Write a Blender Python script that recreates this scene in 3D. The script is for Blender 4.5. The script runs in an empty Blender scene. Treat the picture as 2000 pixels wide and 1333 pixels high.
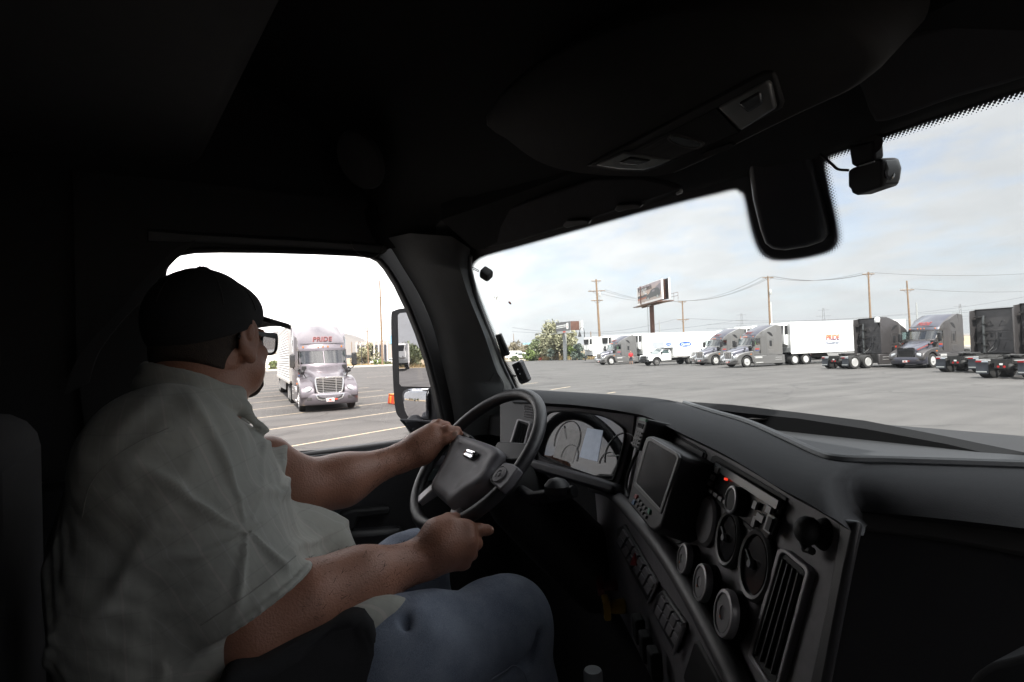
import bpy, bmesh, math, random
import numpy as np
from mathutils import Vector, Matrix
sc = bpy.context.scene
COL = sc.collection
random.seed(7)
# ---------------------------------------------------------------- camera
CAM = np.array([0.78, 0.0, 2.3]); FPX = 1111.0
_yaw, _pitch, _roll = math.radians(58.2), math.atan(20/1111), math.atan(.037)
_d = np.array([-math.sin(_yaw)*math.cos(_pitch), math.cos(_yaw)*math.cos(_pitch), math.sin(_pitch)])
_r0 = np.array([math.cos(_yaw), math.sin(_yaw), 0.0]); _u0 = np.cross(_r0, _d)
_R = math.cos(_roll)*_r0 - math.sin(_roll)*_u0; _U = math.sin(_roll)*_r0 + math.cos(_roll)*_u0
cam_data = bpy.data.cameras.new("camera"); cam = bpy.data.objects.new("camera", cam_data); COL.objects.link(cam)
cam_data.sensor_width = 36.0; cam_data.lens = 36.0*FPX/2000.0; cam_data.clip_start = 0.02; cam_data.clip_end = 20000
cam.matrix_world = Matrix(((_R[0], _U[0], -_d[0], CAM[0]), (_R[1], _U[1], -_d[1], CAM[1]), (_R[2], _U[2], -_d[2], CAM[2]), (0, 0, 0, 1)))
sc.camera = cam
# ---------------------------------------------------------------- light
SUN_DIR = Vector((0.50, -0.24, 0.83)).normalized()
sun_data = bpy.data.lights.new("sun", 'SUN'); sun = bpy.data.objects.new("sun", sun_data); COL.objects.link(sun)
sun_data.energy = 2.9; sun_data.angle = math.radians(1.2); sun_data.color = (1.0, .95, .88)
sun.rotation_euler = (-SUN_DIR).to_track_quat('-Z', 'Y').to_euler(); sun.location = (20, -10, 40)
world = bpy.data.worlds.new("World"); sc.world = world; world.use_nodes = True
def build_world():
    nt = world.node_tree; N = nt.nodes; L = nt.links; N.clear()
    out = N.new('ShaderNodeOutputWorld'); mix = N.new('ShaderNodeMixShader'); L.new(mix.outputs[0], out.inputs[0])
    sky = N.new('ShaderNodeTexSky'); sky.sky_type = 'NISHITA'; sky.sun_disc = False
    sky.sun_elevation = math.asin(SUN_DIR.z); sky.sun_rotation = math.atan2(SUN_DIR.x, SUN_DIR.y)
    sky.air_density = 1.0; sky.dust_density = 2.2; sky.ozone_density = 1.0; sky.altitude = 1300
    b1 = N.new('ShaderNodeBackground'); b1.inputs[1].default_value = 0.062; L.new(sky.outputs[0], b1.inputs[0])
    b2 = N.new('ShaderNodeBackground'); b2.inputs[0].default_value = (1.0, .985, .96, 1); b2.inputs[1].default_value = 0.50
    L.new(b1.outputs[0], mix.inputs[1]); L.new(b2.outputs[0], mix.inputs[2])
    tc = N.new('ShaderNodeTexCoord'); sep = N.new('ShaderNodeSeparateXYZ'); L.new(tc.outputs['Generated'], sep.inputs[0])
    den = N.new('ShaderNodeMath'); den.operation = 'ADD'; L.new(sep.outputs[2], den.inputs[0]); den.inputs[1].default_value = 0.22
    dmx = N.new('ShaderNodeMath'); dmx.operation = 'MAXIMUM'; L.new(den.outputs[0], dmx.inputs[0]); dmx.inputs[1].default_value = 0.05
    cx = N.new('ShaderNodeMath'); cx.operation = 'DIVIDE'; L.new(sep.outputs[0], cx.inputs[0]); L.new(dmx.outputs[0], cx.inputs[1])
    cy = N.new('ShaderNodeMath'); cy.operation = 'DIVIDE'; L.new(sep.outputs[1], cy.inputs[0]); L.new(dmx.outputs[0], cy.inputs[1])
    com = N.new('ShaderNodeCombineXYZ'); L.new(cx.outputs[0], com.inputs[0]); L.new(cy.outputs[0], com.inputs[1])
    mp = N.new('ShaderNodeMapping'); mp.inputs['Rotation'].default_value = (0, 0, math.radians(-34)); mp.inputs['Scale'].default_value = (1.0, 1.35, 1); L.new(com.outputs[0], mp.inputs[0])
    n1 = N.new('ShaderNodeTexNoise'); n1.inputs['Scale'].default_value = 2.3; n1.inputs['Detail'].default_value = 10; n1.inputs['Roughness'].default_value = .58; n1.inputs['Distortion'].default_value = .1
    L.new(mp.outputs[0], n1.inputs['Vector'])
    r1 = N.new('ShaderNodeValToRGB'); r1.color_ramp.elements[0].position = .37; r1.color_ramp.elements[1].position = .55; L.new(n1.outputs[0], r1.inputs[0])
    # thin veil that thickens towards the horizon, as hazy summer air does
    hz = N.new('ShaderNodeMapRange'); L.new(sep.outputs[2], hz.inputs[0]); hz.inputs[1].default_value = 0.0; hz.inputs[2].default_value = .42; hz.inputs[3].default_value = .85; hz.inputs[4].default_value = .22
    om = N.new('ShaderNodeMath'); om.operation = 'SUBTRACT'; om.inputs[0].default_value = 1; L.new(hz.outputs[0], om.inputs[1])
    oc = N.new('ShaderNodeMath'); oc.operation = 'MULTIPLY'; L.new(r1.outputs[0], oc.inputs[0]); oc.inputs[1].default_value = .86
    oc2 = N.new('ShaderNodeMath'); oc2.operation = 'SUBTRACT'; oc2.inputs[0].default_value = 1; L.new(oc.outputs[0], oc2.inputs[1])
    mm = N.new('ShaderNodeMath'); mm.operation = 'MULTIPLY'; L.new(om.outputs[0], mm.inputs[0]); L.new(oc2.outputs[0], mm.inputs[1])
    fin = N.new('ShaderNodeMath'); fin.operation = 'SUBTRACT'; fin.inputs[0].default_value = 1; L.new(mm.outputs[0], fin.inputs[1])
    L.new(fin.outputs[0], mix.inputs[0])
    # cloud brightness: a second noise gives grey bellies; western sky, and the east out of view, raised to light the cab
    n2 = N.new('ShaderNodeTexNoise'); n2.inputs['Scale'].default_value = 3.1; n2.inputs['Detail'].default_value = 5; L.new(mp.outputs[0], n2.inputs['Vector'])
    mr = N.new('ShaderNodeMapRange'); L.new(n2.outputs[0], mr.inputs[0]); mr.inputs[1].default_value = .3; mr.inputs[2].default_value = .7; mr.inputs[3].default_value = .88; mr.inputs[4].default_value = 1.06
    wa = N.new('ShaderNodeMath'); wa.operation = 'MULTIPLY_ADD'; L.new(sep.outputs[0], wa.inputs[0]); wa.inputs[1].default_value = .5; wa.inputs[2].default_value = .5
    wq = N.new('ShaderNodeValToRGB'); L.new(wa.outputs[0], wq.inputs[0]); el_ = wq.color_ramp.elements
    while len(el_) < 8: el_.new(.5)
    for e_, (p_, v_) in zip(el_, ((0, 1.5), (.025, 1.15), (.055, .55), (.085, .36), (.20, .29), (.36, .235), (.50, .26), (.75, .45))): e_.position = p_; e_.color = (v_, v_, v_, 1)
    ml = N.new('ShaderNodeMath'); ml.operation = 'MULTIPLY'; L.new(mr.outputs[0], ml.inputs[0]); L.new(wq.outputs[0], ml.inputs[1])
    # extra cloud brightness added above the view, to light the driver's shirt front
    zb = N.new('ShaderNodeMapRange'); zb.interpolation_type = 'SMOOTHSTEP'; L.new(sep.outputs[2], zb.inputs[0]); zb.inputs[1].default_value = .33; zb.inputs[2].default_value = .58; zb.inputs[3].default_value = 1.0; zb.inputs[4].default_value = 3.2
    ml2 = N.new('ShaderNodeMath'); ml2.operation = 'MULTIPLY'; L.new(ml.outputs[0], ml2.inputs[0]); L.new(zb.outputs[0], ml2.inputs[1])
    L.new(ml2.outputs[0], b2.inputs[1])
build_world()
sc.view_settings.view_transform = 'Standard'; sc.view_settings.look = 'None'; sc.view_settings.gamma = 1.0
sc.view_settings.exposure = 1.9; sc.view_settings.use_curve_mapping = False
sc.render.engine = 'CYCLES'
cy = sc.cycles; cy.use_denoising = True; cy.max_bounces = 9; cy.diffuse_bounces = 4; cy.glossy_bounces = 4; cy.transparent_max_bounces = 16; cy.transmission_bounces = 6
cy.volume_bounces = 0; cy.caustics_reflective = False; cy.caustics_refractive = False; cy.sample_clamp_indirect = 6.0

# ---------------------------------------------------------------- photograph-plan helpers (turn plan pixels into real points on real planes)
def ray(x, y): return _d + _R*((x-1000.0)/FPX) - _U*((y-666.5)/FPX)
def atD(x, y, D): return CAM + ray(x, y)*D
def onX(x, y, X): v = ray(x, y); return CAM + v*((X-CAM[0])/v[0])
def onY(x, y, Y): v = ray(x, y); return CAM + v*((Y-CAM[1])/v[1])
def onZ(x, y, Z): v = ray(x, y); return CAM + v*((Z-CAM[2])/v[2])
def onP(x, y, pl): v = ray(x, y); p, n = pl; return CAM + v*(np.dot(p-CAM, n)/np.dot(v, n))
def nrm(v): v = np.array(v, float); return v/np.linalg.norm(v)
def ground(x, D): p = CAM + ray(x, 680)*D; return float(p[0]), float(p[1])

# ---------------------------------------------------------------- materials
MATS = {}
def mat(name, col, rough=.5, metal=0.0, spec=.5, nscale=0, namt=.15, bscale=0, bstr=.15, coat=0.0, emis=None, coord='Object', det=4):
    if name in MATS: return MATS[name]
    m = bpy.data.materials.new(name); m.use_nodes = True; nt = m.node_tree; N = nt.nodes; L = nt.links
    b = N['Principled BSDF']; b.inputs['Base Color'].default_value = (*col, 1); b.inputs['Roughness'].default_value = rough; b.inputs['Metallic'].default_value = metal
    b.inputs['Specular IOR Level'].default_value = spec
    if coat: b.inputs['Coat Weight'].default_value = coat; b.inputs['Coat Roughness'].default_value = .05
    if emis: b.inputs['Emission Color'].default_value = (*emis[:3], 1); b.inputs['Emission Strength'].default_value = emis[3]
    tc = N.new('ShaderNodeTexCoord')
    if nscale:
        n = N.new('ShaderNodeTexNoise'); n.inputs['Scale'].default_value = nscale; n.inputs['Detail'].default_value = det; L.new(tc.outputs[coord], n.inputs['Vector'])
        mr = N.new('ShaderNodeMapRange'); L.new(n.outputs[0], mr.inputs[0]); mr.inputs[1].default_value = .25; mr.inputs[2].default_value = .75; mr.inputs[3].default_value = 1-namt; mr.inputs[4].default_value = 1+namt
        mx = N.new('ShaderNodeMix'); mx.data_type = 'RGBA'; mx.blend_type = 'MULTIPLY'; mx.inputs[0].default_value = 1; mx.inputs[6].default_value = (*col, 1)
        L.new(mr.outputs[0], mx.inputs[7]); L.new(mx.outputs[2], b.inputs['Base Color'])
    if bscale:
        n = N.new('ShaderNodeTexNoise'); n.inputs['Scale'].default_value = bscale; n.inputs['Detail'].default_value = 2; L.new(tc.outputs[coord], n.inputs['Vector'])
        bp = N.new('ShaderNodeBump'); bp.inputs['Strength'].default_value = bstr; bp.inputs['Distance'].default_value = .01; L.new(n.outputs[0], bp.inputs['Height']); L.new(bp.outputs[0], b.inputs['Normal'])
    MATS[name] = m; return m
def glass(name, tint, refl=.08, rough=0.0):
    if name in MATS: return MATS[name]
    m = bpy.data.materials.new(name); m.use_nodes = True; nt = m.node_tree; N = nt.nodes; L = nt.links; N.clear()
    o = N.new('ShaderNodeOutputMaterial'); mx = N.new('ShaderNodeMixShader'); t = N.new('ShaderNodeBsdfTransparent'); g = N.new('ShaderNodeBsdfGlossy')
    t.inputs[0].default_value = (*tint, 1); g.inputs['Roughness'].default_value = rough
    # reflectance of a thin pane, the same from either side
    ge = N.new('ShaderNodeNewGeometry'); dp = N.new('ShaderNodeVectorMath'); dp.operation = 'DOT_PRODUCT'; L.new(ge.outputs['Incoming'], dp.inputs[0]); L.new(ge.outputs['Normal'], dp.inputs[1])
    ab = N.new('ShaderNodeMath'); ab.operation = 'ABSOLUTE'; L.new(dp.outputs['Value'], ab.inputs[0]); om = N.new('ShaderNodeMath'); om.operation = 'SUBTRACT'; om.inputs[0].default_value = 1; L.new(ab.outputs[0], om.inputs[1])
    pw = N.new('ShaderNodeMath'); pw.operation = 'POWER'; L.new(om.outputs[0], pw.inputs[0]); pw.inputs[1].default_value = 5
    ma = N.new('ShaderNodeMath'); ma.operation = 'MULTIPLY_ADD'; L.new(pw.outputs[0], ma.inputs[0]); ma.inputs[1].default_value = 1-refl; ma.inputs[2].default_value = refl
    L.new(ma.outputs[0], mx.inputs[0]); L.new(t.outputs[0], mx.inputs[1]); L.new(g.outputs[0], mx.inputs[2]); L.new(mx.outputs[0], o.inputs[0])
    MATS[name] = m; return m

# ---------------------------------------------------------------- mesh helpers
def link(o, parent=None):
    COL.objects.link(o)
    if parent is not None: o.parent = parent
    return o
def tag(o, label=None, cat=None, group=None, kind=None):
    if label: o['label'] = label
    if cat: o['category'] = cat
    if group: o['group'] = group
    if kind: o['kind'] = kind
    return o
def empty(name, loc=(0, 0, 0), rz=0.0, label=None, cat=None, group=None):
    o = bpy.data.objects.new(name, None); COL.objects.link(o); o.location = loc; o.rotation_euler = (0, 0, rz); o.empty_display_size = .2
    return tag(o, label, cat, group)
def copy_tree(o, parent=None):
    c = o.copy(); COL.objects.link(c)
    if parent is not None: c.parent = parent
    for ch in list(o.children): copy_tree(ch, c)
    return c
class MB:
    def __init__(s): s.v = []; s.f = []
    def add(s, vs, fs, M=None):
        n = len(s.v)
        for p in vs:
            p = Vector(tuple(float(q) for q in p)); s.v.append(tuple(M @ p) if M is not None else tuple(p))
        s.f += [tuple(i+n for i in f) for f in fs]; return s
    def box(s, x0, x1, y0, y1, z0, z1, M=None):
        return s.add([(x0,y0,z0),(x1,y0,z0),(x1,y1,z0),(x0,y1,z0),(x0,y0,z1),(x1,y0,z1),(x1,y1,z1),(x0,y1,z1)],
                     [(0,3,2,1),(4,5,6,7),(0,1,5,4),(1,2,6,5),(2,3,7,6),(3,0,4,7)], M)
    def prism(s, A, B, M=None):          # two congruent 3-D outlines
        n = len(A)
        return s.add(list(A)+list(B), [tuple(range(n))[::-1], tuple(range(n, 2*n))]+[(i, (i+1) % n, n+(i+1) % n, n+i) for i in range(n)], M)
    def ring(s, O, I, O2, I2):           # frame: outer/inner outlines front and back
        n = len(O); f = []
        for i in range(n):
            j = (i+1) % n
            f += [(i, j, n+j, n+i), (2*n+j, 2*n+i, 3*n+i, 3*n+j), (j, i, 2*n+i, 2*n+j), (n+i, n+j, 3*n+j, 3*n+i)]
        return s.add(list(O)+list(I)+list(O2)+list(I2), f)
    def loft(s, rings, close=True, cap=True, M=None):
        n = len(rings[0]); f = []
        for a in range(len(rings)-1):
            for i in range(n if close else n-1):
                j = (i+1) % n; f.append((a*n+i, a*n+j, (a+1)*n+j, (a+1)*n+i))
        if cap and close: f += [tuple(range(n))[::-1], tuple((len(rings)-1)*n+i for i in range(n))]
        return s.add([p for r in rings for p in r], f, M)
    def tube(s, pts, r, n=8, M=None, closed=False):
        P = [np.array(p, float) for p in pts]; rs = r if isinstance(r, (list, tuple)) else [r]*len(P); rings = []
        up = None
        for i, p in enumerate(P):
            if closed: t = P[(i+1) % len(P)]-P[i-1]
            else: t = P[min(i+1, len(P)-1)]-P[max(i-1, 0)]
            t = nrm(t)
            if up is None: up = np.array([0, 0, 1.0]) if abs(t[2]) < .9 else np.array([1.0, 0, 0])
            a = np.cross(t, up); a /= np.linalg.norm(a)+1e-12; b = np.cross(a, t); up = b
            rings.append([p+rs[i]*(math.cos(q)*a+math.sin(q)*b) for q in [2*math.pi*k/n for k in range(n)]])
        if closed: rings.append(rings[0]); return s.loft(rings, cap=False, M=M)
        return s.loft(rings, M=M)
    def lathe(s, prof, n=20, M=None):    # profile (r,h) round local z
        return s.loft([[(r*math.cos(2*math.pi*k/n), r*math.sin(2*math.pi*k/n), h) for k in range(n)] for r, h in prof], M=M)
    def ball(s, c, r, n=12, M=None):
        r = r if isinstance(r, (tuple, list)) else (r, r, r)
        return s.loft([[(c[0]+r[0]*math.sin(t)*math.cos(2*math.pi*k/n), c[1]+r[1]*math.sin(t)*math.sin(2*math.pi*k/n), c[2]+r[2]*math.cos(t)) for k in range(n)] for t in [math.pi*(.02+.96*i/(n//2)) for i in range(n//2+1)]], M=M)
    def build(s, name, m, parent=None, smooth=True, bevel=0, angle=38, seg=2):
        me = bpy.data.meshes.new(name); me.from_pydata(s.v, [], s.f); me.update()
        bm = bmesh.new(); bm.from_mesh(me); bmesh.ops.recalc_face_normals(bm, faces=bm.faces); bm.to_mesh(me); bm.free()
        if smooth:
            for p in me.polygons: p.use_smooth = True
            me.set_sharp_from_angle(angle=math.radians(angle))
        me.materials.append(m)
        o = bpy.data.objects.new(name, me); link(o, parent)
        if bevel:
            b = o.modifiers.new('bevel', 'BEVEL'); b.width = bevel; b.segments = seg; b.limit_method = 'ANGLE'; b.angle_limit = math.radians(40); b.harden_normals = False
        return o
def frame_M(p, x, z):                    # matrix with local x along x, local z along z
    z = nrm(z); x = np.array(x, float); x = nrm(x-z*np.dot(x, z)); y = np.cross(z, x)
    return Matrix(((x[0], y[0], z[0], p[0]), (x[1], y[1], z[1], p[1]), (x[2], y[2], z[2], p[2]), (0, 0, 0, 1)))
def text_mb(txt, size, shear=0.0, extrude=.004, bold=0.0, align='CENTER', mb=None, fn=None, spacing=1.0, sx=1.0):
    cu = bpy.data.curves.new('lettering', 'FONT'); cu.body = txt; cu.size = size; cu.shear = shear; cu.extrude = extrude; cu.align_x = align; cu.align_y = 'CENTER'; cu.offset = bold; cu.space_character = spacing; cu.resolution_u = 3
    o = bpy.data.objects.new('lettering', cu); COL.objects.link(o); bpy.context.view_layer.update()
    dg = bpy.context.evaluated_depsgraph_get(); me = bpy.data.meshes.new_from_object(o.evaluated_get(dg))
    mb = mb or MB(); vs = [v.co.copy() for v in me.vertices]
    for v in vs: v.x *= sx
    if fn: vs = [fn(v) for v in vs]
    mb.add(vs, [tuple(p.vertices) for p in me.polygons])
    bpy.data.objects.remove(o); bpy.data.curves.remove(cu); bpy.data.meshes.remove(me)
    return mb
def smooth_curve(pts, n):                # Catmull-Rom resample
    P = [np.array(p, float) for p in pts]; P = [2*P[0]-P[1]]+P+[2*P[-1]-P[-2]]; out = []
    m = len(P)-3
    for i in range(n):
        t = i/(n-1)*m; k = min(int(t), m-1); u = t-k; a, b, c, d = P[k:k+4]
        out.append(.5*((2*b)+(-a+c)*u+(2*a-5*b+4*c-d)*u*u+(-a+3*b-3*c+d)*u**3))
    return out
def smooth_closed(pts, n):
    P = [np.array(p, float) for p in pts]; m = len(P); out = []
    for i in range(n):
        t = i/n*m; k = int(t); u = t-k; a, b, c, d = (P[(k+q-1) % m] for q in range(4))
        out.append(.5*((2*b)+(-a+c)*u+(2*a-5*b+4*c-d)*u*u+(-a+3*b-3*c+d)*u**3))
    return out
# ---------------------------------------------------------------- implicit surfaces for organic shapes
class Field:
    def __init__(s, lo, hi, h):
        s.lo = np.array(lo, float); s.h = h; s.n = np.ceil((np.array(hi)-s.lo)/h).astype(int)+1; s.F = np.full(s.n, 1.0, np.float32)
    def _sub(s, lo, hi):
        a = np.clip(np.floor((np.array(lo)-s.lo)/s.h).astype(int), 0, s.n); b = np.clip(np.ceil((np.array(hi)-s.lo)/s.h).astype(int)+1, 0, s.n)
        if np.any(b <= a): return None
        g = [(s.lo[i]+s.h*np.arange(a[i], b[i])).astype(np.float32) for i in range(3)]
        return (slice(a[0], b[0]), slice(a[1], b[1]), slice(a[2], b[2])), g[0][:, None, None], g[1][None, :, None], g[2][None, None, :]
    def mix(s, sl, d, k, sub=False):
        f = s.F[sl]
        if sub: d = -d; hh = np.maximum(k-np.abs(f-d), 0)/k; s.F[sl] = np.maximum(f, d)+hh*hh*k*.25
        else: hh = np.maximum(k-np.abs(f-d), 0)/k; s.F[sl] = np.minimum(f, d)-hh*hh*k*.25
    def cap(s, a, b, ra, rb, k=.01, sub=False, clip=None):
        a = np.array(a, float); b = np.array(b, float); pad = k+3*s.h; r = max(ra, rb)+pad
        q = s._sub(np.minimum(a, b)-r, np.maximum(a, b)+r)
        if q is None: return
        sl, X, Y, Z = q; ab = b-a; L2 = max(float(ab@ab), 1e-9)
        t = np.clip(((X-a[0])*ab[0]+(Y-a[1])*ab[1]+(Z-a[2])*ab[2])/L2, 0, 1)
        d = np.sqrt((X-a[0]-t*ab[0])**2+(Y-a[1]-t*ab[1])**2+(Z-a[2]-t*ab[2])**2)-(ra+(rb-ra)*t)
        if clip is not None:
            for p, n in clip: d = np.maximum(d, (X-p[0])*n[0]+(Y-p[1])*n[1]+(Z-p[2])*n[2])
        s.mix(sl, d, k, sub)
    def ell(s, c, r, k=.01, M=None, sub=False, clip=None):
        c = np.array(c, float); pad = k+3*s.h; R = max(r)+pad; q = s._sub(c-R, c+R)
        if q is None: return
        sl, X, Y, Z = q; x, y, z = X-c[0], Y-c[1], Z-c[2]
        if M is None: u, v, w = x, y, z
        else: u, v, w = (M[i][0]*x+M[i][1]*y+M[i][2]*z for i in range(3))
        k0 = np.sqrt((u/r[0])**2+(v/r[1])**2+(w/r[2])**2); k1 = np.sqrt((u/r[0]**2)**2+(v/r[1]**2)**2+(w/r[2]**2)**2)+1e-9
        d = np.where(k0 < .15, -min(r)*.8, k0*(k0-1)/k1)
        if clip is not None:
            for p, n in clip: d = np.maximum(d, (X-p[0])*n[0]+(Y-p[1])*n[1]+(Z-p[2])*n[2])
        s.mix(sl, d, k, sub)
    def mesh(s):
        F = s.F; ins = F < 0; nx, ny, nz = F.shape
        cnt = sum(ins[i:nx-1+i, j:ny-1+j, k:nz-1+k].astype(np.int8) for i in (0, 1) for j in (0, 1) for k in (0, 1))
        act = np.argwhere((cnt > 0) & (cnt < 8)); idx = np.full(cnt.shape, -1, np.int32); idx[tuple(act.T)] = np.arange(len(act))
        cor = [(i, j, k) for i in (0, 1) for j in (0, 1) for k in (0, 1)]
        val = np.stack([F[act[:, 0]+c[0], act[:, 1]+c[1], act[:, 2]+c[2]] for c in cor], 1); P = np.zeros((len(act), 3)); W = np.zeros(len(act))
        for a in range(8):
            for b in range(a+1, 8):
                if sum(abs(p-q) for p, q in zip(cor[a], cor[b])) != 1: continue
                m = (val[:, a] < 0) != (val[:, b] < 0); t = np.where(m, val[:, a]/(val[:, a]-val[:, b]+1e-12), 0)[:, None]
                P += np.where(m[:, None], np.array(cor[a])+t*(np.array(cor[b])-np.array(cor[a])), 0); W += m
        V = s.lo+s.h*(act+P/W[:, None]); Q = []
        for ax in range(3):
            o = [0, 0, 0]; o[ax] = 1; A = ins[:nx-o[0], :ny-o[1], :nz-o[2]]; B = ins[o[0]:, o[1]:, o[2]:]
            E = np.argwhere(A != B); b1, b2 = [q for q in range(3) if q != ax]
            E = E[(E[:, b1] > 0) & (E[:, b2] > 0) & np.all(E < np.array(cnt.shape), axis=1)]; fl = A[tuple(E.T)]
            def at(d1, d2):
                G = E.copy(); G[:, b1] -= d1; G[:, b2] -= d2; return idx[tuple(G.T)]
            q = np.stack([at(1, 1), at(0, 1), at(0, 0), at(1, 0)], 1); sw = fl if ax != 1 else ~fl
            q[~sw] = q[~sw][:, ::-1]; Q.append(q[(q >= 0).all(1)])
        return V, np.concatenate(Q)
    def build(s, name, m, parent=None, disp=None, relax=1):
        V, Q = s.mesh()
        for _ in range(relax):           # light Laplacian smoothing
            S = np.zeros_like(V); c = np.zeros(len(V))
            for i in range(4): np.add.at(S, Q[:, i], V[Q[:, (i+1) % 4]]); np.add.at(c, Q[:, i], 1)
            V = .5*V+.5*S/np.maximum(c, 1)[:, None]
        if disp is not None: V = disp(V)
        me = bpy.data.meshes.new(name); me.vertices.add(len(V)); me.vertices.foreach_set('co', V.astype(np.float32).ravel())
        me.loops.add(Q.size); me.loops.foreach_set('vertex_index', Q.astype(np.int32).ravel())
        me.polygons.add(len(Q)); me.polygons.foreach_set('loop_start', np.arange(0, Q.size, 4, dtype=np.int32)); me.polygons.foreach_set('loop_total', np.full(len(Q), 4, np.int32))
        me.update(calc_edges=True); me.validate()
        me.polygons.foreach_set('use_smooth', np.ones(len(Q), bool)); me.materials.append(m)
        return link(bpy.data.objects.new(name, me), parent)

# ---------------------------------------------------------------- exterior materials
asphalt = mat('asphalt', (.070, .066, .063), .85, nscale=.35, namt=.22, bscale=60, bstr=.25, det=8)
def asphalt_detail():
    nt = asphalt.node_tree; N = nt.nodes; L = nt.links; b = N['Principled BSDF']; tc = N.new('ShaderNodeTexCoord')
    src = b.inputs['Base Color'].links[0].from_socket
    mp = N.new('ShaderNodeMapping'); mp.inputs['Rotation'].default_value = (0, 0, math.radians(22)); mp.inputs['Scale'].default_value = (.9, .06, 1); L.new(tc.outputs['Object'], mp.inputs[0])
    n = N.new('ShaderNodeTexNoise'); n.inputs['Scale'].default_value = 1.0; n.inputs['Detail'].default_value = 6; L.new(mp.outputs[0], n.inputs['Vector'])
    r = N.new('ShaderNodeMapRange'); L.new(n.outputs[0], r.inputs[0]); r.inputs[1].default_value = .3; r.inputs[2].default_value = .7; r.inputs[3].default_value = .80; r.inputs[4].default_value = 1.16
    m = N.new('ShaderNodeMix'); m.data_type = 'RGBA'; m.blend_type = 'MULTIPLY'; m.inputs[0].default_value = 1; L.new(src, m.inputs[6]); L.new(r.outputs[0], m.inputs[7])
    # oil stains
    v = N.new('ShaderNodeTexNoise'); v.inputs['Scale'].default_value = .28; v.inputs['Detail'].default_value = 3; L.new(tc.outputs['Object'], v.inputs['Vector'])
    q = N.new('ShaderNodeMapRange'); L.new(v.outputs[0], q.inputs[0]); q.inputs[1].default_value = .62; q.inputs[2].default_value = .72; q.inputs[3].default_value = 1; q.inputs[4].default_value = .62
    g = N.new('ShaderNodeTexNoise'); g.inputs['Scale'].default_value = 90; L.new(tc.outputs['Object'], g.inputs['Vector'])
    gq = N.new('ShaderNodeMapRange'); L.new(g.outputs[0], gq.inputs[0]); gq.inputs[1].default_value = .3; gq.inputs[2].default_value = .7; gq.inputs[3].default_value = .82; gq.inputs[4].default_value = 1.18
    m2 = N.new('ShaderNodeMix'); m2.data_type = 'RGBA'; m2.blend_type = 'MULTIPLY'; m2.inputs[0].default_value = 1; L.new(m.outputs[2], m2.inputs[6]); L.new(q.outputs[0], m2.inputs[7])
    m3 = N.new('ShaderNodeMix'); m3.data_type = 'RGBA'; m3.blend_type = 'MULTIPLY'; m3.inputs[0].default_value = 1; L.new(m2.outputs[2], m3.inputs[6]); L.new(gq.outputs[0], m3.inputs[7])
    # sealed cracks: warped cell borders
    wn = N.new('ShaderNodeTexNoise'); wn.inputs['Scale'].default_value = .5; wn.inputs['Detail'].default_value = 4; L.new(tc.outputs['Object'], wn.inputs['Vector'])
    wm = N.new('ShaderNodeMix'); wm.data_type = 'VECTOR'; wm.inputs[0].default_value = .12; L.new(tc.outputs['Object'], wm.inputs[4]); sc_ = N.new('ShaderNodeVectorMath'); sc_.operation = 'SCALE'; sc_.inputs['Scale'].default_value = 14; L.new(wn.outputs['Color'], sc_.inputs[0]); L.new(sc_.outputs[0], wm.inputs[5])
    vo = N.new('ShaderNodeTexVoronoi'); vo.feature = 'DISTANCE_TO_EDGE'; vo.inputs['Scale'].default_value = .16; L.new(wm.outputs[1], vo.inputs['Vector'])
    vq = N.new('ShaderNodeMapRange'); L.new(vo.outputs['Distance'], vq.inputs[0]); vq.inputs[1].default_value = .004; vq.inputs[2].default_value = .012; vq.inputs[3].default_value = .62; vq.inputs[4].default_value = 1
    m4 = N.new('ShaderNodeMix'); m4.data_type = 'RGBA'; m4.blend_type = 'MULTIPLY'; m4.inputs[0].default_value = .8; L.new(m3.outputs[2], m4.inputs[6]); L.new(vq.outputs[0], m4.inputs[7]); L.new(m4.outputs[2], b.inputs['Base Color'])
asphalt_detail()
line_paint = mat('worn_yellow_paint', (.44, .36, .25), .7, nscale=6, namt=.35, det=6)
concrete = mat('kerb_concrete', (.50, .47, .42), .85, nscale=1.2, namt=.12)
dry_earth = mat('dry_earth', (.30, .235, .15), .95, nscale=.09, namt=.3, det=8)
hill_mat = mat('dry_hillside', (.19, .17, .15), .95, nscale=.004, namt=.25, det=8)
silver = mat('silver_truck_paint', (.20, .195, .19), .32, .50, coat=.6, nscale=3, namt=.03)
silver_violet = mat('mauve_silver_truck_paint', (.165, .148, .165), .32, .50, coat=.6, nscale=3, namt=.03)
darkpaint = mat('charcoal_truck_paint', (.080, .074, .074), .38, .45, coat=.3, nscale=3, namt=.06)
hoodtop = mat('dark_silver_panel_paint', (.075, .075, .095), .28, .45, coat=.6)
whitep = mat('white_paint', (.78, .78, .76), .38, nscale=1.2, namt=.03)
white_side = mat('white_trailer_skin', (.66, .66, .645), .42, nscale=.8, namt=.04)
alu = mat('ribbed_aluminium_skin', (.60, .595, .58), .34, .55, nscale=1.0, namt=.06)
chrome = mat('chrome', (.82, .82, .84), .12, 1.0, nscale=5, namt=.03)
polished = mat('polished_aluminium', (.72, .71, .69), .32, .55, nscale=8, namt=.05)
rubber = mat('tyre_rubber', (.022, .021, .020), .85, nscale=14, namt=.25)
blackp = mat('black_plastic', (.016, .016, .017), .55, nscale=20, namt=.1)
chassis = mat('black_chassis', (.020, .019, .018), .7, nscale=4, namt=.3)
tglass = glass('truck_window_glass', (.42, .50, .50), .16)
amber = mat('amber_lens', (.55, .14, .02), .25, emis=(1, .25, .03, .12))
redlens = mat('red_lens', (.42, .02, .02), .25)
whitelens = mat('white_lens', (.34, .35, .36), .15, .3, coat=.6, nscale=9, namt=.4)
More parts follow.
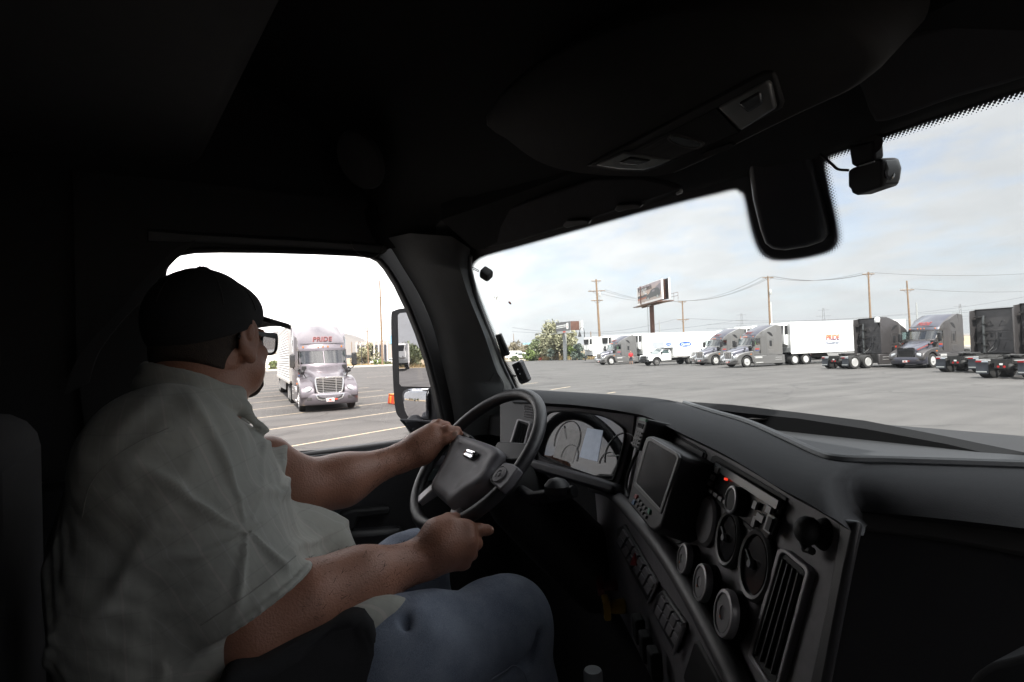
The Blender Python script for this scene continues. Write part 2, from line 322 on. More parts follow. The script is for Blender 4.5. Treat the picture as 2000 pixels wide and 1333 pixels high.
redp = mat('red_marking', (.50, .055, .03), .5, nscale=10, namt=.1)
orangep = mat('orange_plastic', (.62, .20, .03), .5, nscale=6, namt=.1)
bluep = mat('blue_marking', (.035, .11, .42), .45, nscale=10, namt=.08)
skytint = mat('pale_blue_sign', (.24, .48, .66), .6, nscale=.4, namt=.05)
navyp = mat('navy_lettering', (.02, .05, .12), .5, nscale=10, namt=.1)
woodpole = mat('weathered_pole_wood', (.215, .145, .09), .9, nscale=3, namt=.3, det=6)
greypole = mat('grey_galvanised_metal', (.42, .43, .42), .5, .4, nscale=2, namt=.1)
rust = mat('brown_steel', (.115, .055, .038), .7, nscale=1.5, namt=.25)
wire_m = mat('overhead_wire', (.10, .10, .10), .6)
def grad_mat(name, stops, axis=2, lo=0, hi=1, rough=.5):
    m = mat(name, (1, 1, 1), rough); nt = m.node_tree; N = nt.nodes; L = nt.links; tc = N.new('ShaderNodeTexCoord'); sp = N.new('ShaderNodeSeparateXYZ'); L.new(tc.outputs['Object'], sp.inputs[0])
    mr = N.new('ShaderNodeMapRange'); L.new(sp.outputs[axis], mr.inputs[0]); mr.inputs[1].default_value = lo; mr.inputs[2].default_value = hi
    r = N.new('ShaderNodeValToRGB'); e = r.color_ramp.elements
    while len(e) < len(stops): e.new(.5)
    for q, (p, c) in zip(e, stops): q.position = p; q.color = (*c, 1)
    L.new(mr.outputs[0], r.inputs[0]); L.new(r.outputs[0], N['Principled BSDF'].inputs['Base Color']); return m
logo_grad = grad_mat('sunset_lettering', [(0, (.03, .02, .09)), (.35, (.22, .03, .05)), (.7, (.60, .10, .02)), (1, (.62, .20, .03))], lo=2.18, hi=2.74)

# ---------------------------------------------------------------- ground
def sheet(name, pts, z, m, kind='structure'):
    o = MB().add([(x, y, z) for x, y in pts], [tuple(range(len(pts)))]).build(name, m, smooth=False); return tag(o, kind=kind)
sheet('ground', [(-2850, -2850), (2850, -2850), (2850, 2850), (-2850, 2850)], -0.05, dry_earth)
KERB = [(-128, -92), (-128, 10), (-127.5, 33), (-119, 58), (-109.5, 73.5), (-97.5, 79.5), (-85, 82), (-60, 118), (-20, 128), (40, 128)]
sheet('parking_lot', KERB+[(40, -92)], 0.0, asphalt)
def kerb():
    mb = MB(); n = len(KERB); O, I, T = [], [], []
    for i, (x, y) in enumerate(KERB):
        a = np.array(KERB[max(i-1, 0)]); b = np.array(KERB[min(i+1, n-1)]); t = (b-a)/np.linalg.norm(b-a); nx, ny = -t[1], t[0]
        O.append((x+nx*1.6, y+ny*1.6)); I.append((x-nx*.05, y-ny*.05))
    mb.loft([[(i[0], i[1], -.02), (i[0], i[1], .34), (o[0], o[1], .36), (o[0], o[1], -.1)] for i, o in zip(I, O)])
    tag(mb.build('kerb', concrete, smooth=False), kind='structure')
kerb()
ld = np.array([-.372, .928]); lp = np.array([.928, .372])
def stall_lines():
    for k in range(-2, 19):
        x0 = -14.95-4.52*k; y0 = 2.3+.42*k; mb = MB(); t0, t1 = (-9.0, 9.5)
        if k < 0: t0, t1 = 1, 9
        nseg = 12
        for s_ in range(nseg):
            ta, tb = t0+(t1-t0)*s_/nseg, t0+(t1-t0)*(s_+1)/nseg
            w = .055; pts = []
            for t, sg in ((ta, -1), (tb, -1), (tb, 1), (ta, 1)): p = np.array([x0, y0])+ld*t+lp*w*sg; pts.append((p[0], p[1], .004))
            mb.add(pts, [(0, 1, 2, 3)])
        tag(mb.build('parking_line', line_paint, smooth=False), kind='structure')
    for (a, b) in (((1021.6, 751), (1050.8, 747.9)), ((1075.6, 761.8), (1113.8, 755.7)), ((1185.9, 768.8), (1201.6, 766.3)), ((1925, 871), (1965, 873)), ((716, 738), (790, 733)), ((716, 729), (790, 725))):
        A = onZ(*a, 0)[:2]; B = onZ(*b, 0)[:2]; t = (B-A)/np.linalg.norm(B-A); q = np.array([t[1], -t[0]])*.06
        tag(MB().add([(*(A-q), .004), (*(B-q), .004), (*(B+q), .004), (*(A+q), .004)], [(0, 1, 2, 3)]).build('parking_line', line_paint, smooth=False), kind='structure')
    A = np.array([-28, -56]); B = np.array([-31.5, -48]); t = (B-A)/np.linalg.norm(B-A); q = np.array([t[1], -t[0]])*.09
    tag(MB().add([(*(A-q), .004), (*(B-q), .004), (*(B+q), .004), (*(A+q), .004)], [(0, 1, 2, 3)]).build('parking_line', line_paint, smooth=False), kind='structure')
stall_lines()
def hills():
    # a ring of low dry ridges 2.4 to 4 km away, tallest to the west behind the left truck
    rnd = random.Random(3); peaks = [(540, 90, 62), (640, 60, 55), (690, 40, 62), (590, 70, 60), (470, 120, 55), (740, 60, 20), (1030, 70, 22), (1130, 120, 16), (900, 200, 12)]
    rings = []
    for j in range(9):
        row = []
        for i in range(260):
            az = math.radians(-40+i*(200/259)); D = 1700+j*110; x, y = -D*math.cos(az), D*math.sin(az)
            v = np.array([x, y, 0])-CAM; zz = v@_d; px = 1000+FPX*(v@_R)/zz if zz > 1 else -2000
            hgt = 5
            for p, w, a in peaks: hgt += a*math.exp(-((px-p)/w)**2)*.62
            hgt *= math.sin(math.pi*min(1, j/8+.02)/1.0)**.8 if j < 8 else 0
            hgt *= 1+.10*math.sin(i*1.7+j*2.1)+.08*rnd.random(); row.append((x, y, hgt-.05))
        rings.append(row)
    tag(MB().loft(rings, close=False, cap=False).build('hills', hill_mat), kind='structure')
hills()

# ---------------------------------------------------------------- road wheels
def wheel_pair(parent, x, y, r=.51, w=.28, face=1, rim=polished, dual=False, steel=False):
    """tyre with rim as sub-part; axle along y, outer face towards face*y"""
    M = Matrix.Translation((x, y, r)) @ Matrix.Rotation(-math.pi/2*face, 4, 'X')
    W = w*2.1 if dual else w; t = MB()
    t.lathe([(r*.60, W/2-.01), (r*.66, W/2), (r*.90, W/2+.004), (r*.985, W/2-.03), (r, W/2-.07), (r, -W/2+.07), (r*.985, -W/2+.03), (r*.9, -W/2), (r*.6, -W/2)], 32, M)
    ty = t.build('wheel', rubber, parent)
    q = MB(); dp = .13 if dual else .02
    q.lathe([(r*.615, W/2-.002), (r*.60, W/2+.004), (r*.56, W/2-.01), (r*.52, W/2-dp*.6), (r*.40, W/2-dp), (r*.22, W/2-dp+.01), (r*.20, W/2-dp+(.10 if dual else .05)), (r*.13, W/2-dp+(.13 if dual else .07)), (.001, W/2-dp+(.13 if dual else .07))], 28, M)
    for k in range(10): q.lathe([(.017, W/2-dp), (.016, W/2-dp+.03), (.001, W/2-dp+.032)], 6, M @ Matrix.Translation((r*.31*math.cos(k*.628), r*.31*math.sin(k*.628), 0)))
    q.build('rim', rim if not steel else mat('painted_steel_rim', (.16, .155, .15), .5, .3), ty)
    h = MB()
    for k in range(10):
        a = k*.628+.314; h.lathe([(.028, W/2-dp+.002), (.028, W/2-dp+.0065)], 8, M @ Matrix.Translation((r*.45*math.cos(a), r*.45*math.sin(a), 0)))
    h.build('hand_hole', chassis, ty); return ty

# ---------------------------------------------------------------- semi tractor (origin: ground under the front axle, +x forward, +y its left)
def cab_front(z):
    if z < 1.98: return -.40+.0*(1.98-z)
    if z < 2.74: return -.40-(z-1.98)*.66
    t = (z-2.74)/1.20; return -.86-1.95*(t**1.75)
def cab_half(z): return 1.04 if z < 2.75 else 1.05-.09*((z-2.75)/1.2)**2
def cab_ring(z, inset=0.0):
    xf = cab_front(z); w = cab_half(z); c = .30 if z < 2.74 else .30+.45*((z-2.74)/1.2); P = []
    US = [-1, -.97, -.9, -.75, -.5, -.25, -.02, .02, .25, .5, .75, .9, .97, 1]
    def pt(x, y): return (x, y, z)
    front = [pt(xf-c*abs(u)**2.4-inset, u*w) for u in US]
    xs = [0, .05, .5, 1.05, 1.12, 1.3, 1.75, 1.85, 2.1, 2.5]
    x0 = xf-c; xb = -3.45
    def side(sg):
        o = []
        for s_ in SIDE_X:
            x = min(s_, x0-.015*(1+len(o)));  fl = max(0, min(1, (-1.75-x)/.5)); o.append(pt(x, sg*(w+(1.215-w-.05*max(0, z-3.2))*fl*fl*(3-2*fl))))
        return o
    L = side(1); Rr = side(-1)
    return front+L+Rr[::-1]
SIDE_X = [-.80, -1.02, -1.30, -1.58, -1.66, -1.76, -1.9, -2.05, -2.28, -2.42, -2.55, -2.80, -3.1, -3.46]
def text_on_cab(txt, size, z0, **k):
    def fn(v):
        z = z0+v.y; u = max(-1, min(1, v.x/cab_half(z))); c = .30+.45*max(0, (z-2.74)/1.2)
        return (cab_front(z)-c*abs(u)**2.4+.012+v.z, v.x, z)
    return text_mb(txt, size, fn=fn, **k)
def make_tractor(name, paint, top_paint, grille='chrome', lamp_white=True, newer=False, sign=True, dome=False):
    t = empty(name)
    zs = [1.04, 1.3, 1.6, 1.98, 2.06, 2.30, 2.52, 2.66, 2.74, 2.80, 2.9, 3.0, 3.15, 3.3, 3.45, 3.58, 3.70, 3.79, 3.85, 3.88]
    rings = [cab_ring(z) for z in zs]; n = len(rings[0]); body = MB(); top = MB(); f = []; ft = []
    nf = 14; ns = len(SIDE_X)
    for a in range(len(zs)-1):
        for i in range(n):
            j = (i+1) % n; z0, z1 = zs[a], zs[a+1]
            ws = 1 <= i <= 11 and z0 >= 2.05 and z1 <= 2.67 and i != 6
            sx = None
            if nf <= i < nf+ns-1: sx = (SIDE_X[i-nf], SIDE_X[i-nf+1])
            elif i >= nf+ns and i < n-1: k = n-1-i; sx = (SIDE_X[k-1], SIDE_X[k]) if k >= 1 else None
            dw = sx is not None and sx[0] <= -.79 and sx[1] >= -1.67 and z0 >= 2.05 and z1 <= 2.67
            q = (a*n+i, a*n+j, (a+1)*n+j, (a+1)*n+i)
            if ws or dw: continue
            (ft if (1 <= i <= 11 and z0 >= 2.73) else f).append(q)
    V = [p for r in rings for p in r]
    capi = tuple((len(zs)-1)*n+i for i in range(n)); f.append(tuple(range(n))[::-1])
    body.add(V, f); cab = body.build('cab', paint, t); top.add(V, ft+[capi]); top.build('roof_fairing', top_paint, cab)
    # glass
    g = MB(); lv = [2.06, 2.30, 2.52, 2.66]; US = [-.97, -.9, -.75, -.5, -.25, -.03]
    for sg in (-1, 1): g.loft([[(cab_front(z)-.30*abs(u)**2.4-.012, sg*abs(u)*cab_half(z), z) for u in US] for z in lv], close=False, cap=False)
    g.build('windshield', tglass, t)
    for sg in (-1, 1):
        g = MB(); g.loft([[(x, sg*(cab_half(z)-.012), z) for x in (-.90, -1.30, -1.66)] for z in (2.06, 2.66)], close=False, cap=False); w_ = g.build('side_window', tglass, t)
    # inside: floor, dash, seats, back wall
    q = MB(); q.box(-3.3, -.5, -.98, .98, 1.5, 1.56); q.box(-.95, -.55, -.98, .98, 1.56, 1.98); q.box(-2.2, -2.15, -.98, .98, 1.56, 3.2); q.build('cab_interior', blackp, t, bevel=.03)
    for sg in (-1, 1):
        q = MB(); q.box(-1.75, -1.25, sg*.5-.25, sg*.5+.25, 1.56, 1.95); q.box(-1.85, -1.65, sg*.5-.25, sg*.5+.25, 1.9, 2.55); q.box(-1.85, -1.7, sg*.5-.13, sg*.5+.13, 2.55, 2.75); q.build('seat', mat('grey_seat_cloth', (.10, .10, .11), .9), t, bevel=.06)
    # hood
    hs = []
    for x in np.linspace(1.13, -.45, 12):
        u = (1.13-x)/1.58; wh = .56+.42*u**.9; zt = 1.50+.48*u**.85; e = .10+.04*u; r = []
        for k in range(17):
            a = math.pi*k/16; cx, sx_ = math.cos(a), math.sin(a)
            r.append((x-(.05 if k in (0, 16) else 0), wh*math.copysign(abs(cx)**.45, cx), .72+(zt-.72)*abs(sx_)**(.42)))
        hs.append(r)
    MB().loft(hs).build('hood', top_paint if not newer else hoodtop, t)
    # fenders with wheel arch
    for sg in (-1, 1):
        out = [(1.20, .60), (1.22, .80), (1.16, 1.00), (.98, 1.14), (.70, 1.27), (.35, 1.37), (-.1, 1.44), (-.45, 1.48), (-.78, 1.47), (-.80, .40), (-.66, .40)]
        out += [(.64*math.cos(a), .50+.62*math.sin(a)) for a in np.linspace(math.radians(172), math.radians(12), 13)]
        def pr(y, out=out): return [(x, y, z) for x, z in out]
        MB().prism(pr(sg*.60), pr(sg*1.20)).build('fender', paint, t, bevel=.085, seg=3)
        # headlamp let into the fender nose
        hl = MB(); M = frame_M((1.135, sg*.93, .98), (.25, sg*.97, -.12), (.80, sg*.34, .55))
        hl.lathe([(.001, .05), (.10, .042), (.17, .012), (.18, -.03)], 18, M @ Matrix.Scale(1.25, 4, (1, 0, 0)) @ Matrix.Scale(.72, 4, (0, 1, 0))); h = hl.build('headlight', whitelens if lamp_white else blackp, t)
        hb = MB(); hb.ball((.03, -.02, .045), (.055, .05, .02), 10, M); hb.ball((-.09, .01, .04), (.045, .045, .02), 10, M); hb.build('lamp_bulb', chrome, h)
        am = MB(); am.box(-.52, -.40, sg*1.205, sg*1.225, 1.16, 1.24); am.build('side_marker_lamp', amber, t, bevel=.01)
        # mirrors
        m = MB(); m.box(-.74, -.52, sg*1.36-.11, sg*1.36+.11, 1.92, 2.52); mi = m.build('side_mirror', blackp, t, bevel=.05, seg=3)
        a = MB(); a.tube([(-.55, sg*1.05, 1.86), (-.58, sg*1.18, 1.78), (-.60, sg*1.30, 1.86), (-.62, sg*1.36, 1.96)], .026, 6); a.tube([(-.62, sg*1.04, 1.62), (-.62, sg*1.1, 1.86)], .05, 6); a.build('mirror_arm', blackp, mi)
        hm = MB(); hm.ball((.05, sg*1.0, 1.72), (.10, .09, .09), 10); hm.tube([(.0, sg*.86, 1.46), (.04, sg*.98, 1.68)], .02, 6); hm.build('hood_mirror', blackp, t)
        # door and sleeper details (kept a few millimetres proud)
        d = MB(); o = [(-.86, 1.10), (-.86, 2.02), (-1.02, 2.70), (-1.70, 2.70), (-1.70, 1.10)]; I = [(-.875, 1.115), (-.875, 2.015), (-1.03, 2.685), (-1.685, 2.685), (-1.685, 1.115)]
        d.ring([(x, sg*1.052, z) for x, z in o], [(x, sg*1.052, z) for x, z in I], [(x, sg*1.03, z) for x, z in o], [(x, sg*1.03, z) for x, z in I]); d.build('door_seam', chassis, t)
        d = MB(); d.box(-1.64, -1.50, sg*1.04, sg*1.075, 1.36, 1.42); d.box(-1.66, -1.58, sg*1.04, sg*1.065, 1.24, 1.56); d.build('door_handle', blackp, t, bevel=.01)
        d = MB(); d.ring(*[[(x, sg*y, z) for x, z in pp] for pp, y in (([(-2.42, 1.72), (-2.42, 2.62), (-3.02, 2.62), (-3.02, 1.72)], 1.235), ([(-2.47, 1.77), (-2.47, 2.57), (-2.97, 2.57), (-2.97, 1.77)], 1.235), ([(-2.42, 1.72), (-2.42, 2.62), (-3.02, 2.62), (-3.02, 1.72)], 1.19), ([(-2.47, 1.77), (-2.47, 2.57), (-2.97, 2.57), (-2.97, 1.77)], 1.19))]); wf = d.build('sleeper_window', paint, t, bevel=.012)
        d = MB(); d.box(-2.86, -2.58, sg*1.19, sg*1.229, 1.88, 2.42); d.build('pane', blackp, wf, bevel=.03)
        d = MB(); pp = [(-2.30, 3.22), (-2.62, 3.24), (-2.86, 3.10), (-3.0, 2.82), (-2.92, 2.80), (-2.66, 2.93)]; d.prism([(x, sg*1.16, z) for x, z in pp], [(x, sg*1.222, z) for x, z in pp]); d.build('roof_side_window', blackp, t, bevel=.01)
        d = MB(); d.box(-3.04, -2.44, sg*1.20, sg*1.226, 1.14, 1.58); d.build('luggage_door', paint, t, bevel=.02)
        # cab extender and chassis fairing with steps
        d = MB(); pp = [(-3.44, 1.06), (-3.44, 3.86), (-4.02, 3.80), (-4.06, 3.4), (-4.06, 1.06)]; d.prism([(x, sg*1.17, z) for x, z in pp], [(x, sg*1.215, z) for x, z in pp]); d.build('cab_extender', paint, t, bevel=.015)
        d = MB(); pp = [(-.80, .24), (-.80, 1.03), (-4.30, 1.03), (-4.34, .24)]; d.prism([(x, sg*1.02, z) for x, z in pp], [(x, sg*1.20, z) for x, z in pp]); sk = d.build('chassis_fairing', paint, t, bevel=.05)
        d = MB(); d.box(-1.70, -.92, sg*1.10, sg*1.225, .80, .95); d.box(-1.78, -1.0, sg*1.10, sg*1.23, .36, .43); d.box(-3.95, -3.2, sg*1.19, sg*1.21, .60, .625); d.box(-3.95, -3.2, sg*1.19, sg*1.21, .80, .82); d.build('step', polished, sk, bevel=.015)
    # bumper
    def bum(z, dx=0.0): return [(1.30+dx-.10*u*u-.26*abs(u)**6, 1.22*u, z) for u in np.linspace(-1, 1, 21)]
    def back(z): return [(.66, 1.20, z), (.66, 1.0, z), (.95, .9, z), (.95, -.9, z), (.66, -1.0, z), (.66, -1.20, z)]
    b = MB(); b.loft([bum(.30, -.10)+back(.30), bum(.36, -.02)+back(.36), bum(.70)+back(.70), bum(.80, -.04)+back(.80)]); bm_ = b.build('bumper', paint if not newer else hoodtop, t, angle=50)
    def onb(u, z, o=.004): return (1.30-.10*u*u-.26*abs(u)**6+o, 1.22*u, z)
    if not newer:
        d = MB(); P_ = [(-.50, .76), (-.42, .55), (-.30, .50), (.30, .50), (.42, .55), (.50, .76)]; I_ = [(-.45, .725), (-.385, .585), (-.28, .54), (.28, .54), (.385, .585), (.45, .725)]
        d.ring([onb(u, z, .012) for u, z in P_], [onb(u, z, .012) for u, z in I_], [onb(u, z, -.02) for u, z in P_], [onb(u, z, -.02) for u, z in I_]); d.box(1.27, 1.312, -.21, -.19, .54, .73); d.box(1.27, 1.312, .19, .21, .54, .73); d.build('intake_trim', chrome, bm_)
        d = MB(); d.prism([onb(u, z, .003) for u, z in I_], [onb(u, z, -.03) for u, z in I_]); d.build('air_intake', chassis, bm_)
    for sg in (-1, 1):
        d = MB(); d.prism([onb(sg*u, z, .005) for u, z in ((.60, .66), (.62, .52), (.78, .52), (.80, .66))], [onb(sg*u, z, -.03) for u, z in ((.60, .66), (.62, .52), (.78, .52), (.80, .66))]); fl_ = d.build('fog_lamp', darkpaint, bm_, bevel=.008)
    d = MB(); d.box(1.30, 1.325, -.16, .16, .43, .585); lp_ = d.build('number_plate', whitep, bm_); d = MB()
    d.box(1.325, 1.328, -.13, .13, .445, .475); d.box(1.325, 1.328, -.06, .05, .49, .56); d.box(1.30, 1.326, .17, .30, .50, .56); d.build('plate_marking', redp, lp_)
    # grille
    def gp(w0, w1, z0, z1, x): return [(x+.03, -w0, z0), (x+.03, w0, z0), (x, w1, z1), (x, -w1, z1)]
    gx = 1.17; gm = chrome if grille == 'chrome' else blackp
    O = smooth_closed([(gx+.03, -.50, .80), (gx+.035, -.2, .775), (gx+.035, .2, .775), (gx+.03, .50, .80), (gx+.02, .585, 1.10), (gx, .60, 1.40), (gx, .52, 1.485), (gx, .25, 1.50), (gx, -.25, 1.50), (gx, -.52, 1.485), (gx, -.60, 1.40), (gx+.02, -.585, 1.10)], 36)
    cen = np.array([gx+.015, 0, 1.14]); I = [cen+(p-cen)*np.array([1, .90, .885]) for p in O]
    d = MB(); d.ring(O, I, [p-np.array([.10, 0, 0]) for p in O], [p-np.array([.10, 0, 0]) for p in I]); gr = d.build('grille', gm, t, bevel=.006)
    d = MB()
    for k in range(9 if not newer else 5):
        z = .855+k*(.0725 if not newer else .13); hw = .50+.035*min(1, (z-.8)/.4); d.box(gx-.035, gx+.008, -hw, hw, z-(.012 if not newer else .03), z+(.012 if not newer else .02))
    if not newer:
        for y in (-.27, .27): d.box(gx-.03, gx+.016, y-.016, y+.016, .81, 1.46)
    d.build('grille_bar', gm, gr)
    MB().prism([tuple(p-np.array([.055, 0, 0])) for p in I], [tuple(p-np.array([.09, 0, 0])) for p in I]).build('radiator_screen', chassis, gr)
    d = MB(); d.box(gx-.01, gx+.012, -.16, .16, 1.452, 1.476); d.build('grille_badge', chrome, gr, bevel=.004)
    # roof lamps, wipers, visor seam, sign lettering
    for y in (-.86, -.22, 0, .22, .86):
        u = y/1.04; d = MB(); d.ball((-.885-.30*abs(u)**2.4+.02, y, 2.84), (.035, .032, .055), 8); d.build('roof_marker_lamp', amber, t)
    d = MB()
    for sg in (-.1, .55): d.tube([(-.46-.1*abs(sg), sg+.02, 2.05), (-.50, sg-.25, 2.075), (-.53, sg-.55, 2.10)], .014, 5)
    d.build('wiper', blackp, t)
    d = MB()
    d.loft([[(cab_front(z)-.30*abs(u)**2.4+.006-.012*q, u*cab_half(z), z) for u in np.linspace(-.95, .95, 15)] for z, q in ((2.985, 1), (2.985, 0), (3.005, 0), (3.005, 1))], close=False, cap=False); d.build('fairing_seam', chassis, t)
    if sign:
        text_on_cab('PRIDE', .31, 3.19, shear=.25, extrude=.004, bold=.010, spacing=1.08).build('sign_outline', redp, t, smooth=False)
        o = text_on_cab('PRIDE', .31, 3.19, shear=.25, extrude=.014, bold=.003, spacing=1.08); o.build('sign_lettering', mat('black_lettering', (.012, .010, .014), .4) if not newer else mat('dark_red_lettering', (.17, .03, .03), .5), t, smooth=False)
        for sg in (-1, 1):
            d = text_mb('PRIDE', .17, shear=.2, extrude=.002, bold=.006, fn=lambda v, sg=sg: (-1.3-sg*v.x, sg*(1.050+v.z), 1.66+v.y)); d.build('door_lettering', redp, t, smooth=False)
            d = text_mb('TRANSPORT', .075, extrude=.002, bold=.002, fn=lambda v, sg=sg: (-1.3-sg*v.x, sg*(1.050+v.z), 1.53+v.y)); d.build('door_lettering', bluep, t, smooth=False)
    # rear of the sleeper
    d = MB(); d.box(-3.49, -3.455, -1.14, 1.14, 1.06, 3.80); bk = d.build('sleeper_back', mat('charcoal_back_panel', (.070, .066, .066), .6, nscale=2, namt=.2), t, bevel=.01)
    d = MB()
    def emb(pp): d.tube([(-3.495, y, z) for y, z in pp], .014, 5, closed=True)
    for sg in (-1, 1):
        emb([(sg*.10, 1.25), (sg*.30, 1.25), (sg*.50, 1.75), (sg*.9, 1.75), (sg*.95, 1.2)][::sg]); emb([(sg*.08, 1.9), (sg*.85, 1.9), (sg*.9, 2.35), (sg*.08, 2.35)][::sg]); emb([(sg*.15, 2.8), (sg*.55, 2.8), (sg*.42, 3.05), (sg*.3, 3.08)][::sg])
    d.tube([(-3.495, -1.1, 2.48), (-3.495, 1.1, 2.48)], .016, 5); d.build('pressed_rib', darkpaint, bk)
    for y in (-.18, .28): d = MB(); d.box(-3.50, -3.485, y-.07, y+.07, 2.08, 2.30); d.build('rear_window', blackp, bk, bevel=.01)
    d = MB(); d.tube([(-3.72, .62, 1.1), (-3.72, .62, 3.1), (-3.66, .62, 3.45)], .075, 10); ex = d.build('exhaust_stack', mat('dull_stack_metal', (.085, .09, .09), .45, .5, nscale=6, namt=.2), t)
    d = MB()
    for z in (1.5, 2.25, 2.9): d.box(-3.80, -3.49, .50, .74, z, z+.05)
    d.build('stack_bracket', chassis, ex)
    d = MB(); d.box(-3.9, -3.5, .80, 1.05, 3.35, 3.42); d.box(-3.85, -3.5, .75, .95, 2.45, 2.52); d.box(-3.85, -3.5, .75, 1.0, 1.7, 1.76); d.build('extender_bracket', chassis, t)
    d = MB(); d.tube([(-3.52, -.1, 1.9), (-3.7, -.15, 1.5), (-3.9, -.1, 1.25), (-4.2, .0, 1.15)], .03, 6); d.tube([(-3.52, .05, 1.9), (-3.75, .1, 1.45), (-4.3, .1, 1.12)], .03, 6); d.build('air_hose', blackp, t)
    if dome:
        d = MB(); d.lathe([(.19, 3.50), (.21, 3.62), (.21, 3.72), (.17, 3.84), (.10, 3.90), (.001, 3.92)], 16, Matrix.Translation((-3.75, -.72, 0))); dm = d.build('satellite_dome', whitep, t)
        d = MB(); d.tube([(-3.5, -.72, 3.15), (-3.72, -.72, 3.45), (-3.75, -.72, 3.52)], .05, 8); d.build('dome_bracket', chassis, dm)
    # chassis, fifth wheel, tandem axles
    d = MB()
    for sg in (-1, 1): d.box(-7.45, .9, sg*.43-.045, sg*.43+.045, .78, 1.02)
    for x in (-7.4, -6.1, -4.6, -3.2, .8): d.box(x-.06, x+.06, -.42, .42, .80, 1.0)
    d.box(-4.30, -.9, -1.0, 1.0, .35, 1.0); d.build('chassis_frame', chassis, t)
    d = MB(); d.lathe([(.48, 1.12), (.50, 1.16), (.48, 1.19), (.001, 1.19)], 20, Matrix.Translation((-6.05, 0, 0))); d.box(-6.65, -6.1, .12, .34, 1.08, 1.17); d.box(-6.65, -6.1, -.34, -.12, 1.08, 1.17); d.box(-6.4, -5.7, -.5, .5, 1.0, 1.12); d.build('fifth_wheel', chassis, t, bevel=.01)
    for y in (-1.05, 1.05): wheel_pair(t, 0, y, face=1 if y > 0 else -1)
    for x in (-5.45, -6.75):
        for y in (-.94, .94): wheel_pair(t, x, y, face=1 if y > 0 else -1, dual=True)
        d = MB(); d.tube([(x, -.8, .5), (x, .8, .5)], .09, 8); d.ball((x, 0, .5), (.26, .24, .26), 10); d.build('axle', chassis, t)
    for sg in (-1, 1):
        d = MB(); d.loft([[(-7.34-.03*k*k*.1, sg*.64, z), (-7.34-.03*k*k*.1, sg*1.22, z), (-7.36-.03*k*k*.1, sg*1.22, z), (-7.36-.03*k*k*.1, sg*.64, z)] for k, z in enumerate((.92, .7, .45, .24))]); mf = d.build('mud_flap', mat('mud_flap_rubber', (.03, .034, .042), .5), t)
        d = MB(); d.box(-7.395, -7.365, sg*.93-.28, sg*.93, .84, .89); d.build('reflective_strip', mat('white_reflective', (.55, .6, .65), .3), mf)
        d = MB(); d.box(-7.395, -7.365, sg*.93, sg*.93+.28, .84, .89); d.build('reflective_strip', redlens, mf)
        d = MB(); d.box(-7.45, -7.41, sg*.93-.24, sg*.93+.24, .31, .37); d.build('flap_weight', greypole, mf, bevel=.01)
        d = MB(); d.tube([(-7.32, sg*.45, .93), (-7.35, sg*1.2, .95)], .025, 6); d.build('flap_hanger', polished, mf)
        d = MB(); d.lathe([(.065, 0), (.06, .02), (.001, .025)], 12, frame_M((-7.47, sg*.13, .62), (0, 1, 0), (-1, 0, 0))); d.build('tail_lamp', redlens, t)
    d = MB(); d.box(-7.48, -7.44, -.3, .3, .54, .95); d.build('rear_crossmember', chassis, t)
    d = MB(); d.box(-7.50, -7.48, -.07, .07, .70, .79); d.build('rear_plate', whitep, t)
    return t
def name_it(o, label, group=None): return tag(o, label, 'semi truck', group)
def put(o, x, y, hx, hy): o.location = (x, y, 0); o.rotation_euler = (0, 0, math.atan2(hy, hx)); return o

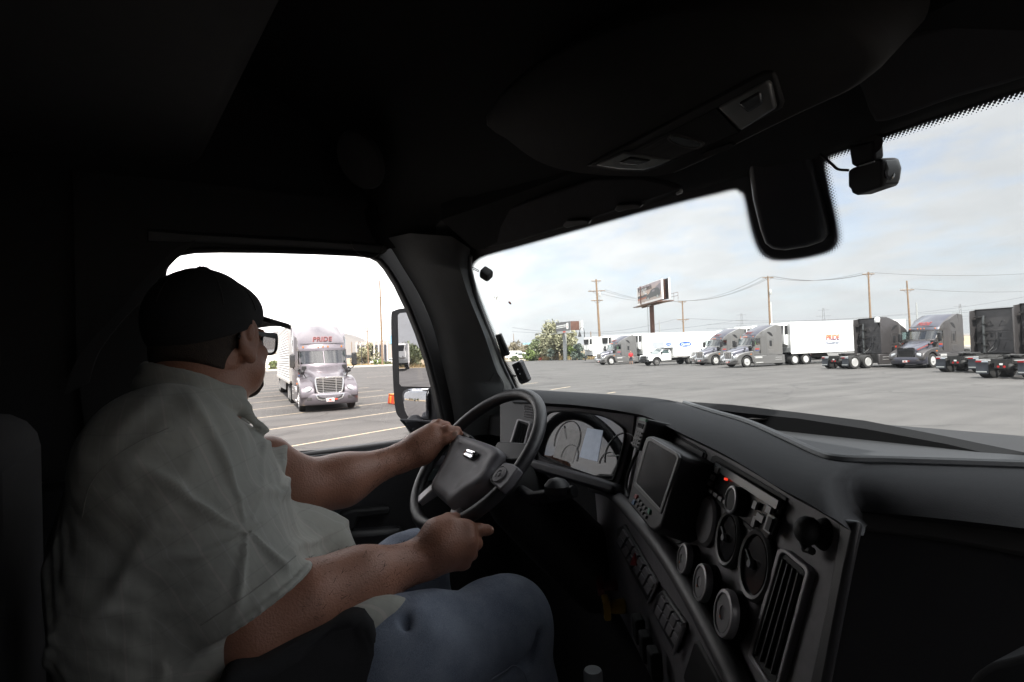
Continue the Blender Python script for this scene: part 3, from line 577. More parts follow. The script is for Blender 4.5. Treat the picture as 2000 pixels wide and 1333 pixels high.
# ---------------------------------------------------------------- trailers (origin: ground under the nose centre, -x towards the rear)
def make_trailer(name, skin, reefer=True, logo=False, length=14.6, ribbed=False, gear=True):
    t = empty(name); L = length
    if ribbed:                            # horizontally ribbed side sheets
        prof = []
        for i in range(41):
            z = 1.18+2.86*i/40; prof.append((1.285+(.022 if i % 2 else 0), z))
        sec = [(y, z) for y, z in prof]+[(-y, z) for y, z in prof[::-1]]
        b = MB(); b.loft([[(x, y, z) for y, z in sec] for x in (0, -L)]); bd = b.build('body', skin, t, smooth=False)
        d = MB()
        for sg in (-1, 1): d.box(-L, .02, sg*1.30-.03, sg*1.30+.03, 1.06, 1.22); d.box(-L, .02, sg*1.29-.03, sg*1.29+.03, 4.0, 4.12)
        d.box(-L, 0, -1.27, 1.27, 4.02, 4.1); d.build('rail', polished, bd, bevel=.01)
    else:
        b = MB(); b.box(-L, 0, -1.29, 1.29, 1.20, 4.08); bd = b.build('body', skin, t, bevel=.04)
        d = MB()
        for sg in (-1, 1): d.box(-L-.01, .012, sg*1.288-.02, sg*1.288+.02, 1.06, 1.24); d.box(-L-.01, .012, sg*1.288-.02, sg*1.288+.02, 3.98, 4.10)
        for sg in (-1, 1): d.box(-.02, .03, sg*1.27-.06, sg*1.27+.045, 1.2, 4.09)
        d.build('rail', whitep, bd, bevel=.008)
    d = MB()
    for sg in (-1, 1):
        for k in range(12): x = -.7-k*1.2; d.box(x-.22, x+.0, sg*1.30, sg*1.316, 1.13, 1.185)
    d.build('reflective_strip', redp, bd)
    d = MB()
    for sg in (-1, 1): d.box(-.10, -.0, sg*1.285, sg*1.298, 3.3, 3.7)
    d.build('nose_marker', redp, bd)
    d = MB(); d.box(-L+.1, -.2, -.5, .5, .98, 1.18); d.box(-2.6, -.4, -1.1, 1.1, 1.02, 1.15); d.box(-L+.2, -L+4.2, -.55, .55, .75, 1.0); d.build('underframe', chassis, t)
    for x in (-L+1.3, -L+2.6):
        for y in (-.94, .94): wheel_pair(t, x, y, face=1 if y > 0 else -1, dual=True)
    for sg in (-1, 1):
        d = MB(); pp = [(-4.2, 1.05), (-4.6, .55), (-L+3.6, .42), (-L+3.4, 1.05)]; d.prism([(x, sg*1.22, z) for x, z in pp], [(x, sg*1.25, z) for x, z in pp]); d.build('side_skirt', mat('grey_skirt', (.26, .255, .25), .5), t)
        d = MB(); d.box(-2.75, -2.6, sg*.75-.07, sg*.75+.07, .50 if gear else .42, 1.1); d.box(-2.72, -2.63, sg*.75-.045, sg*.75+.045, .03 if gear else .4, .5); d.box(-2.82, -2.53, sg*.75-.13, sg*.75+.13, .0 if gear else .38, .035 if gear else .42); d.build('landing_leg', chassis, t)
    d = MB(); d.box(-L+.05, -L+.15, -1.1, 1.1, .42, .55); d.box(-L+.05, -L+.12, -.75, -.65, .5, 1.1); d.box(-L+.05, -L+.12, .65, .75, .5, 1.1); d.build('rear_guard', greypole, t)
    if reefer:
        # refrigeration unit: tapered black condenser hood over white doors
        s1 = [(0.02, y, z) for y, z in ((-.98, 3.92), (.98, 3.92), (.98, 1.85), (-.98, 1.85))]; s2 = [(.42, y, z) for y, z in ((-.92, 3.86), (.92, 3.86), (.90, 1.98), (-.90, 1.98))]
        d = MB(); d.loft([s1, s2]); ru = d.build('cooling_unit', whitep, t, bevel=.07)
        d = MB(); pp = [(-.86, 3.80), (.86, 3.80), (.70, 3.00), (.62, 2.92), (-.62, 2.92), (-.70, 3.00)]; d.prism([(.40, y, z) for y, z in pp], [(.445, y, z) for y, z in pp]); d.build('condenser_hood', blackp, ru, bevel=.015)
        d = MB()
        for k in range(7): d.box(.445, .455, -.62+.012*k, .62-.012*k, 3.66-k*.09, 3.69-k*.09)
        d.build('hood_louvre', chassis, ru)
        for sg in (-1, 1): d = MB(); d.box(.03, .36, sg*.945-.03, sg*.945+.03, 2.95, 3.8); d.build('side_louvre', blackp, ru, bevel=.015)
        d = MB(); d.box(.428, .436, -.012, .012, 2.0, 2.9); d.box(.43, .45, -.62, -.50, 2.1, 2.22); d.box(.43, .45, -.1, .1, 2.0, 2.08); d.box(.43, .45, .56, .66, 2.15, 2.25); d.build('control_box', blackp, ru)
        d = MB(); d.box(.01, .05, -1.2, 1.2, 1.25, 1.65); d.tube([(.05, -.3, 1.5), (.2, -.3, 1.3), (.1, -.3, 1.1)], .02, 6); d.build('hose_panel', greypole, t)
    if logo:
        for sg in (-1, 1):
            def fn(v, z0, x0=-5.0, sg=sg): return (x0-sg*v.x, sg*(1.293+v.z), z0+v.y)
            text_mb('PRIDE', .74, shear=.22, extrude=.004, bold=.028, sx=.86, fn=lambda v, fn=fn: fn(v, 2.46)).build('logo_lettering', logo_grad, bd, smooth=False)
            text_mb('TRANSPORT', .30, extrude=.004, bold=.008, sx=1.0, fn=lambda v, fn=fn: fn(v, 1.92)).build('logo_lettering', navyp, bd, smooth=False)
            text_mb('SALT LAKE CITY, UTAH', .11, extrude=.003, sx=1.0, fn=lambda v, fn=fn: fn(v, 1.66)).build('logo_lettering', mat('grey_lettering', (.35, .35, .36), .5), bd, smooth=False)
    return t
# ---------------------------------------------------------------- the trucks on the lot
T_old = make_tractor('semi_truck', silver, hoodtop, sign=True)
T_violet = make_tractor('semi_truck', silver_violet, silver_violet, sign=True)
T_dark = make_tractor('semi_truck', darkpaint, darkpaint, sign=False, dome=True)
T_new = make_tractor('semi_truck', darkpaint, hoodtop, grille='black', newer=True, sign=True)
T_white = make_tractor('semi_truck', whitep, whitep, sign=False)
TR_logo = make_trailer('semi_trailer', white_side, reefer=True, logo=True)
TR_plain = make_trailer('semi_trailer', white_side, reefer=True)
TR_rib = make_trailer('semi_trailer', alu, reefer=False, ribbed=True)
TG = 'grey tractors parked in the row across the lot'
T1 = name_it(put(T_violet, -25.45, 6.35, .992, -.124), 'mauve silver semi truck facing the driver window, red sign letters over its windshield', None)
T2 = name_it(put(copy_tree(T_old), -58.0, 51.4, -.17, -.986), 'silver semi truck with the man in red standing beside its sleeper', TG)
T3 = name_it(put(copy_tree(T_old), -40.7, 50.8, -.19, -.98), 'silver semi truck half hidden behind the next one, beside the small white box truck', TG)
T4 = name_it(put(T_old, -33.8, 46.6, -.255, -.967), 'silver semi truck coupled to the white trailer with orange lettering in full view', TG)
T5 = name_it(put(T_dark, -21.6, 51.4, .255, .967), 'dark grey semi truck seen from behind with a white dome on its sleeper back', TG)
T6 = name_it(put(T_new, -19.2, 47.2, -.10, -.995), 'newer dark semi truck with a black grille and red stripe on the hood', TG)
_x, _y = ground(1864, 34.5); T7 = copy_tree(T_dark); put(T7, _x+7.5*.21, _y+7.5*.978, .21, .978)
_x, _y = ground(1953, 28.5); T8 = copy_tree(T_dark); put(T8, _x+7.5*.20, _y+7.5*.98, .20, .98)
for o in (T7, T8):
    for ch in list(o.children):
        if ch.name.startswith('satellite_dome'):
            for c2 in list(ch.children): bpy.data.objects.remove(c2)
            bpy.data.objects.remove(ch)
name_it(T7, 'dark semi truck without trailer beside the newer black-grilled truck, its bare frame to the camera', TG)
name_it(T8, 'dark semi truck at the picture edge, nearest of the bare frames', TG)
TW = name_it(put(T_white, -44.6, 54.6, -.19, -.98), 'white semi truck mostly hidden behind the white box truck', None)
# stripe on the newer hood
def stripe():
    for sg in (-1, 1):
        d = MB(); d.loft([[(1.02, sg*.70, 1.36), (.6, sg*.84, 1.52), (.1, sg*.95, 1.69), (-.42, sg*1.01, 1.86)], [(1.0, sg*.715, 1.30), (.6, sg*.86, 1.47), (.1, sg*.965, 1.64), (-.42, sg*1.02, 1.80)]], close=False, cap=False); d.build('hood_stripe', mat('dark_red_stripe', (.24, .035, .025), .4), T6)
        d = MB(); d.prism([(-2.5, sg*1.236, 1.62), (-2.72, sg*1.236, 1.62), (-2.62, sg*1.236, 1.45)], [(-2.5, sg*1.222, 1.62), (-2.72, sg*1.222, 1.62), (-2.62, sg*1.222, 1.45)]); d.build('red_heart_sticker', redp, T5)
stripe()
RG = 'white refrigerated trailers in the row'
def trailer_at(proto, x, y, hx, hy, label, group=RG, first=False):
    o = proto if first else copy_tree(proto); put(o, x, y, hx, hy); return tag(o, label, 'trailer', group)
trailer_at(TR_rib, -25.45-4.55*.992, 6.35+4.55*.124, .992, -.124, 'ribbed aluminium trailer behind the mauve silver semi truck', None, True)
def behind(T, k=5.0): a = T.rotation_euler[2]; return T.location.x-k*math.cos(a), T.location.y-k*math.sin(a), math.cos(a), math.sin(a)
trailer_at(TR_logo, *behind(T4), 'white trailer with the whole orange lettering in view, left of the white dome', RG, True)
trailer_at(TR_logo, *behind(T2), 'white trailer whose orange lettering is half covered by the small box truck')
trailer_at(TR_plain, *behind(T3), 'white trailer coupled to the half hidden silver truck', RG, True)
trailer_at(TR_plain, *behind(TW), 'white trailer with its black cooler showing above the small box truck')
_x, _y = ground(1150, 92); trailer_at(TR_plain, _x, _y, -.17, -.986, 'parked white trailer without tractor, leftmost of the row beside the bushes')
_x, _y = ground(1187, 85); trailer_at(TR_plain, _x, _y, -.17, -.986, 'parked white trailer just left of the silver truck with the man in red')
trailer_at(TR_plain, -20.5, 66, -.255, -.967, 'white trailer seen over the hoods between the two dark trucks')
# the trailer that shows in the door mirror, standing behind our own truck
trailer_at(TR_plain, -31.6, -75.0, .34, .94, 'white trailer on its landing legs behind us, seen in the door mirror', None)

# ---------------------------------------------------------------- small white box truck
def box_truck(x, y):
    t = empty('box_truck', (x, y, 0), math.atan2(-.98, -.19), 'white service truck with a small box body and blue oval signs', 'box truck')
    # cab: side outline extruded, upper part narrower
    b = MB(); pp = [(1.05, .55), (1.12, .75), (1.10, 1.12), (.95, 1.22), (-.35, 1.30), (-.42, 1.32), (-2.02, 1.36), (-2.05, .58), (-.62, .52)]
    pp += [(.52*math.cos(a), .42+.52*math.sin(a)) for a in np.linspace(math.radians(165), math.radians(15), 9)]
    b.prism([(x_, -.98, z) for x_, z in pp], [(x_, .98, z) for x_, z in pp]); cab = b.build('cab', whitep, t, bevel=.06, seg=3)
    b = MB(); sec = []
    for z, f, k, w in ((1.30, -.28, -2.0, .94), (1.62, -.72, -2.0, .89), (1.90, -1.05, -1.98, .82), (1.98, -1.25, -1.92, .76)): sec.append([(f, -w*.85, z), (f, w*.85, z), (f-.12, w, z), (k, w, z), (k, -w, z), (f-.12, -w, z)])
    b.loft(sec); b.build('cab_roof', whitep, t, bevel=.03)
    b = MB(); b.loft([[(-.28-.02, y_*.82, 1.33), (-.70, y_*.78, 1.60), (-1.0, y_*.72, 1.84)] for y_ in (-1, -.3, .3, 1)], close=False, cap=False); gl = b.build('windshield', mat('dark_car_glass', (.06, .085, .085), .08, coat=.5), t)
    gl.location = (.045, 0, .02)
    for sg in (-1, 1):
        b = MB(); q = [(-.62, 1.37), (-.98, 1.78), (-1.72, 1.82), (-1.78, 1.40)]; b.prism([(x_, sg*(.955-(z-1.3)*.19), z) for x_, z in q], [(x_, sg*(.90-(z-1.3)*.19), z) for x_, z in q]); b.build('side_window', mat('dark_car_glass', (.06, .085, .085), .08, coat=.5), t)
        b = MB(); b.box(-.72, -.58, sg*1.02-.10, sg*1.02+.14*0+.10, 1.33, 1.62); b.build('side_mirror', blackp, t, bevel=.03)
        b = MB(); b.tube([(.58*math.cos(a), sg*.97, .42+.58*math.sin(a)) for a in np.linspace(math.radians(5), math.radians(175), 12)], .07, 6); b.build('wheel_flare', blackp, t)
        wheel_pair(t, 0, sg*.86, r=.42, w=.26, face=sg, steel=True); wheel_pair(t, -4.6, sg*.78, r=.42, w=.24, face=sg, dual=True, steel=True)
        b = MB(); b.box(1.02, 1.14, sg*.78-.16, sg*.78+.16, .98, 1.16); b.build('headlight', whitelens, t, bevel=.03)
    b = MB(); b.box(1.05, 1.22, -1.0, 1.0, .42, .72); b.box(1.05, 1.30, -.55, .55, .62, .95); b.box(1.08, 1.16, -.55, .55, .95, 1.18); b.build('front_bumper', blackp, t, bevel=.04)
    b = MB(); b.box(-7.0, .8, -.42, .42, .55, .80); b.build('chassis_frame', chassis, t)
    b = MB(); b.box(-6.9, -2.25, -1.18, 1.18, .95, 2.95); bx = b.build('box_body', whitep, t, bevel=.05)
    b = MB(); b.box(-2.3, -.95, -1.10, 1.10, 2.02, 2.80); b.loft([[(-2.3, -1.1, 2.8), (-2.3, 1.1, 2.8), (-1.0, 1.1, 2.8), (-1.0, -1.1, 2.8)], [(-2.25, -1.0, 2.93), (-2.25, 1.0, 2.93), (-1.2, 1.0, 2.90), (-1.2, -1.0, 2.90)]]); b.build('box_overhang', mat('off_white_panel', (.62, .64, .67), .5), t, bevel=.05)
    for sg in (-1, 1):
        b = MB(); e = [(-3.95+.88*math.cos(a), 2.38+.31*math.sin(a)) for a in np.linspace(0, 2*math.pi, 28, endpoint=False)]; b.prism([(x_, sg*1.179, z) for x_, z in e], [(x_, sg*1.188, z) for x_, z in e]); ov = b.build('oval_sign', bluep, bx)
        text_mb('Carrier', .42, shear=.25, extrude=.004, bold=.012, fn=lambda v, sg=sg: (-3.95-sg*v.x, sg*(1.190+v.z), 2.37+v.y)).build('oval_lettering', whitep, ov, smooth=False)
        b = MB(); e = [(-1.62+.36*math.cos(a), 2.45+.19*math.sin(a)) for a in np.linspace(0, 2*math.pi, 24, endpoint=False)]; b.prism([(x_, sg*1.099, z) for x_, z in e], [(x_, sg*1.108, z) for x_, z in e]); ov = b.build('oval_sign', bluep, t)
        text_mb('Carrier', .17, shear=.25, extrude=.003, bold=.005, fn=lambda v, sg=sg: (-1.62-sg*v.x, sg*(1.109+v.z), 2.45+v.y)).build('oval_lettering', whitep, ov, smooth=False)
        text_mb('TRANSICOLD', .17, extrude=.003, spacing=1.5, fn=lambda v, sg=sg: (-3.95-sg*v.x, sg*(1.181+v.z), 1.80+v.y)).build('body_lettering', mat('pale_blue_lettering', (.45, .52, .62), .5), bx, smooth=False)
        b = MB(); b.box(-4.85, -3.9, sg*1.184-.004, sg*1.184+.004, 1.52, 1.57); b.box(-3.85, -3.1, sg*1.184-.004, sg*1.184+.004, 1.53, 1.55); b.build('body_stripe', bluep, bx)
        text_mb('UTAH', .16, extrude=.003, spacing=2.0, fn=lambda v, sg=sg: (-3.95-sg*v.x, sg*(1.181+v.z), 1.28+v.y)).build('body_lettering', mat('pale_blue_lettering', (.45, .52, .62), .5), bx, smooth=False)
        b = MB()
        for k in range(6): b.box(-2.9-k*.62, -2.75-k*.62, sg*1.184-.004, sg*1.184+.004, 1.02, 1.06)
        b.build('reflective_strip', redp, bx)
    return t
box_truck(-47.6, 49.3)

# ---------------------------------------------------------------- parked cars and vans far behind the kerb
def far_car(x, y, rz, m, label, kind='car'):
    t = empty('parked_' + ('car' if kind == 'car' else 'pickup' if kind == 'pickup' else 'van'), (x, y, .02), rz, label, kind, 'vehicles parked beyond the kerb')
    if kind == 'car': pp = [(2.2, .35), (2.25, .7), (1.2, .9), (.5, 1.42), (-.9, 1.45), (-1.7, 1.0), (-2.2, .95), (-2.25, .4)]
    elif kind == 'pickup': pp = [(2.6, .45), (2.65, 1.0), (1.3, 1.15), (.75, 1.85), (-.6, 1.88), (-.75, 1.2), (-2.7, 1.2), (-2.75, .5)]
    else: pp = [(2.4, .45), (2.5, 1.0), (1.9, 1.3), (1.4, 2.3), (-2.6, 2.4), (-2.7, .5)]
    b = MB(); b.prism([(x_, -.9, z) for x_, z in pp], [(x_, .9, z) for x_, z in pp]); b.build('body', m, t, bevel=.1, seg=2)
    for sg in (-1, 1):
        for wx in (1.45, -1.5): wheel_pair(t, wx, sg*.82, r=.36, w=.22, face=sg)
        b = MB(); q = {'car': [(.95, 1.0), (.45, 1.35), (-.85, 1.38), (-1.4, 1.02)], 'pickup': [(1.1, 1.2), (.7, 1.75), (-.45, 1.78), (-.5, 1.22)], 'van': [(1.7, 1.35), (1.35, 1.95), (.4, 2.0), (.4, 1.4)]}[kind]
        b.prism([(x_, sg*.906, z) for x_, z in q], [(x_, sg*.88, z) for x_, z in q]); b.build('side_window', mat('dark_car_glass', (.06, .085, .085), .08), t)
for px, D, rz, m, lab, k in ((1006, 150, .6, whitep, 'white van with a long roof, leftmost of the vehicles beyond the kerb', 'van'), (1018, 146, .5, whitep, 'white pickup parked between the van and the round bush', 'pickup'), (1047, 158, .9, whitep, 'white van parked behind the round green bush', 'van'),
                             (1058, 150, 1.2, silver, 'small silver car left of the low blue-green conifer', 'car'), (1065, 149, 1.1, darkpaint, 'dark car just left of the low conifer', 'car'), (1081, 152, 1.3, darkpaint, 'dark car right of the low conifer, under the tall grey tree', 'car'),
                             (722, 165, 1.4, whitep, 'white pickup behind the wooden poles by the grey building', 'pickup'), (742, 170, .3, darkpaint, 'dark car parked in front of the ribbed grey wall', 'car'), (768, 168, .2, whitep, 'white car in front of the blue-topped building', 'car'), (782, 166, .2, darkpaint, 'dark car next to the white one under the blue-topped wall', 'car')):
    x, y = ground(px, D); far_car(x, y, rz, m, lab, k)

# ---------------------------------------------------------------- buildings
def buildings():
    x, y = ground(700, 172); t = empty('warehouse', (x, y, 0), math.atan2(_R[1], _R[0]), 'long grey warehouse with upright fins and a pale blue top band', 'building')
    b = MB(); b.box(-2, 34, 4, 30, 0, 7.0); bd = b.build('wall', mat('grey_cladding', (.36, .33, .31), .7, nscale=.3, namt=.08), t)
    b = MB(); b.box(8.6, 34.2, 3.86, 30.2, 6.0, 8.6); b.build('blue_band', skytint, t)
    for k in range(8): b = MB(); b.prism([(-1.6+k*1.35, 4, 0), (-1.3+k*1.35, 4, 0), (-1.3+k*1.35, 4, 6.6), (-1.6+k*1.35, 4, 6.6)], [(-1.6+k*1.35, 2.9, 0), (-1.3+k*1.35, 2.9, 0), (-1.3+k*1.35, 3.3, 6.2), (-1.6+k*1.35, 3.3, 6.2)]); b.build('fin', mat('pale_cladding', (.60, .57, .54), .7), t)
    for k in range(7): b = MB(); b.box(-1.22+k*1.35, -.38+k*1.35, 3.9, 3.985, .3, 5.8); b.build('window', mat('dark_window', (.05, .055, .07), .2), t)
    x, y = ground(505, 165); t = empty('white_shed', (x, y, 0), math.atan2(_R[1], _R[0]), 'low white building with level siding, glimpsed left of the mauve truck', 'building')
    b = MB(); b.box(-14, 8.0, 0, 14, 0, 4.4); b.build('wall', whitep, t)
    b = MB()
    for k in range(7): b.box(-14, 8.0, -.05, -.005, .55+k*.58, .60+k*.58)
    b.build('siding_joint', mat('grey_lettering', (.35, .35, .36), .5), t)
    b = MB(); b.prism([(-14.4, -.4, 4.4), (8.4, -.4, 4.4), (8.4, 14.4, 4.4), (-14.4, 14.4, 4.4)], [(-14.4, -.4, 4.6), (8.4, -.4, 4.6), (8.4, 14.4, 5.6), (-14.4, 14.4, 5.6)]); b.build('roof', greypole, t)
    x, y = ground(1046, 190); t = empty('low_depot', (x, y, 0), math.atan2(_R[1], _R[0]), 'low white depot with a pale blue roof edge behind the bushes', 'building')
    b = MB(); b.box(-4, 3, 0, 8, 0, 4.2); b.build('wall', whitep, t); b = MB(); b.box(-4.2, 3.2, -.2, 8.2, 4.2, 4.9); b.build('roof', skytint, t)
buildings()

# ---------------------------------------------------------------- billboards
def billboard_big():
    pm = ground(1276, 106); t = empty('billboard', (pm[0], pm[1], 0), 0, 'large billboard on one brown steel post, motorcycle poster with a dark vehicle', 'billboard')
    def W(p): return (p[0]-pm[0], p[1]-pm[1], p[2])
    A = atD(1244.5, 580, 113); B = atD(1293, 570, 99)
    hA0, hA1 = atD(1244.5, 597.5, 113)[2], atD(1244.5, 562.5, 113)[2]
    e = nrm([B[0]-A[0], B[1]-A[1], 0]); Lp = np.hypot(B[0]-A[0], B[1]-A[1]); n = nrm(np.cross(e, [0, 0, 1]))
    if np.dot(n, CAM-A) < 0: n = -n
    z0, z1 = hA0, hA1; H = z1-z0; O = np.array([A[0], A[1], z0])
    def Pp(u, v, o=0.0): return W(O+e*u*Lp+np.array([0, 0, v*H])+n*o)
    def slab(pts, o0, o1, name, m, par): d = MB(); d.prism([Pp(u, v, o0) for u, v in pts], [Pp(u, v, o1) for u, v in pts]); return d.build(name, m, par, smooth=False)
    pn = slab([(0, 0), (1, 0), (1, 1), (0, 1)], -.25, 0, 'poster_panel', whitep, t)
    slab([(.03, .1), (.97, .1), (.97, .97), (.03, .97)], .0, .02, 'poster_sky', grad_mat('poster_dusk', [(0, (.42, .30, .25)), (.5, (.50, .34, .24)), (1, (.36, .30, .34))], lo=z0, hi=z1), pn)
    slab([(.03, .1), (.97, .1), (.97, .24), (.5, .27), (.03, .23)], .02, .03, 'poster_road', mat('poster_sand', (.45, .38, .34), .6), pn)
    slab([(.03, .23), (.4, .27), (.4, .36), (.03, .33)], .021, .034, 'poster_earth', mat('poster_red_earth', (.38, .13, .07), .6), pn)
    slab([(.03, .33), (.4, .36), (.46, .50), (.38, .52), (.25, .44), (.12, .50), (.03, .46)], .02, .032, 'poster_ridge', mat('poster_ridge', (.07, .065, .07), .6), pn)
    slab([(.72, .62), (.80, .72), (.90, .80), (.97, .84), (.97, .4), (.7, .4)], .02, .031, 'poster_ridge', mat('poster_far_ridge', (.22, .19, .21), .6), pn)
    slab([(.40, .22), (.42, .40), (.52, .46), (.60, .62), (.72, .66), (.86, .64), (.93, .50), (.95, .30), (.90, .18), (.80, .17), (.76, .24), (.56, .22), (.52, .16), (.45, .16)], .03, .045, 'poster_vehicle', mat('poster_black', (.025, .025, .026), .5), pn)
    slab([(.63, .50), (.65, .59), (.74, .61), (.74, .50)], .045, .05, 'poster_window', mat('poster_far_ridge', (.22, .19, .21), .6), pn)
    for u in (.475, .84): slab([(u+.035*math.cos(a), .20+.075*math.sin(a)) for a in np.linspace(0, 6.28, 12, endpoint=False)], .045, .052, 'poster_wheel', greypole, pn)
    def fn(v, u0, v0): return W(O+e*(u0*Lp+v.x)+np.array([0, 0, v0*H+v.y])+n*(.045+v.z))
    text_mb('Motorcycles blend in.', .10*Lp, align='LEFT', bold=.012, sx=.66, fn=lambda v: fn(v, .06, .80)).build('poster_lettering', blackp, pn, smooth=False)
    text_mb('LOOK TWICE.', .115*Lp, align='LEFT', bold=.03, sx=.50, fn=lambda v: fn(v, .06, .62)).build('poster_lettering', whitep, pn, smooth=False)
    text_mb('reagan', .055*Lp, extrude=.004, fn=lambda v: fn(v, .50, -.10)).build('owner_lettering', whitep, t, smooth=False)
    # second face, its framed back towards us
    C2 = atD(1305.5, 570, 98.5); e2 = nrm([A[0]-C2[0], A[1]-C2[1], 0]); n2 = nrm(np.cross([0, 0, 1], e2)); O2 = np.array([C2[0], C2[1], z0])
    if np.dot(n2, n) > 0: n2 = -n2
    def P2(u, v, o=0): return W(O2+e2*u*Lp*.92+np.array([0, 0, v*H])+n2*o)
    d = MB(); d.prism([P2(0, 0), P2(1, 0), P2(1, 1), P2(0, 1)], [P2(0, 0, .25), P2(1, 0, .25), P2(1, 1, .25), P2(0, 1, .25)]); d.build('poster_panel', mat('dark_brown_back', (.030, .018, .016), .8), t, smooth=False)
    d = MB(); d.prism([P2(-.01, -.02, .02), P2(-.01, 1.03, .02), P2(-.01, 1.03, .3), P2(-.01, -.02, .3)], [P2(.0, -.02, .02), P2(.0, 1.03, .02), P2(.0, 1.03, .3), P2(.0, -.02, .3)]); d.build('edge_trim', whitep, t)
    d = MB()
    for u in (.08, .35, .65, .95): d.tube([P2(u, 0, -.25), P2(u, 1, -.25)], .09, 5)
    for v in np.linspace(.08, .95, 8): d.tube([P2(.05, v, -.2), P2(.32, v, -.2)], .045, 4)
    for u in (.2, .5, .8): d.tube([W(O+e*u*Lp+np.array([0, 0, .9*H])-n*.3), P2(1-u, .9, -.3)], .09, 5); d.tube([W(O+e*u*Lp+np.array([0, 0, .1*H])-n*.3), P2(1-u, .1, -.3)], .09, 5)
    d.build('back_frame', rust, t)
    # platform, rail, post
    zc = z0-.75; d = MB(); q0 = O-np.array([0, 0, 0]); 
    d.box(-.5, .5, -.1, .1, 0, .1, frame_M(W(np.array([A[0], A[1], zc+.35])), e, (0, 0, 1)))
    d.prism([Pp(-.0, -.08, .9), Pp(1.0, -.08, .9), P2(.0, -.08, .9), P2(.95, -.08, .9)], [Pp(-.0, -.12, .9), Pp(1.0, -.12, .9), P2(.0, -.12, .9), P2(.95, -.12, .9)])
    d.prism([Pp(.15, -.19, -.1), Pp(.9, -.19, -.1), Pp(.9, -.19, -.4), Pp(.15, -.19, -.4)], [Pp(.15, .0, -.1), Pp(.9, .0, -.1), Pp(.9, .0, -.4), Pp(.15, .0, -.4)]); d.build('catwalk', rust, t, smooth=False)
    d = MB()
    for v in (.10, .26): d.tube([P2(-.12, v, 1.0), P2(.9, v, 1.0)], .03, 4)
    for u in np.linspace(-.12, .9, 9): d.tube([P2(u, -.1, 1.0), P2(u, .26, 1.0)], .03, 4)
    d.build('guard_rail', rust, t)
    d = MB(); d.tube([(0, 0, 0), (0, 0, z0-.2)], .42, 14); d.build('post', rust, t)
    d = MB(); d.tube([(-.55, -.5, 2.5), (-.55, -.5, z0-.5)], .05, 5); d.build('cable_conduit', greypole, t)
billboard_big()
def billboard_small():
    pm = ground(1103.5, 118); t = empty('billboard', (pm[0], pm[1], 0), 0, 'smaller dark grey billboard on a pale steel post among the bushes', 'billboard')
    A = atD(1085.5, 640, 120); B = atD(1113, 638, 114); z0, z1 = atD(1086, 648.5, 120)[2], atD(1086, 631.5, 120)[2]; H = z1-z0
    e = nrm([B[0]-A[0], B[1]-A[1], 0]); Lp = np.hypot(B[0]-A[0], B[1]-A[1]); n = nrm(np.cross(e, [0, 0, 1])); O = np.array([A[0], A[1], z0])
    if np.dot(n, CAM-A) < 0: n = -n
    def Pp(u, v, o=0.0): p = O+e*u*Lp+np.array([0, 0, v*H])+n*o; return (p[0]-pm[0], p[1]-pm[1], p[2])
    def slab(pts, o0, o1, name, m, par): d = MB(); d.prism([Pp(u, v, o0) for u, v in pts], [Pp(u, v, o1) for u, v in pts]); return d.build(name, m, par, smooth=False)
    pn = slab([(0, 0), (1, 0), (1, 1), (0, 1)], -.2, 0, 'poster_panel', mat('poster_slate', (.115, .115, .12), .6), t)
    cap_ = [(.83+.075*math.cos(a), .76+.10*math.sin(a)) for a in np.linspace(0, math.pi, 9)]+[(.83+.075*math.cos(a), .26+.10*math.sin(a)) for a in np.linspace(math.pi, 2*math.pi, 9)]
    c = slab(cap_, 0, .03, 'poster_can', whitep, pn); slab([(.815, .34), (.845, .34), (.85, .44), (.83, .52), (.81, .44)], .03, .04, 'poster_mark', redp, c)
    for (u0, u1, v, h) in ((.06, .22, .60, .13), (.24, .52, .62, .13), (.55, .72, .64, .13), (.06, .16, .40, .09), (.18, .30, .41, .09), (.32, .54, .43, .09), (.56, .72, .45, .09)):
        slab([(u0, v-h/2), (u1, v-h/2), (u1, v+h/2), (u0, v+h/2)], 0, .025, 'poster_lettering', whitep, pn)
    slab([(.1, -.2), (1.0, -.2), (1.0, .0), (.1, .0)], -.25, -.02, 'owner_panel', greypole, t); slab([(.5, -.17), (.68, -.17), (.68, -.03), (.5, -.03)], -.02, .01, 'owner_mark', redp, t)
    slab([(-.25, -.27), (1.1, -.27), (1.1, -.22), (-.25, -.22)], -.4, .9, 'catwalk', greypole, t)
    slab([(1.06, .05), (1.22, -.05), (1.22, 1.0), (1.06, 1.0)], -2.2, -1.9, 'poster_panel', whitep, t)
    d = MB(); d.prism([Pp(1.0, 0, -.2), Pp(1.05, 0, -2.0), Pp(1.05, 1, -2.0), Pp(1.0, 1, -.2)], [Pp(.95, 0, -.3), Pp(1.0, 0, -2.0), Pp(1.0, 1, -2.0), Pp(.95, 1, -.3)]); d.build('back_frame', rust, t, smooth=False)
    d = MB(); d.tube([(0, 0, 0), (0, 0, z0-.2)], .42, 14); d.build('post', greypole, t)
billboard_small()

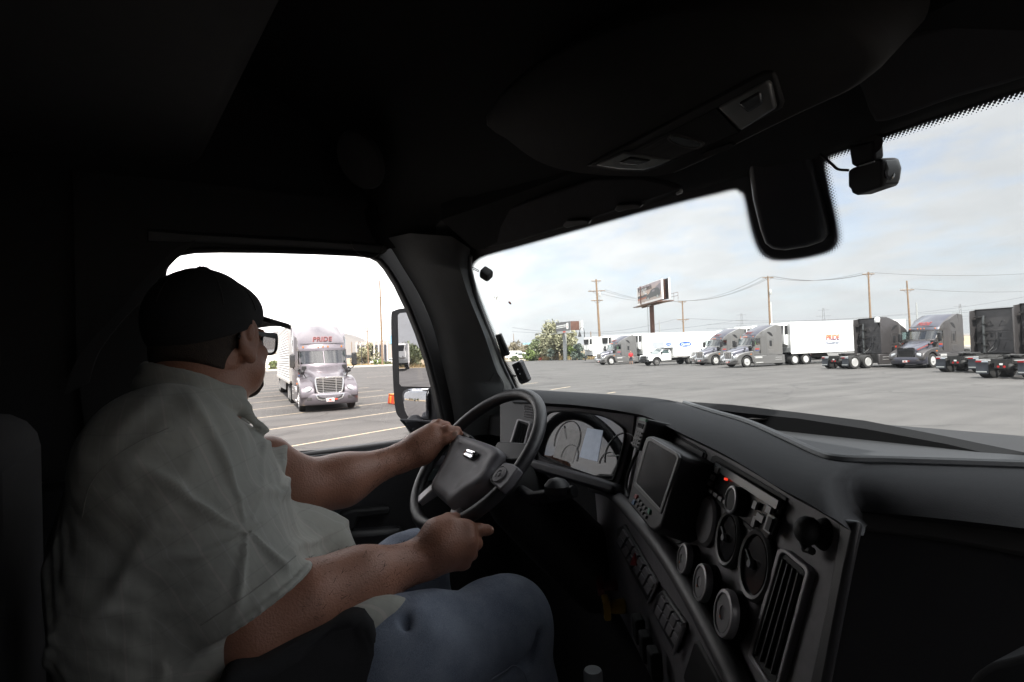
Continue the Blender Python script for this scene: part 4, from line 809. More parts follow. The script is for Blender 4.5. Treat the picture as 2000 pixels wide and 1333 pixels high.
# ---------------------------------------------------------------- poles and wires
POLES = {}
def ut_pole(px, ytop, D, label, arms=((.6, 2.4),), r=.17, m=None, key=None, lean=0.0, cat='utility pole', trans=False):
    x, y = ground(px, D); ztop = float(atD(px, ytop, D)[2]); t = empty('utility_pole', (x, y, 0), 0, label, cat, 'utility poles')
    d = MB(); d.tube([(0, 0, -.1), (lean*.5, 0, ztop*.5), (lean, 0, ztop)], [r, r*.85, r*.62], 8); d.build('pole', m or woodpole, t)
    ax = nrm([_R[0], _R[1], 0]); pts = []
    for dz, w in arms:
        d = MB(); z = ztop-dz; d.tube([tuple(-ax*w/2+np.array([lean, 0, z])), tuple(ax*w/2+np.array([lean, 0, z]))], .075, 4); d.tube([tuple(-ax*w*.3+np.array([lean, .1, z])), (lean, .1, z-.7), tuple(ax*w*.3+np.array([lean, .1, z]))], .03, 4); c = d.build('crossarm', m or woodpole, t)
        d = MB()
        for s_ in (-.48, -.22, .22, .48): p = ax*w*s_; d.lathe([(.05, z+.06), (.07, z+.16), (.03, z+.26)], 6, Matrix.Translation((p[0]+lean, p[1], 0)))
        d.build('insulator', greypole, c)
        pts.append([np.array([x+lean, y, z+.25])+ax*w*s_ for s_ in (-.48, 0.2, .48)])
    if trans: d = MB(); d.lathe([(.2, ztop-3.4), (.22, ztop-3.3), (.22, ztop-2.6), (.15, ztop-2.5)], 10, Matrix.Translation((.35, .0, 0))); d.build('transformer', greypole, t)
    if key: POLES[key] = pts
    return t
ut_pole(746, 548, 129, 'tall wooden pole with one crossarm standing right of the mauve truck', ((3.9, 3.6),), .26, key='a')
ut_pole(718.5, 640, 152, 'thin wooden pole with a wide T crossarm behind the mauve truck', ((.15, 2.6), (1.1, 1.8)), .16, key='b')
ut_pole(687, 668, 160, 'short faint pole close to the edge of the mauve truck', (), .14)
ut_pole(1173, 545, 107, 'leaning wooden pole behind the leftmost parked trailers', ((.3, 1.8), (2.2, 3.2), (4.0, 2.2)), .24, key='c', lean=-.5, trans=True)
ut_pole(1336.5, 588, 125, 'slender wooden pole to the right of the large billboard', ((.2, 1.8), (4.1, 2.6)), .19, key='d')
ut_pole(1506, 539, 102, 'wooden pole rising behind the truck with the lettered trailer', ((.3, 2.0),), .20, key='e', trans=True)
ut_pole(1703, 531, 90, 'wooden pole rising behind the white dome of the dark truck', ((.35, 1.9),), .19, key='f')
ut_pole(1780, 548, 98, 'reddish wooden pole with a crossarm, beside a bare grey post', ((1.6, 2.4),), .19, key='g', lean=-.2)
ut_pole(1794, 591, 92, 'short bare grey post beside the reddish pole', (), .17, greypole, cat='post')
ut_pole(1290, 627, 112, 'short bare post right of the large billboard post', (), .14, greypole, cat='post')
ut_pole(1155, 648, 118, 'short wooden stub above the leftmost parked trailers', (), .13)
ut_pole(1004, 652, 180, 'distant bare wooden pole above the white vans', (), .13)
ut_pole(1171, 622, 120, 'thin bare pole just left of the leaning wooden pole', (), .12)
ut_pole(1509.5, 590, 102.8, 'white plastic conduit post beside the wooden pole', (), .10, whitep, cat='post')
def pylon(px, ytop, D, label):
    x, y = ground(px, D); zt = float(atD(px, ytop, D)[2]); t = empty('pylon', (x, y, 0), 0, label, 'pylon', 'distant power pylons'); ax = nrm([_R[0], _R[1], 0])
    d = MB()
    for s_ in (-1, 1): d.tube([tuple(ax*s_*.9), tuple(ax*s_*.25+np.array([0, 0, zt]))], .06, 4)
    for k in range(8): z0, z1 = zt*k/8, zt*(k+1)/8; w0, w1 = .9-.65*k/8, .9-.65*(k+1)/8; d.tube([tuple(-ax*w0+np.array([0, 0, z0])), tuple(ax*w1+np.array([0, 0, z1]))], .03, 4)
    for dz, w in ((.8, 2.2), (3.2, 3.0), (5.6, 2.6)): d.tube([tuple(-ax*w+np.array([0, 0, zt-dz])), tuple(ax*w+np.array([0, 0, zt-dz]))], .05, 4)
    d.build('lattice', wire_m, t)
pylon(1611.5, 602, 230, 'faint lattice pylon above the lettered white trailer'); pylon(1879, 594, 210, 'faint lattice pylon above the newer dark truck'); pylon(1451, 612, 260, 'faint lattice pylon above the half hidden silver truck'); pylon(1070, 624, 300, 'faint lattice pylon left of the small billboard')
def wire(pts, label, sag=.9, r=.025):
    A, B = np.array(pts[0], float), np.array(pts[1], float); P = []
    for i in range(15): u = i/14; P.append(A+(B-A)*u-np.array([0, 0, sag*4*u*(1-u)]))
    tag(MB().tube(P, r, 4).build('power_line', wire_m), label, 'power line', 'power lines strung between the poles')
_far = lambda px, py, D: atD(px, py, D)
for i in range(3):
    L_ = ('upper', 'middle', 'lower')[i]
    wire((POLES['c'][1][i], POLES['d'][0][i] if i < 3 else 0), L_+' wire between the leaning pole and the slender pole by the billboard', 1.0)
    wire((POLES['d'][0][i], POLES['e'][0][i]), L_+' wire between the slender pole and the pole over the lettered trailer', 1.2)
    wire((POLES['e'][0][i], POLES['f'][0][i]), L_+' wire running up to the pole over the white dome', 1.0)
wire((POLES['f'][0][1], _far(2120, 525, 95)), 'wire leaving the pole over the white dome to the far right', .8)
wire((POLES['g'][0][1], _far(2120, 560, 100)), 'wire leaving the reddish pole to the far right', .8)
wire((_far(1000, 640, 115), POLES['d'][1][0]), 'long low wire crossing behind the small billboard', 2.0)
wire((_far(1000, 648, 135), _far(1430, 628, 135)), 'lowest faint wire above the parked trailers', 1.5)
wire((_far(1380, 634, 200), _far(2100, 585, 200)), 'upper faint far wire behind the pylons', 1.5, .035)
wire((_far(1380, 642, 200), _far(2100, 598, 200)), 'lower faint far wire behind the pylons', 1.5, .035)
wire((POLES['d'][1][1], _far(2100, 560, 120)), 'long wire rising from the slender pole to the right edge', 3.0)
wire((POLES['b'][0][0], _far(500, 632, 150)), 'faint wire from the T pole to the left', .8)
wire((POLES['b'][0][2], _far(860, 640, 140)), 'faint wire from the T pole to the right', .8)
def cell_tower():
    x, y = ground(972.5, 225); zt = float(atD(970, 568, 225)[2]); t = empty('cell_tower', (x, y, 0), 0, 'pale cell tower with a ring of antennas seen beside the pillar', 'cell tower')
    d = MB(); d.tube([(0, 0, 0), (0, 0, zt-2)], [.6, .35], 10); d.build('mast', mat('pale_grey_metal', (.55, .56, .55), .5), t)
    for k in range(9):
        a = k*.7; d = MB(); d.box(-.16, .16, -.1, .1, zt-3.0-(k % 3)*.8, zt-.6-(k % 3)*.8, Matrix.Translation((1.6*math.cos(a), 1.6*math.sin(a), 0)) @ Matrix.Rotation(a, 4, 'Z')); d.build('antenna', mat('pale_grey_metal', (.55, .56, .55), .5), t)
    d = MB()
    for k in range(9): a = k*.7; d.tube([(0, 0, zt-2.6), (1.6*math.cos(a), 1.6*math.sin(a), zt-2.2)], .06, 4)
    d.lathe([(1.0, zt-2.7), (1.0, zt-2.6), (.001, zt-2.6)], 12); d.build('antenna_mount', greypole, t)
cell_tower()
def street_lamp(px, ytop, D, label):
    x, y = ground(px, D); z = float(atD(px, ytop, D)[2]); ax = nrm([_R[0], _R[1], 0]); t = empty('street_lamp', (x, y, 0), 0, label, 'street lamp', 'black street lamps')
    d = MB(); d.tube([(0, 0, 0), (0, 0, z-.8)], [.12, .07], 8); d.tube([tuple(ax*.9*(1-math.cos(a))*-.5+np.array([0, 0, z-.8+.8*math.sin(a)])) for a in np.linspace(0, math.pi, 10)], .05, 6); d.build('post', blackp, t)
    d = MB(); d.lathe([(.08, z-.75), (.16, z-1.0), (.30, z-1.5), (.34, z-1.75), (.001, z-1.75)], 12, Matrix.Translation(tuple(-ax*.9))); d.build('lamp_shade', blackp, t)
street_lamp(1142.5, 640, 108, 'black street lamp with a curved neck above the leftmost parked trailer')
street_lamp(706, 668, 150, 'black street lamp between the mauve truck mirror and the wooden poles')

# ---------------------------------------------------------------- vegetation
LEAF = {}
def leafmat(name, col):
    m = mat(name, col, .7, nscale=.8, namt=.35, coord='Object'); return m
def plant(px, D, w, h, m, label, cat, seed, clumps=22, trunk=True, leaf=.28, n_leaf=46, group=None, xy=None, name=None, flat=1.0):
    rnd = random.Random(seed); x, y = xy if xy else ground(px, D)
    t = empty(name or ('tree' if cat == 'tree' else 'bush'), (x, y, -.03), rnd.random()*6, label, cat, group)
    b = MB(); tips = []
    for c in range(clumps):
        a = rnd.random()*6.283; u = rnd.random()**.6; hz = rnd.random(); prof = math.sin(math.pi*(.12+.80*hz**.9))**.7
        rx = w/2*u*prof; z = h*(.10+.84*hz) if not trunk else h*(.22+.74*hz); tips.append((rx*math.cos(a), rx*math.sin(a)*flat, z))
        cr = (.13+.12*rnd.random())*min(w, h)
        for k in range(n_leaf):
            v = Vector((rnd.gauss(0, 1), rnd.gauss(0, 1), rnd.gauss(0, .8))); v = v.normalized()*cr*(.35+.65*rnd.random()**.4); p = Vector(tips[-1])+v
            if p.z < .05: p.z = .05+rnd.random()*.2
            d1 = Vector((rnd.gauss(0, 1), rnd.gauss(0, 1), rnd.gauss(0, 1))).normalized(); d2 = d1.cross(Vector((rnd.gauss(0, 1), rnd.gauss(0, 1), rnd.gauss(0, 1)))).normalized(); s_ = leaf*(.5+rnd.random())
            b.add([p-d1*s_, p+d2*s_*.45, p+d1*s_, p-d2*s_*.45], [(0, 1, 2, 3)])
    b.build('crown', m, t, smooth=False)
    s_ = MB()
    if trunk: s_.tube([(0, 0, 0), (.05*w, 0, h*.2), (0, .04*w, h*.42)], [.035*h, .028*h, .018*h], 6)
    for q in tips[::3]: s_.tube([(0, 0, h*.2 if trunk else 0), (q[0]*.5, q[1]*.5, q[2]*.62), q], [.012*h, .008*h, .003*h], 4)
    s_.build('trunk' if trunk else 'stem', mat('bark', (.11, .085, .065), .9, nscale=4, namt=.3), t); return t
olive = leafmat('dusty_olive_leaves', (.245, .240, .150)); green = leafmat('green_leaves', (.125, .150, .070)); bright = leafmat('bright_green_leaves', (.130, .175, .050)); bluegr = leafmat('blue_green_leaves', (.120, .150, .120)); drygr = leafmat('dry_grass_blades', (.30, .225, .11)); tan = leafmat('dry_tan_leaves', (.20, .175, .12))
TGp = 'trees and bushes beyond the kerb'
plant(1086, 126, 7.2, 8.2, olive, 'tall dusty olive tree behind the small billboard', 'tree', 1, 46, leaf=.34, n_leaf=70, group=TGp)
plant(1104, 130, 5.6, 6.8, olive, 'dusty olive tree to the right of the small billboard post', 'tree', 2, 34, leaf=.34, n_leaf=60, group=TGp)
plant(1052, 140, 6.2, 5.0, green, 'rounded grey-green tree above the parked dark cars', 'tree', 3, 34, leaf=.34, n_leaf=60, group=TGp)
plant(1072, 133, 5.0, 4.8, olive, 'low olive tree between the rounded tree and the tall one', 'tree', 4, 26, leaf=.32, n_leaf=60, group=TGp)
plant(1034, 126, 3.4, 2.3, bright, 'round bright green bush at the kerb', 'bush', 5, 26, False, .22, 60, TGp)
plant(1043, 128, 2.4, 1.6, green, 'small green bush touching the round bright one', 'bush', 6, 18, False, .22, 50, TGp)
plant(1005, 127, 2.2, 1.2, green, 'low green bush close to the toll tag', 'bush', 7, 16, False, .2, 50, TGp)
plant(1076, 121, 1.3, 2.6, bluegr, 'low blue-green conifer at the kerb', 'bush', 8, 18, False, .2, 60, TGp)
plant(1117, 124, 3.0, 2.8, bright, 'bright green bush right of the small billboard post', 'bush', 9, 22, False, .22, 60, TGp)
plant(1131, 118, 3.4, 3.2, bluegr, 'grey-green bush beside the leftmost parked trailer', 'bush', 10, 22, False, .24, 60, TGp)
plant(1010, 170, 10, 4.6, tan, 'pale dry shrub behind the white van', 'bush', 11, 22, False, .4, 50, TGp)
plant(1025, 178, 9, 4.2, tan, 'pale dry shrub behind the white pickup', 'bush', 12, 22, False, .4, 50, TGp)
plant(994, 185, 9, 3.6, tan, 'pale dry shrub behind the toll tag', 'bush', 27, 18, False, .4, 50, TGp)
plant(709, 160, 4.2, 4.4, olive, 'pale olive tree behind the thin T pole', 'tree', 13, 28, leaf=.36, n_leaf=60, group=TGp)
plant(726, 176, 5.5, 6.0, olive, 'taller pale olive tree between the T pole and the fins', 'tree', 14, 30, leaf=.4, n_leaf=60, group=TGp)
plant(699, 165, 4, 3.6, tan, 'dry pale shrub next to the black street lamp', 'bush', 15, 18, False, .3, 50, TGp)
plant(737, 136, 3.4, 1.5, bright, 'low bright green bush left of the tall pole', 'bush', 16, 18, False, .2, 50, TGp)
plant(757, 135, 2.2, .9, green, 'very low green bush right of the tall pole', 'bush', 17, 14, False, .18, 40, TGp)
plant(536, 126, 3.6, 2.0, bright, 'green bush behind the ribbed trailer', 'bush', 18, 22, False, .24, 60, TGp)
# behind us, seen in the mirror
plant(0, 0, 9, 4.6, green, 'tall green bush behind the trailer in the mirror', 'tree', 19, 44, leaf=.34, n_leaf=70, xy=(-46, -112))
plant(0, 0, 8, 3.8, olive, 'olive bush at the end of the lot behind us', 'tree', 20, 34, leaf=.34, n_leaf=60, xy=(-55, -110))
plant(0, 0, 8, 3.6, green, 'low bush on the bank behind us', 'bush', 21, 30, False, .3, 60, xy=(-41, -103))
plant(0, 0, 9, 4.2, tan, 'dry brown bush on the bank behind us', 'bush', 22, 30, False, .3, 60, xy=(-61, -106))
plant(0, 0, 9, 4.4, green, 'dense green bush left of the trailer behind us', 'tree', 23, 40, leaf=.34, n_leaf=60, xy=(-36, -116))
def dry_verge():
    rnd = random.Random(11); b = MB()
    def tuft(x, y, h, n, spread):
        for k in range(n):
            px, py = x+rnd.gauss(0, spread), y+rnd.gauss(0, spread); a = rnd.random()*6.28; w = .05+.05*rnd.random(); hh = h*(.5+.7*rnd.random()); lx, ly = rnd.gauss(0, .18)*hh, rnd.gauss(0, .18)*hh
            b.add([(px-w*math.cos(a), py-w*math.sin(a), -.04), (px+w*math.cos(a), py+w*math.sin(a), -.04), (px+lx, py+ly, hh)], [(0, 1, 2)])
    for i in range(420): px = rnd.uniform(1060, 1180); D = (128-(px-1060)*.10)+rnd.uniform(0, 26); tuft(*ground(px, D), rnd.uniform(.4, 1.5), 16, .5)
    for i in range(260): px = rnd.uniform(640, 800); D = 134+rnd.uniform(0, 26); tuft(*ground(px, D), rnd.uniform(.2, .6), 12, .6)
    for i in range(160): px = rnd.uniform(985, 1060); D = 130+rnd.uniform(0, 20); tuft(*ground(px, D), rnd.uniform(.15, .5), 12, .6)
    for i in range(260): tuft(rnd.uniform(-90, -10), -94-rnd.uniform(0, 16), rnd.uniform(.3, 1.0), 14, .7)
    tag(b.build('dry_grass', drygr, smooth=False), 'dry yellow grass along the verge beyond the kerb', 'grass', kind='stuff')
dry_verge()
# ---------------------------------------------------------------- small things on the lot
def barrier():
    x, y, _ = onZ(778, 790, 0); t = empty('plastic_barrier', (x, y, 0), math.atan2(.928, -.372)+1.2, 'low orange and red plastic barrier beside the door mirror', 'barrier')
    b = MB(); b.prism([(-1.2, -.28, 0), (-1.2, .28, 0), (-1.2, .18, .55), (-1.2, -.18, .55)], [(1.2, -.28, 0), (1.2, .28, 0), (1.2, .18, .55), (1.2, -.18, .55)]); b.build('body', redp, t, bevel=.03)
    b = MB(); b.box(-1.22, 1.22, -.19, .19, .55, .62); b.box(-1.225, -1.2, -.25, .25, .05, .55); b.box(-1.0, -.8, -.30, .30, .05, .5); b.box(-.2, .0, -.30, .30, .05, .5); b.box(.6, .8, -.30, .30, .05, .5); b.build('orange_band', orangep, t, bevel=.015); t.scale = (.75, .75, .75)
barrier()
def red_block():
    x, y = ground(1054, 131); t = MB(); t.prism([(x-.8, y-.8, 0), (x+.8, y-.8, 0), (x+.8, y+.8, 0), (x-.8, y+.8, 0)], [(x-.6, y-.6, .55), (x+.6, y-.6, .55), (x+.6, y+.6, .55), (x-.6, y+.6, .55)]); tag(t.build('red_block', redp, bevel=.06), 'low red block at the kerb left of the conifer', 'block')
    x, y = ground(1119, 120); b = MB(); b.ball((x, y, .3), (.45, .45, .36), 10); tag(b.build('pale_boulder', concrete), 'pale boulder at the kerb under the bushes', 'boulder')
red_block()
# man in red and the seated drivers, small in the picture
red_shirt = mat('red_shirt_cloth', (.42, .03, .035), .85, nscale=6, namt=.15); navy_short = mat('dark_shorts_cloth', (.035, .04, .055), .9); skin_far = mat('skin_tone_far', (.42, .24, .17), .6, nscale=8, namt=.1); hivis = mat('lime_shirt_cloth', (.16, .52, .16), .8)
def man_in_red():
    x, y = ground(1231.5, 75.2); t = Matrix.Translation((x, y, 0)) @ Matrix.Rotation(math.atan2(_R[1], _R[0]), 4, 'Z')
    def field(): return Field((-.5, -.4, -.02), (.5, .4, 1.85), .018)
    F = field()
    for sg in (-1, 1):
        F.cap((sg*.10, .0, .92), (sg*.12+.02*sg, -.02*sg, .50), .085, .06, .03); F.cap((sg*.13, -.02*sg, .50), (sg*.14, .05-.04*sg, .09), .055, .038, .03); F.cap((sg*.14, .05-.04*sg, .05), (sg*.15, -.12-.04*sg, .035), .045, .035, .03)
        F.cap((sg*.20, .0, 1.40), (sg*.27, .03, 1.14), .055, .043, .03); F.cap((sg*.27, .03, 1.14), (sg*.25, -.10, .90), .042, .030, .02); F.ell((sg*.25, -.13, .85), (.035, .045, .06), .02)
    F.ell((0, 0, 1.15), (.18, .13, .32), .05); F.cap((0, 0, 1.45), (0, 0, 1.58), .06, .055, .03); F.ell((0, -.01, 1.66), (.078, .095, .115), .02); F.ell((0, -.10, 1.65), (.016, .02, .02), .01)
    for sg in (-1, 1): F.ell((sg*.078, .01, 1.65), (.014, .025, .032), .008)
    p = F.build('person', skin_far); p.matrix_world = t; tag(p, 'man in a red shirt and dark shorts walking beside the silver truck', 'person')
    F = field(); F.ell((0, 0, 1.17), (.205, .155, .33), .05, clip=[((0, 0, .86), (0, 0, -1))])
    for sg in (-1, 1): F.cap((sg*.18, .0, 1.42), (sg*.275, .03, 1.17), .085, .068, .04)
    F.build('red_shirt', red_shirt, p); F = field(); F.ell((0, 0, .90), (.19, .145, .13), .04)
    for sg in (-1, 1): F.cap((sg*.10, .0, .88), (sg*.13, -.02*sg, .52), .105, .09, .04)
    F.build('dark_shorts', navy_short, p)
    b = MB()
    for sg in (-1, 1): b.ball((sg*.145, .0-.04*sg, .045), (.055, .15, .048), 10)
    b.build('shoe', blackp, p); F = field(); F.ell((0, .012, 1.69), (.082, .095, .10), .01, clip=[((0, -.05, 1.68), (0, -.6, -.8))]); F.build('hair', mat('grey_hair', (.12, .10, .09), .9), p)
man_in_red()
def seated(T, label):
    a = T.rotation_euler[2]; M = T.matrix_basis @ Matrix.Translation((-1.42, .5, 1.98))
    F = Field((-.4, -.4, -.12), (.6, .4, .85), .02); F.ell((0, 0, .25), (.14, .20, .28), .05); F.cap((0, 0, .5), (.03, 0, .6), .055, .055, .03); F.ell((.04, 0, .68), (.095, .08, .115), .02); F.ell((.14, 0, .66), (.02, .016, .02), .01)
    for sg in (-1, 1): F.cap((.02, sg*.2, .42), (.15, sg*.25, .12), .055, .045, .03); F.cap((.15, sg*.25, .12), (.42, sg*.16, .2), .042, .03, .02); F.ell((.45, sg*.15, .22), (.05, .035, .035), .02)
    F.cap((.0, -.1, .0), (.4, -.12, .0), .08, .06, .03); F.cap((.0, .1, .0), (.4, .12, .0), .08, .06, .03)
    p = F.build('person', skin_far); p.matrix_world = M; tag(p, label, 'person')
    F = Field((-.4, -.4, -.12), (.6, .4, .85), .02); F.ell((0, 0, .25), (.165, .225, .29), .05)
    for sg in (-1, 1): F.cap((.02, sg*.19, .42), (.13, sg*.25, .16), .08, .07, .03)
    F.build('lime_shirt', hivis, p)
bpy.context.view_layer.update()
seated(T2, 'driver in a lime shirt at the window of the truck behind the man in red'); seated(T4, 'driver in a lime shirt at the window of the truck with the lettered trailer')
# ================================================================ our own truck: everything inside the cab is one vehicle
dash_m = mat('charcoal_dash_plastic', (.19, .18, .19), .62, nscale=60, namt=.12, bscale=900, bstr=.06)
dash_dark = mat('black_dash_plastic', (.016, .016, .018), .5, nscale=50, namt=.12, bscale=900, bstr=.05)
pad_m = mat('soft_dash_skin', (.022, .0225, .025), .8, spec=.25, nscale=40, namt=.12, bscale=800, bstr=.08)
tray_m = mat('tray_mat', (.020, .0215, .024), .6, nscale=8, namt=.12, bscale=700, bstr=.08)
trimgrey = mat('grey_pillar_trim', (.060, .064, .066), .65, nscale=30, namt=.08, bscale=900, bstr=.06)
liner = mat('headliner_cloth', (.010, .010, .010), .95, nscale=30, namt=.12, bscale=900, bstr=.1)
consolem = mat('overhead_plastic', (.026, .025, .024), .85, nscale=40, namt=.1, bscale=900, bstr=.06)
blackm = mat('matt_black', (.008, .008, .009), .7, nscale=30, namt=.1)
frit_m = mat('black_ceramic_frit', (.006, .006, .007), .5)
satin = mat('satin_silver_trim', (.40, .39, .40), .38, .35, nscale=30, namt=.06)
lens_m = mat('clear_lamp_lens', (.22, .225, .225), .18, coat=.6, nscale=14, namt=.5)
screenm = mat('dim_screen', (.020, .019, .020), .16, spec=.6, nscale=6, namt=.25)
glossb = mat('gloss_black', (.020, .020, .022), .15, spec=.6)
wheel_m = mat('wheel_leather', (.026, .025, .028), .40, nscale=30, namt=.1, bscale=700, bstr=.15)
hub_m = mat('hub_cover_plastic', (.15, .143, .155), .52, nscale=40, namt=.08, bscale=900, bstr=.05)
seat_m = mat('dark_seat_cloth', (.012, .012, .014), .95, nscale=40, namt=.2, bscale=700, bstr=.08)
wsglass = glass('windshield_glass', (.88, .91, .92), .035); doorglass = glass('door_glass', (.95, .93, .93), .035)
mirror_m = mat('mirror_silver', (.66, .66, .68), .01, 1.0)
truck = empty('truck_cab', (0, 0, 0), 0, 'interior of the truck we sit in, with dashboard, pillars, roof and door', 'truck cab')
def px_prism(pts, pl, th, name, m, par, off=0.0, bevel=0.0, smooth=True, seg=2, up=None):
    p, n = pl; n = np.array(n); A = [onP(x, y, (p+n*off, n)) for x, y in pts]; B = [a-n*th for a in A]
    return MB().prism(A, B).build(name, m, par, smooth=smooth, bevel=bevel, seg=seg)
def px_ring(o, i, pl, th, name, m, par, off=0.0, bevel=0.0):
    p, n = pl; n = np.array(n); O = [onP(x, y, (p+n*off, n)) for x, y in o]; I = [onP(x, y, (p+n*off, n)) for x, y in i]
    return MB().ring(O, I, [a-n*th for a in O], [a-n*th for a in I]).build(name, m, par, bevel=bevel)
def px_disc(x, y, prof, pl, name, m, par, off=0.0, n=28):
    p, nn = pl; hm = max(q[1] for q in prof); c = onP(x, y, (p+np.array(nn)*(off+hm), nn))-np.array(nn)*hm; return MB().lathe(prof, n, frame_M(c, (1, 0, 0.01), nn)).build(name, m, par)
def inset(pts, f, c=None):
    a = np.array(pts, float); c = a.mean(0) if c is None else np.array(c); return [tuple(c+(p-c)*f) for p in a]

# ---- shell: floor, back wall, right side with its own window, roof lining
def shell():
    b = MB(); b.box(-1.12, 1.16, -1.9, 1.6, 1.05, 1.12); b.build('cab_floor', mat('grey_floor_mat', (.06, .06, .062), .9, nscale=20, namt=.1), truck); b = MB(); b.box(-1.12, 1.16, -1.95, -1.9, 1.12, 3.2); b.build('sleeper_curtain', mat('grey_curtain_cloth', (.42, .40, .39), .95, nscale=12, namt=.1), truck)
    hole = [(1.10, y, z) for y, z in ((.22, 2.0), (.72, 2.0), (.80, 2.08), (.76, 2.45), (.62, 2.66), (.28, 2.66), (.22, 2.60))]
    out = [(1.10, y, z) for y, z in ((-1.9, 1.1), (.9, 1.1), (1.7, 1.5), (1.6, 2.6), (1.0, 3.2), (-1.2, 3.2), (-1.9, 3.0))]
    b = MB(); b.ring(out, hole, [(1.14, y, z) for _, y, z in out], [(1.14, y, z) for _, y, z in hole]); pd = b.build('passenger_door', mat('grey_door_trim', (.20, .195, .20), .8, nscale=20, namt=.08), truck, smooth=False)
    MB().add(hole, [tuple(range(7))]).build('door_window', doorglass, pd, smooth=False)
    prof = [(.90, 2.648), (.84, 2.672), (.70, 2.73), (.60, 2.80), (.52, 2.98), (.30, 3.12), (-.3, 3.16), (-1.95, 3.16)]
    def roof_row(x):
        r = [(x, y-max(0, .26*x*x-(.90-y)*.8) if y > .6 else y, z) for y, z in prof]; return r+[(q[0], q[1]+.005, q[2]+.05) for q in r[::-1]]
    b = MB(); b.loft([roof_row(x) for x in np.linspace(-1.13, 1.16, 16)]); b.build('roof_lining', liner, truck)
    # firewall below the windshield
    b = MB(); b.box(-1.12, 1.16, 1.50, 1.56, 1.1, 2.05); b.build('firewall', blackm, truck)
    # overhead cupboard at the back, barely lit
    b = MB(); b.prism([(-1.1, .20, 3.14), (-1.1, .10, 2.86), (-1.1, -.9, 2.80), (-1.1, -.9, 3.14)], [(.15, .30, 3.14), (.10, .22, 2.93), (.10, -.9, 2.88), (.1, -.9, 3.14)]); b.build('overhead_cupboard', mat('cupboard_plastic', (.03, .03, .03), .8, nscale=20, namt=.1), truck, bevel=.03)
    c = onX(820, 385, -1.0); b = MB(); b.lathe([(.085, 0), (.08, .015), (.05, .02), (.001, .012)], 24, frame_M((-.80, .50, 2.86), (1, 0, 0), (.3, -.8, -.5))); b.build('roof_speaker', consolem, truck)
shell()

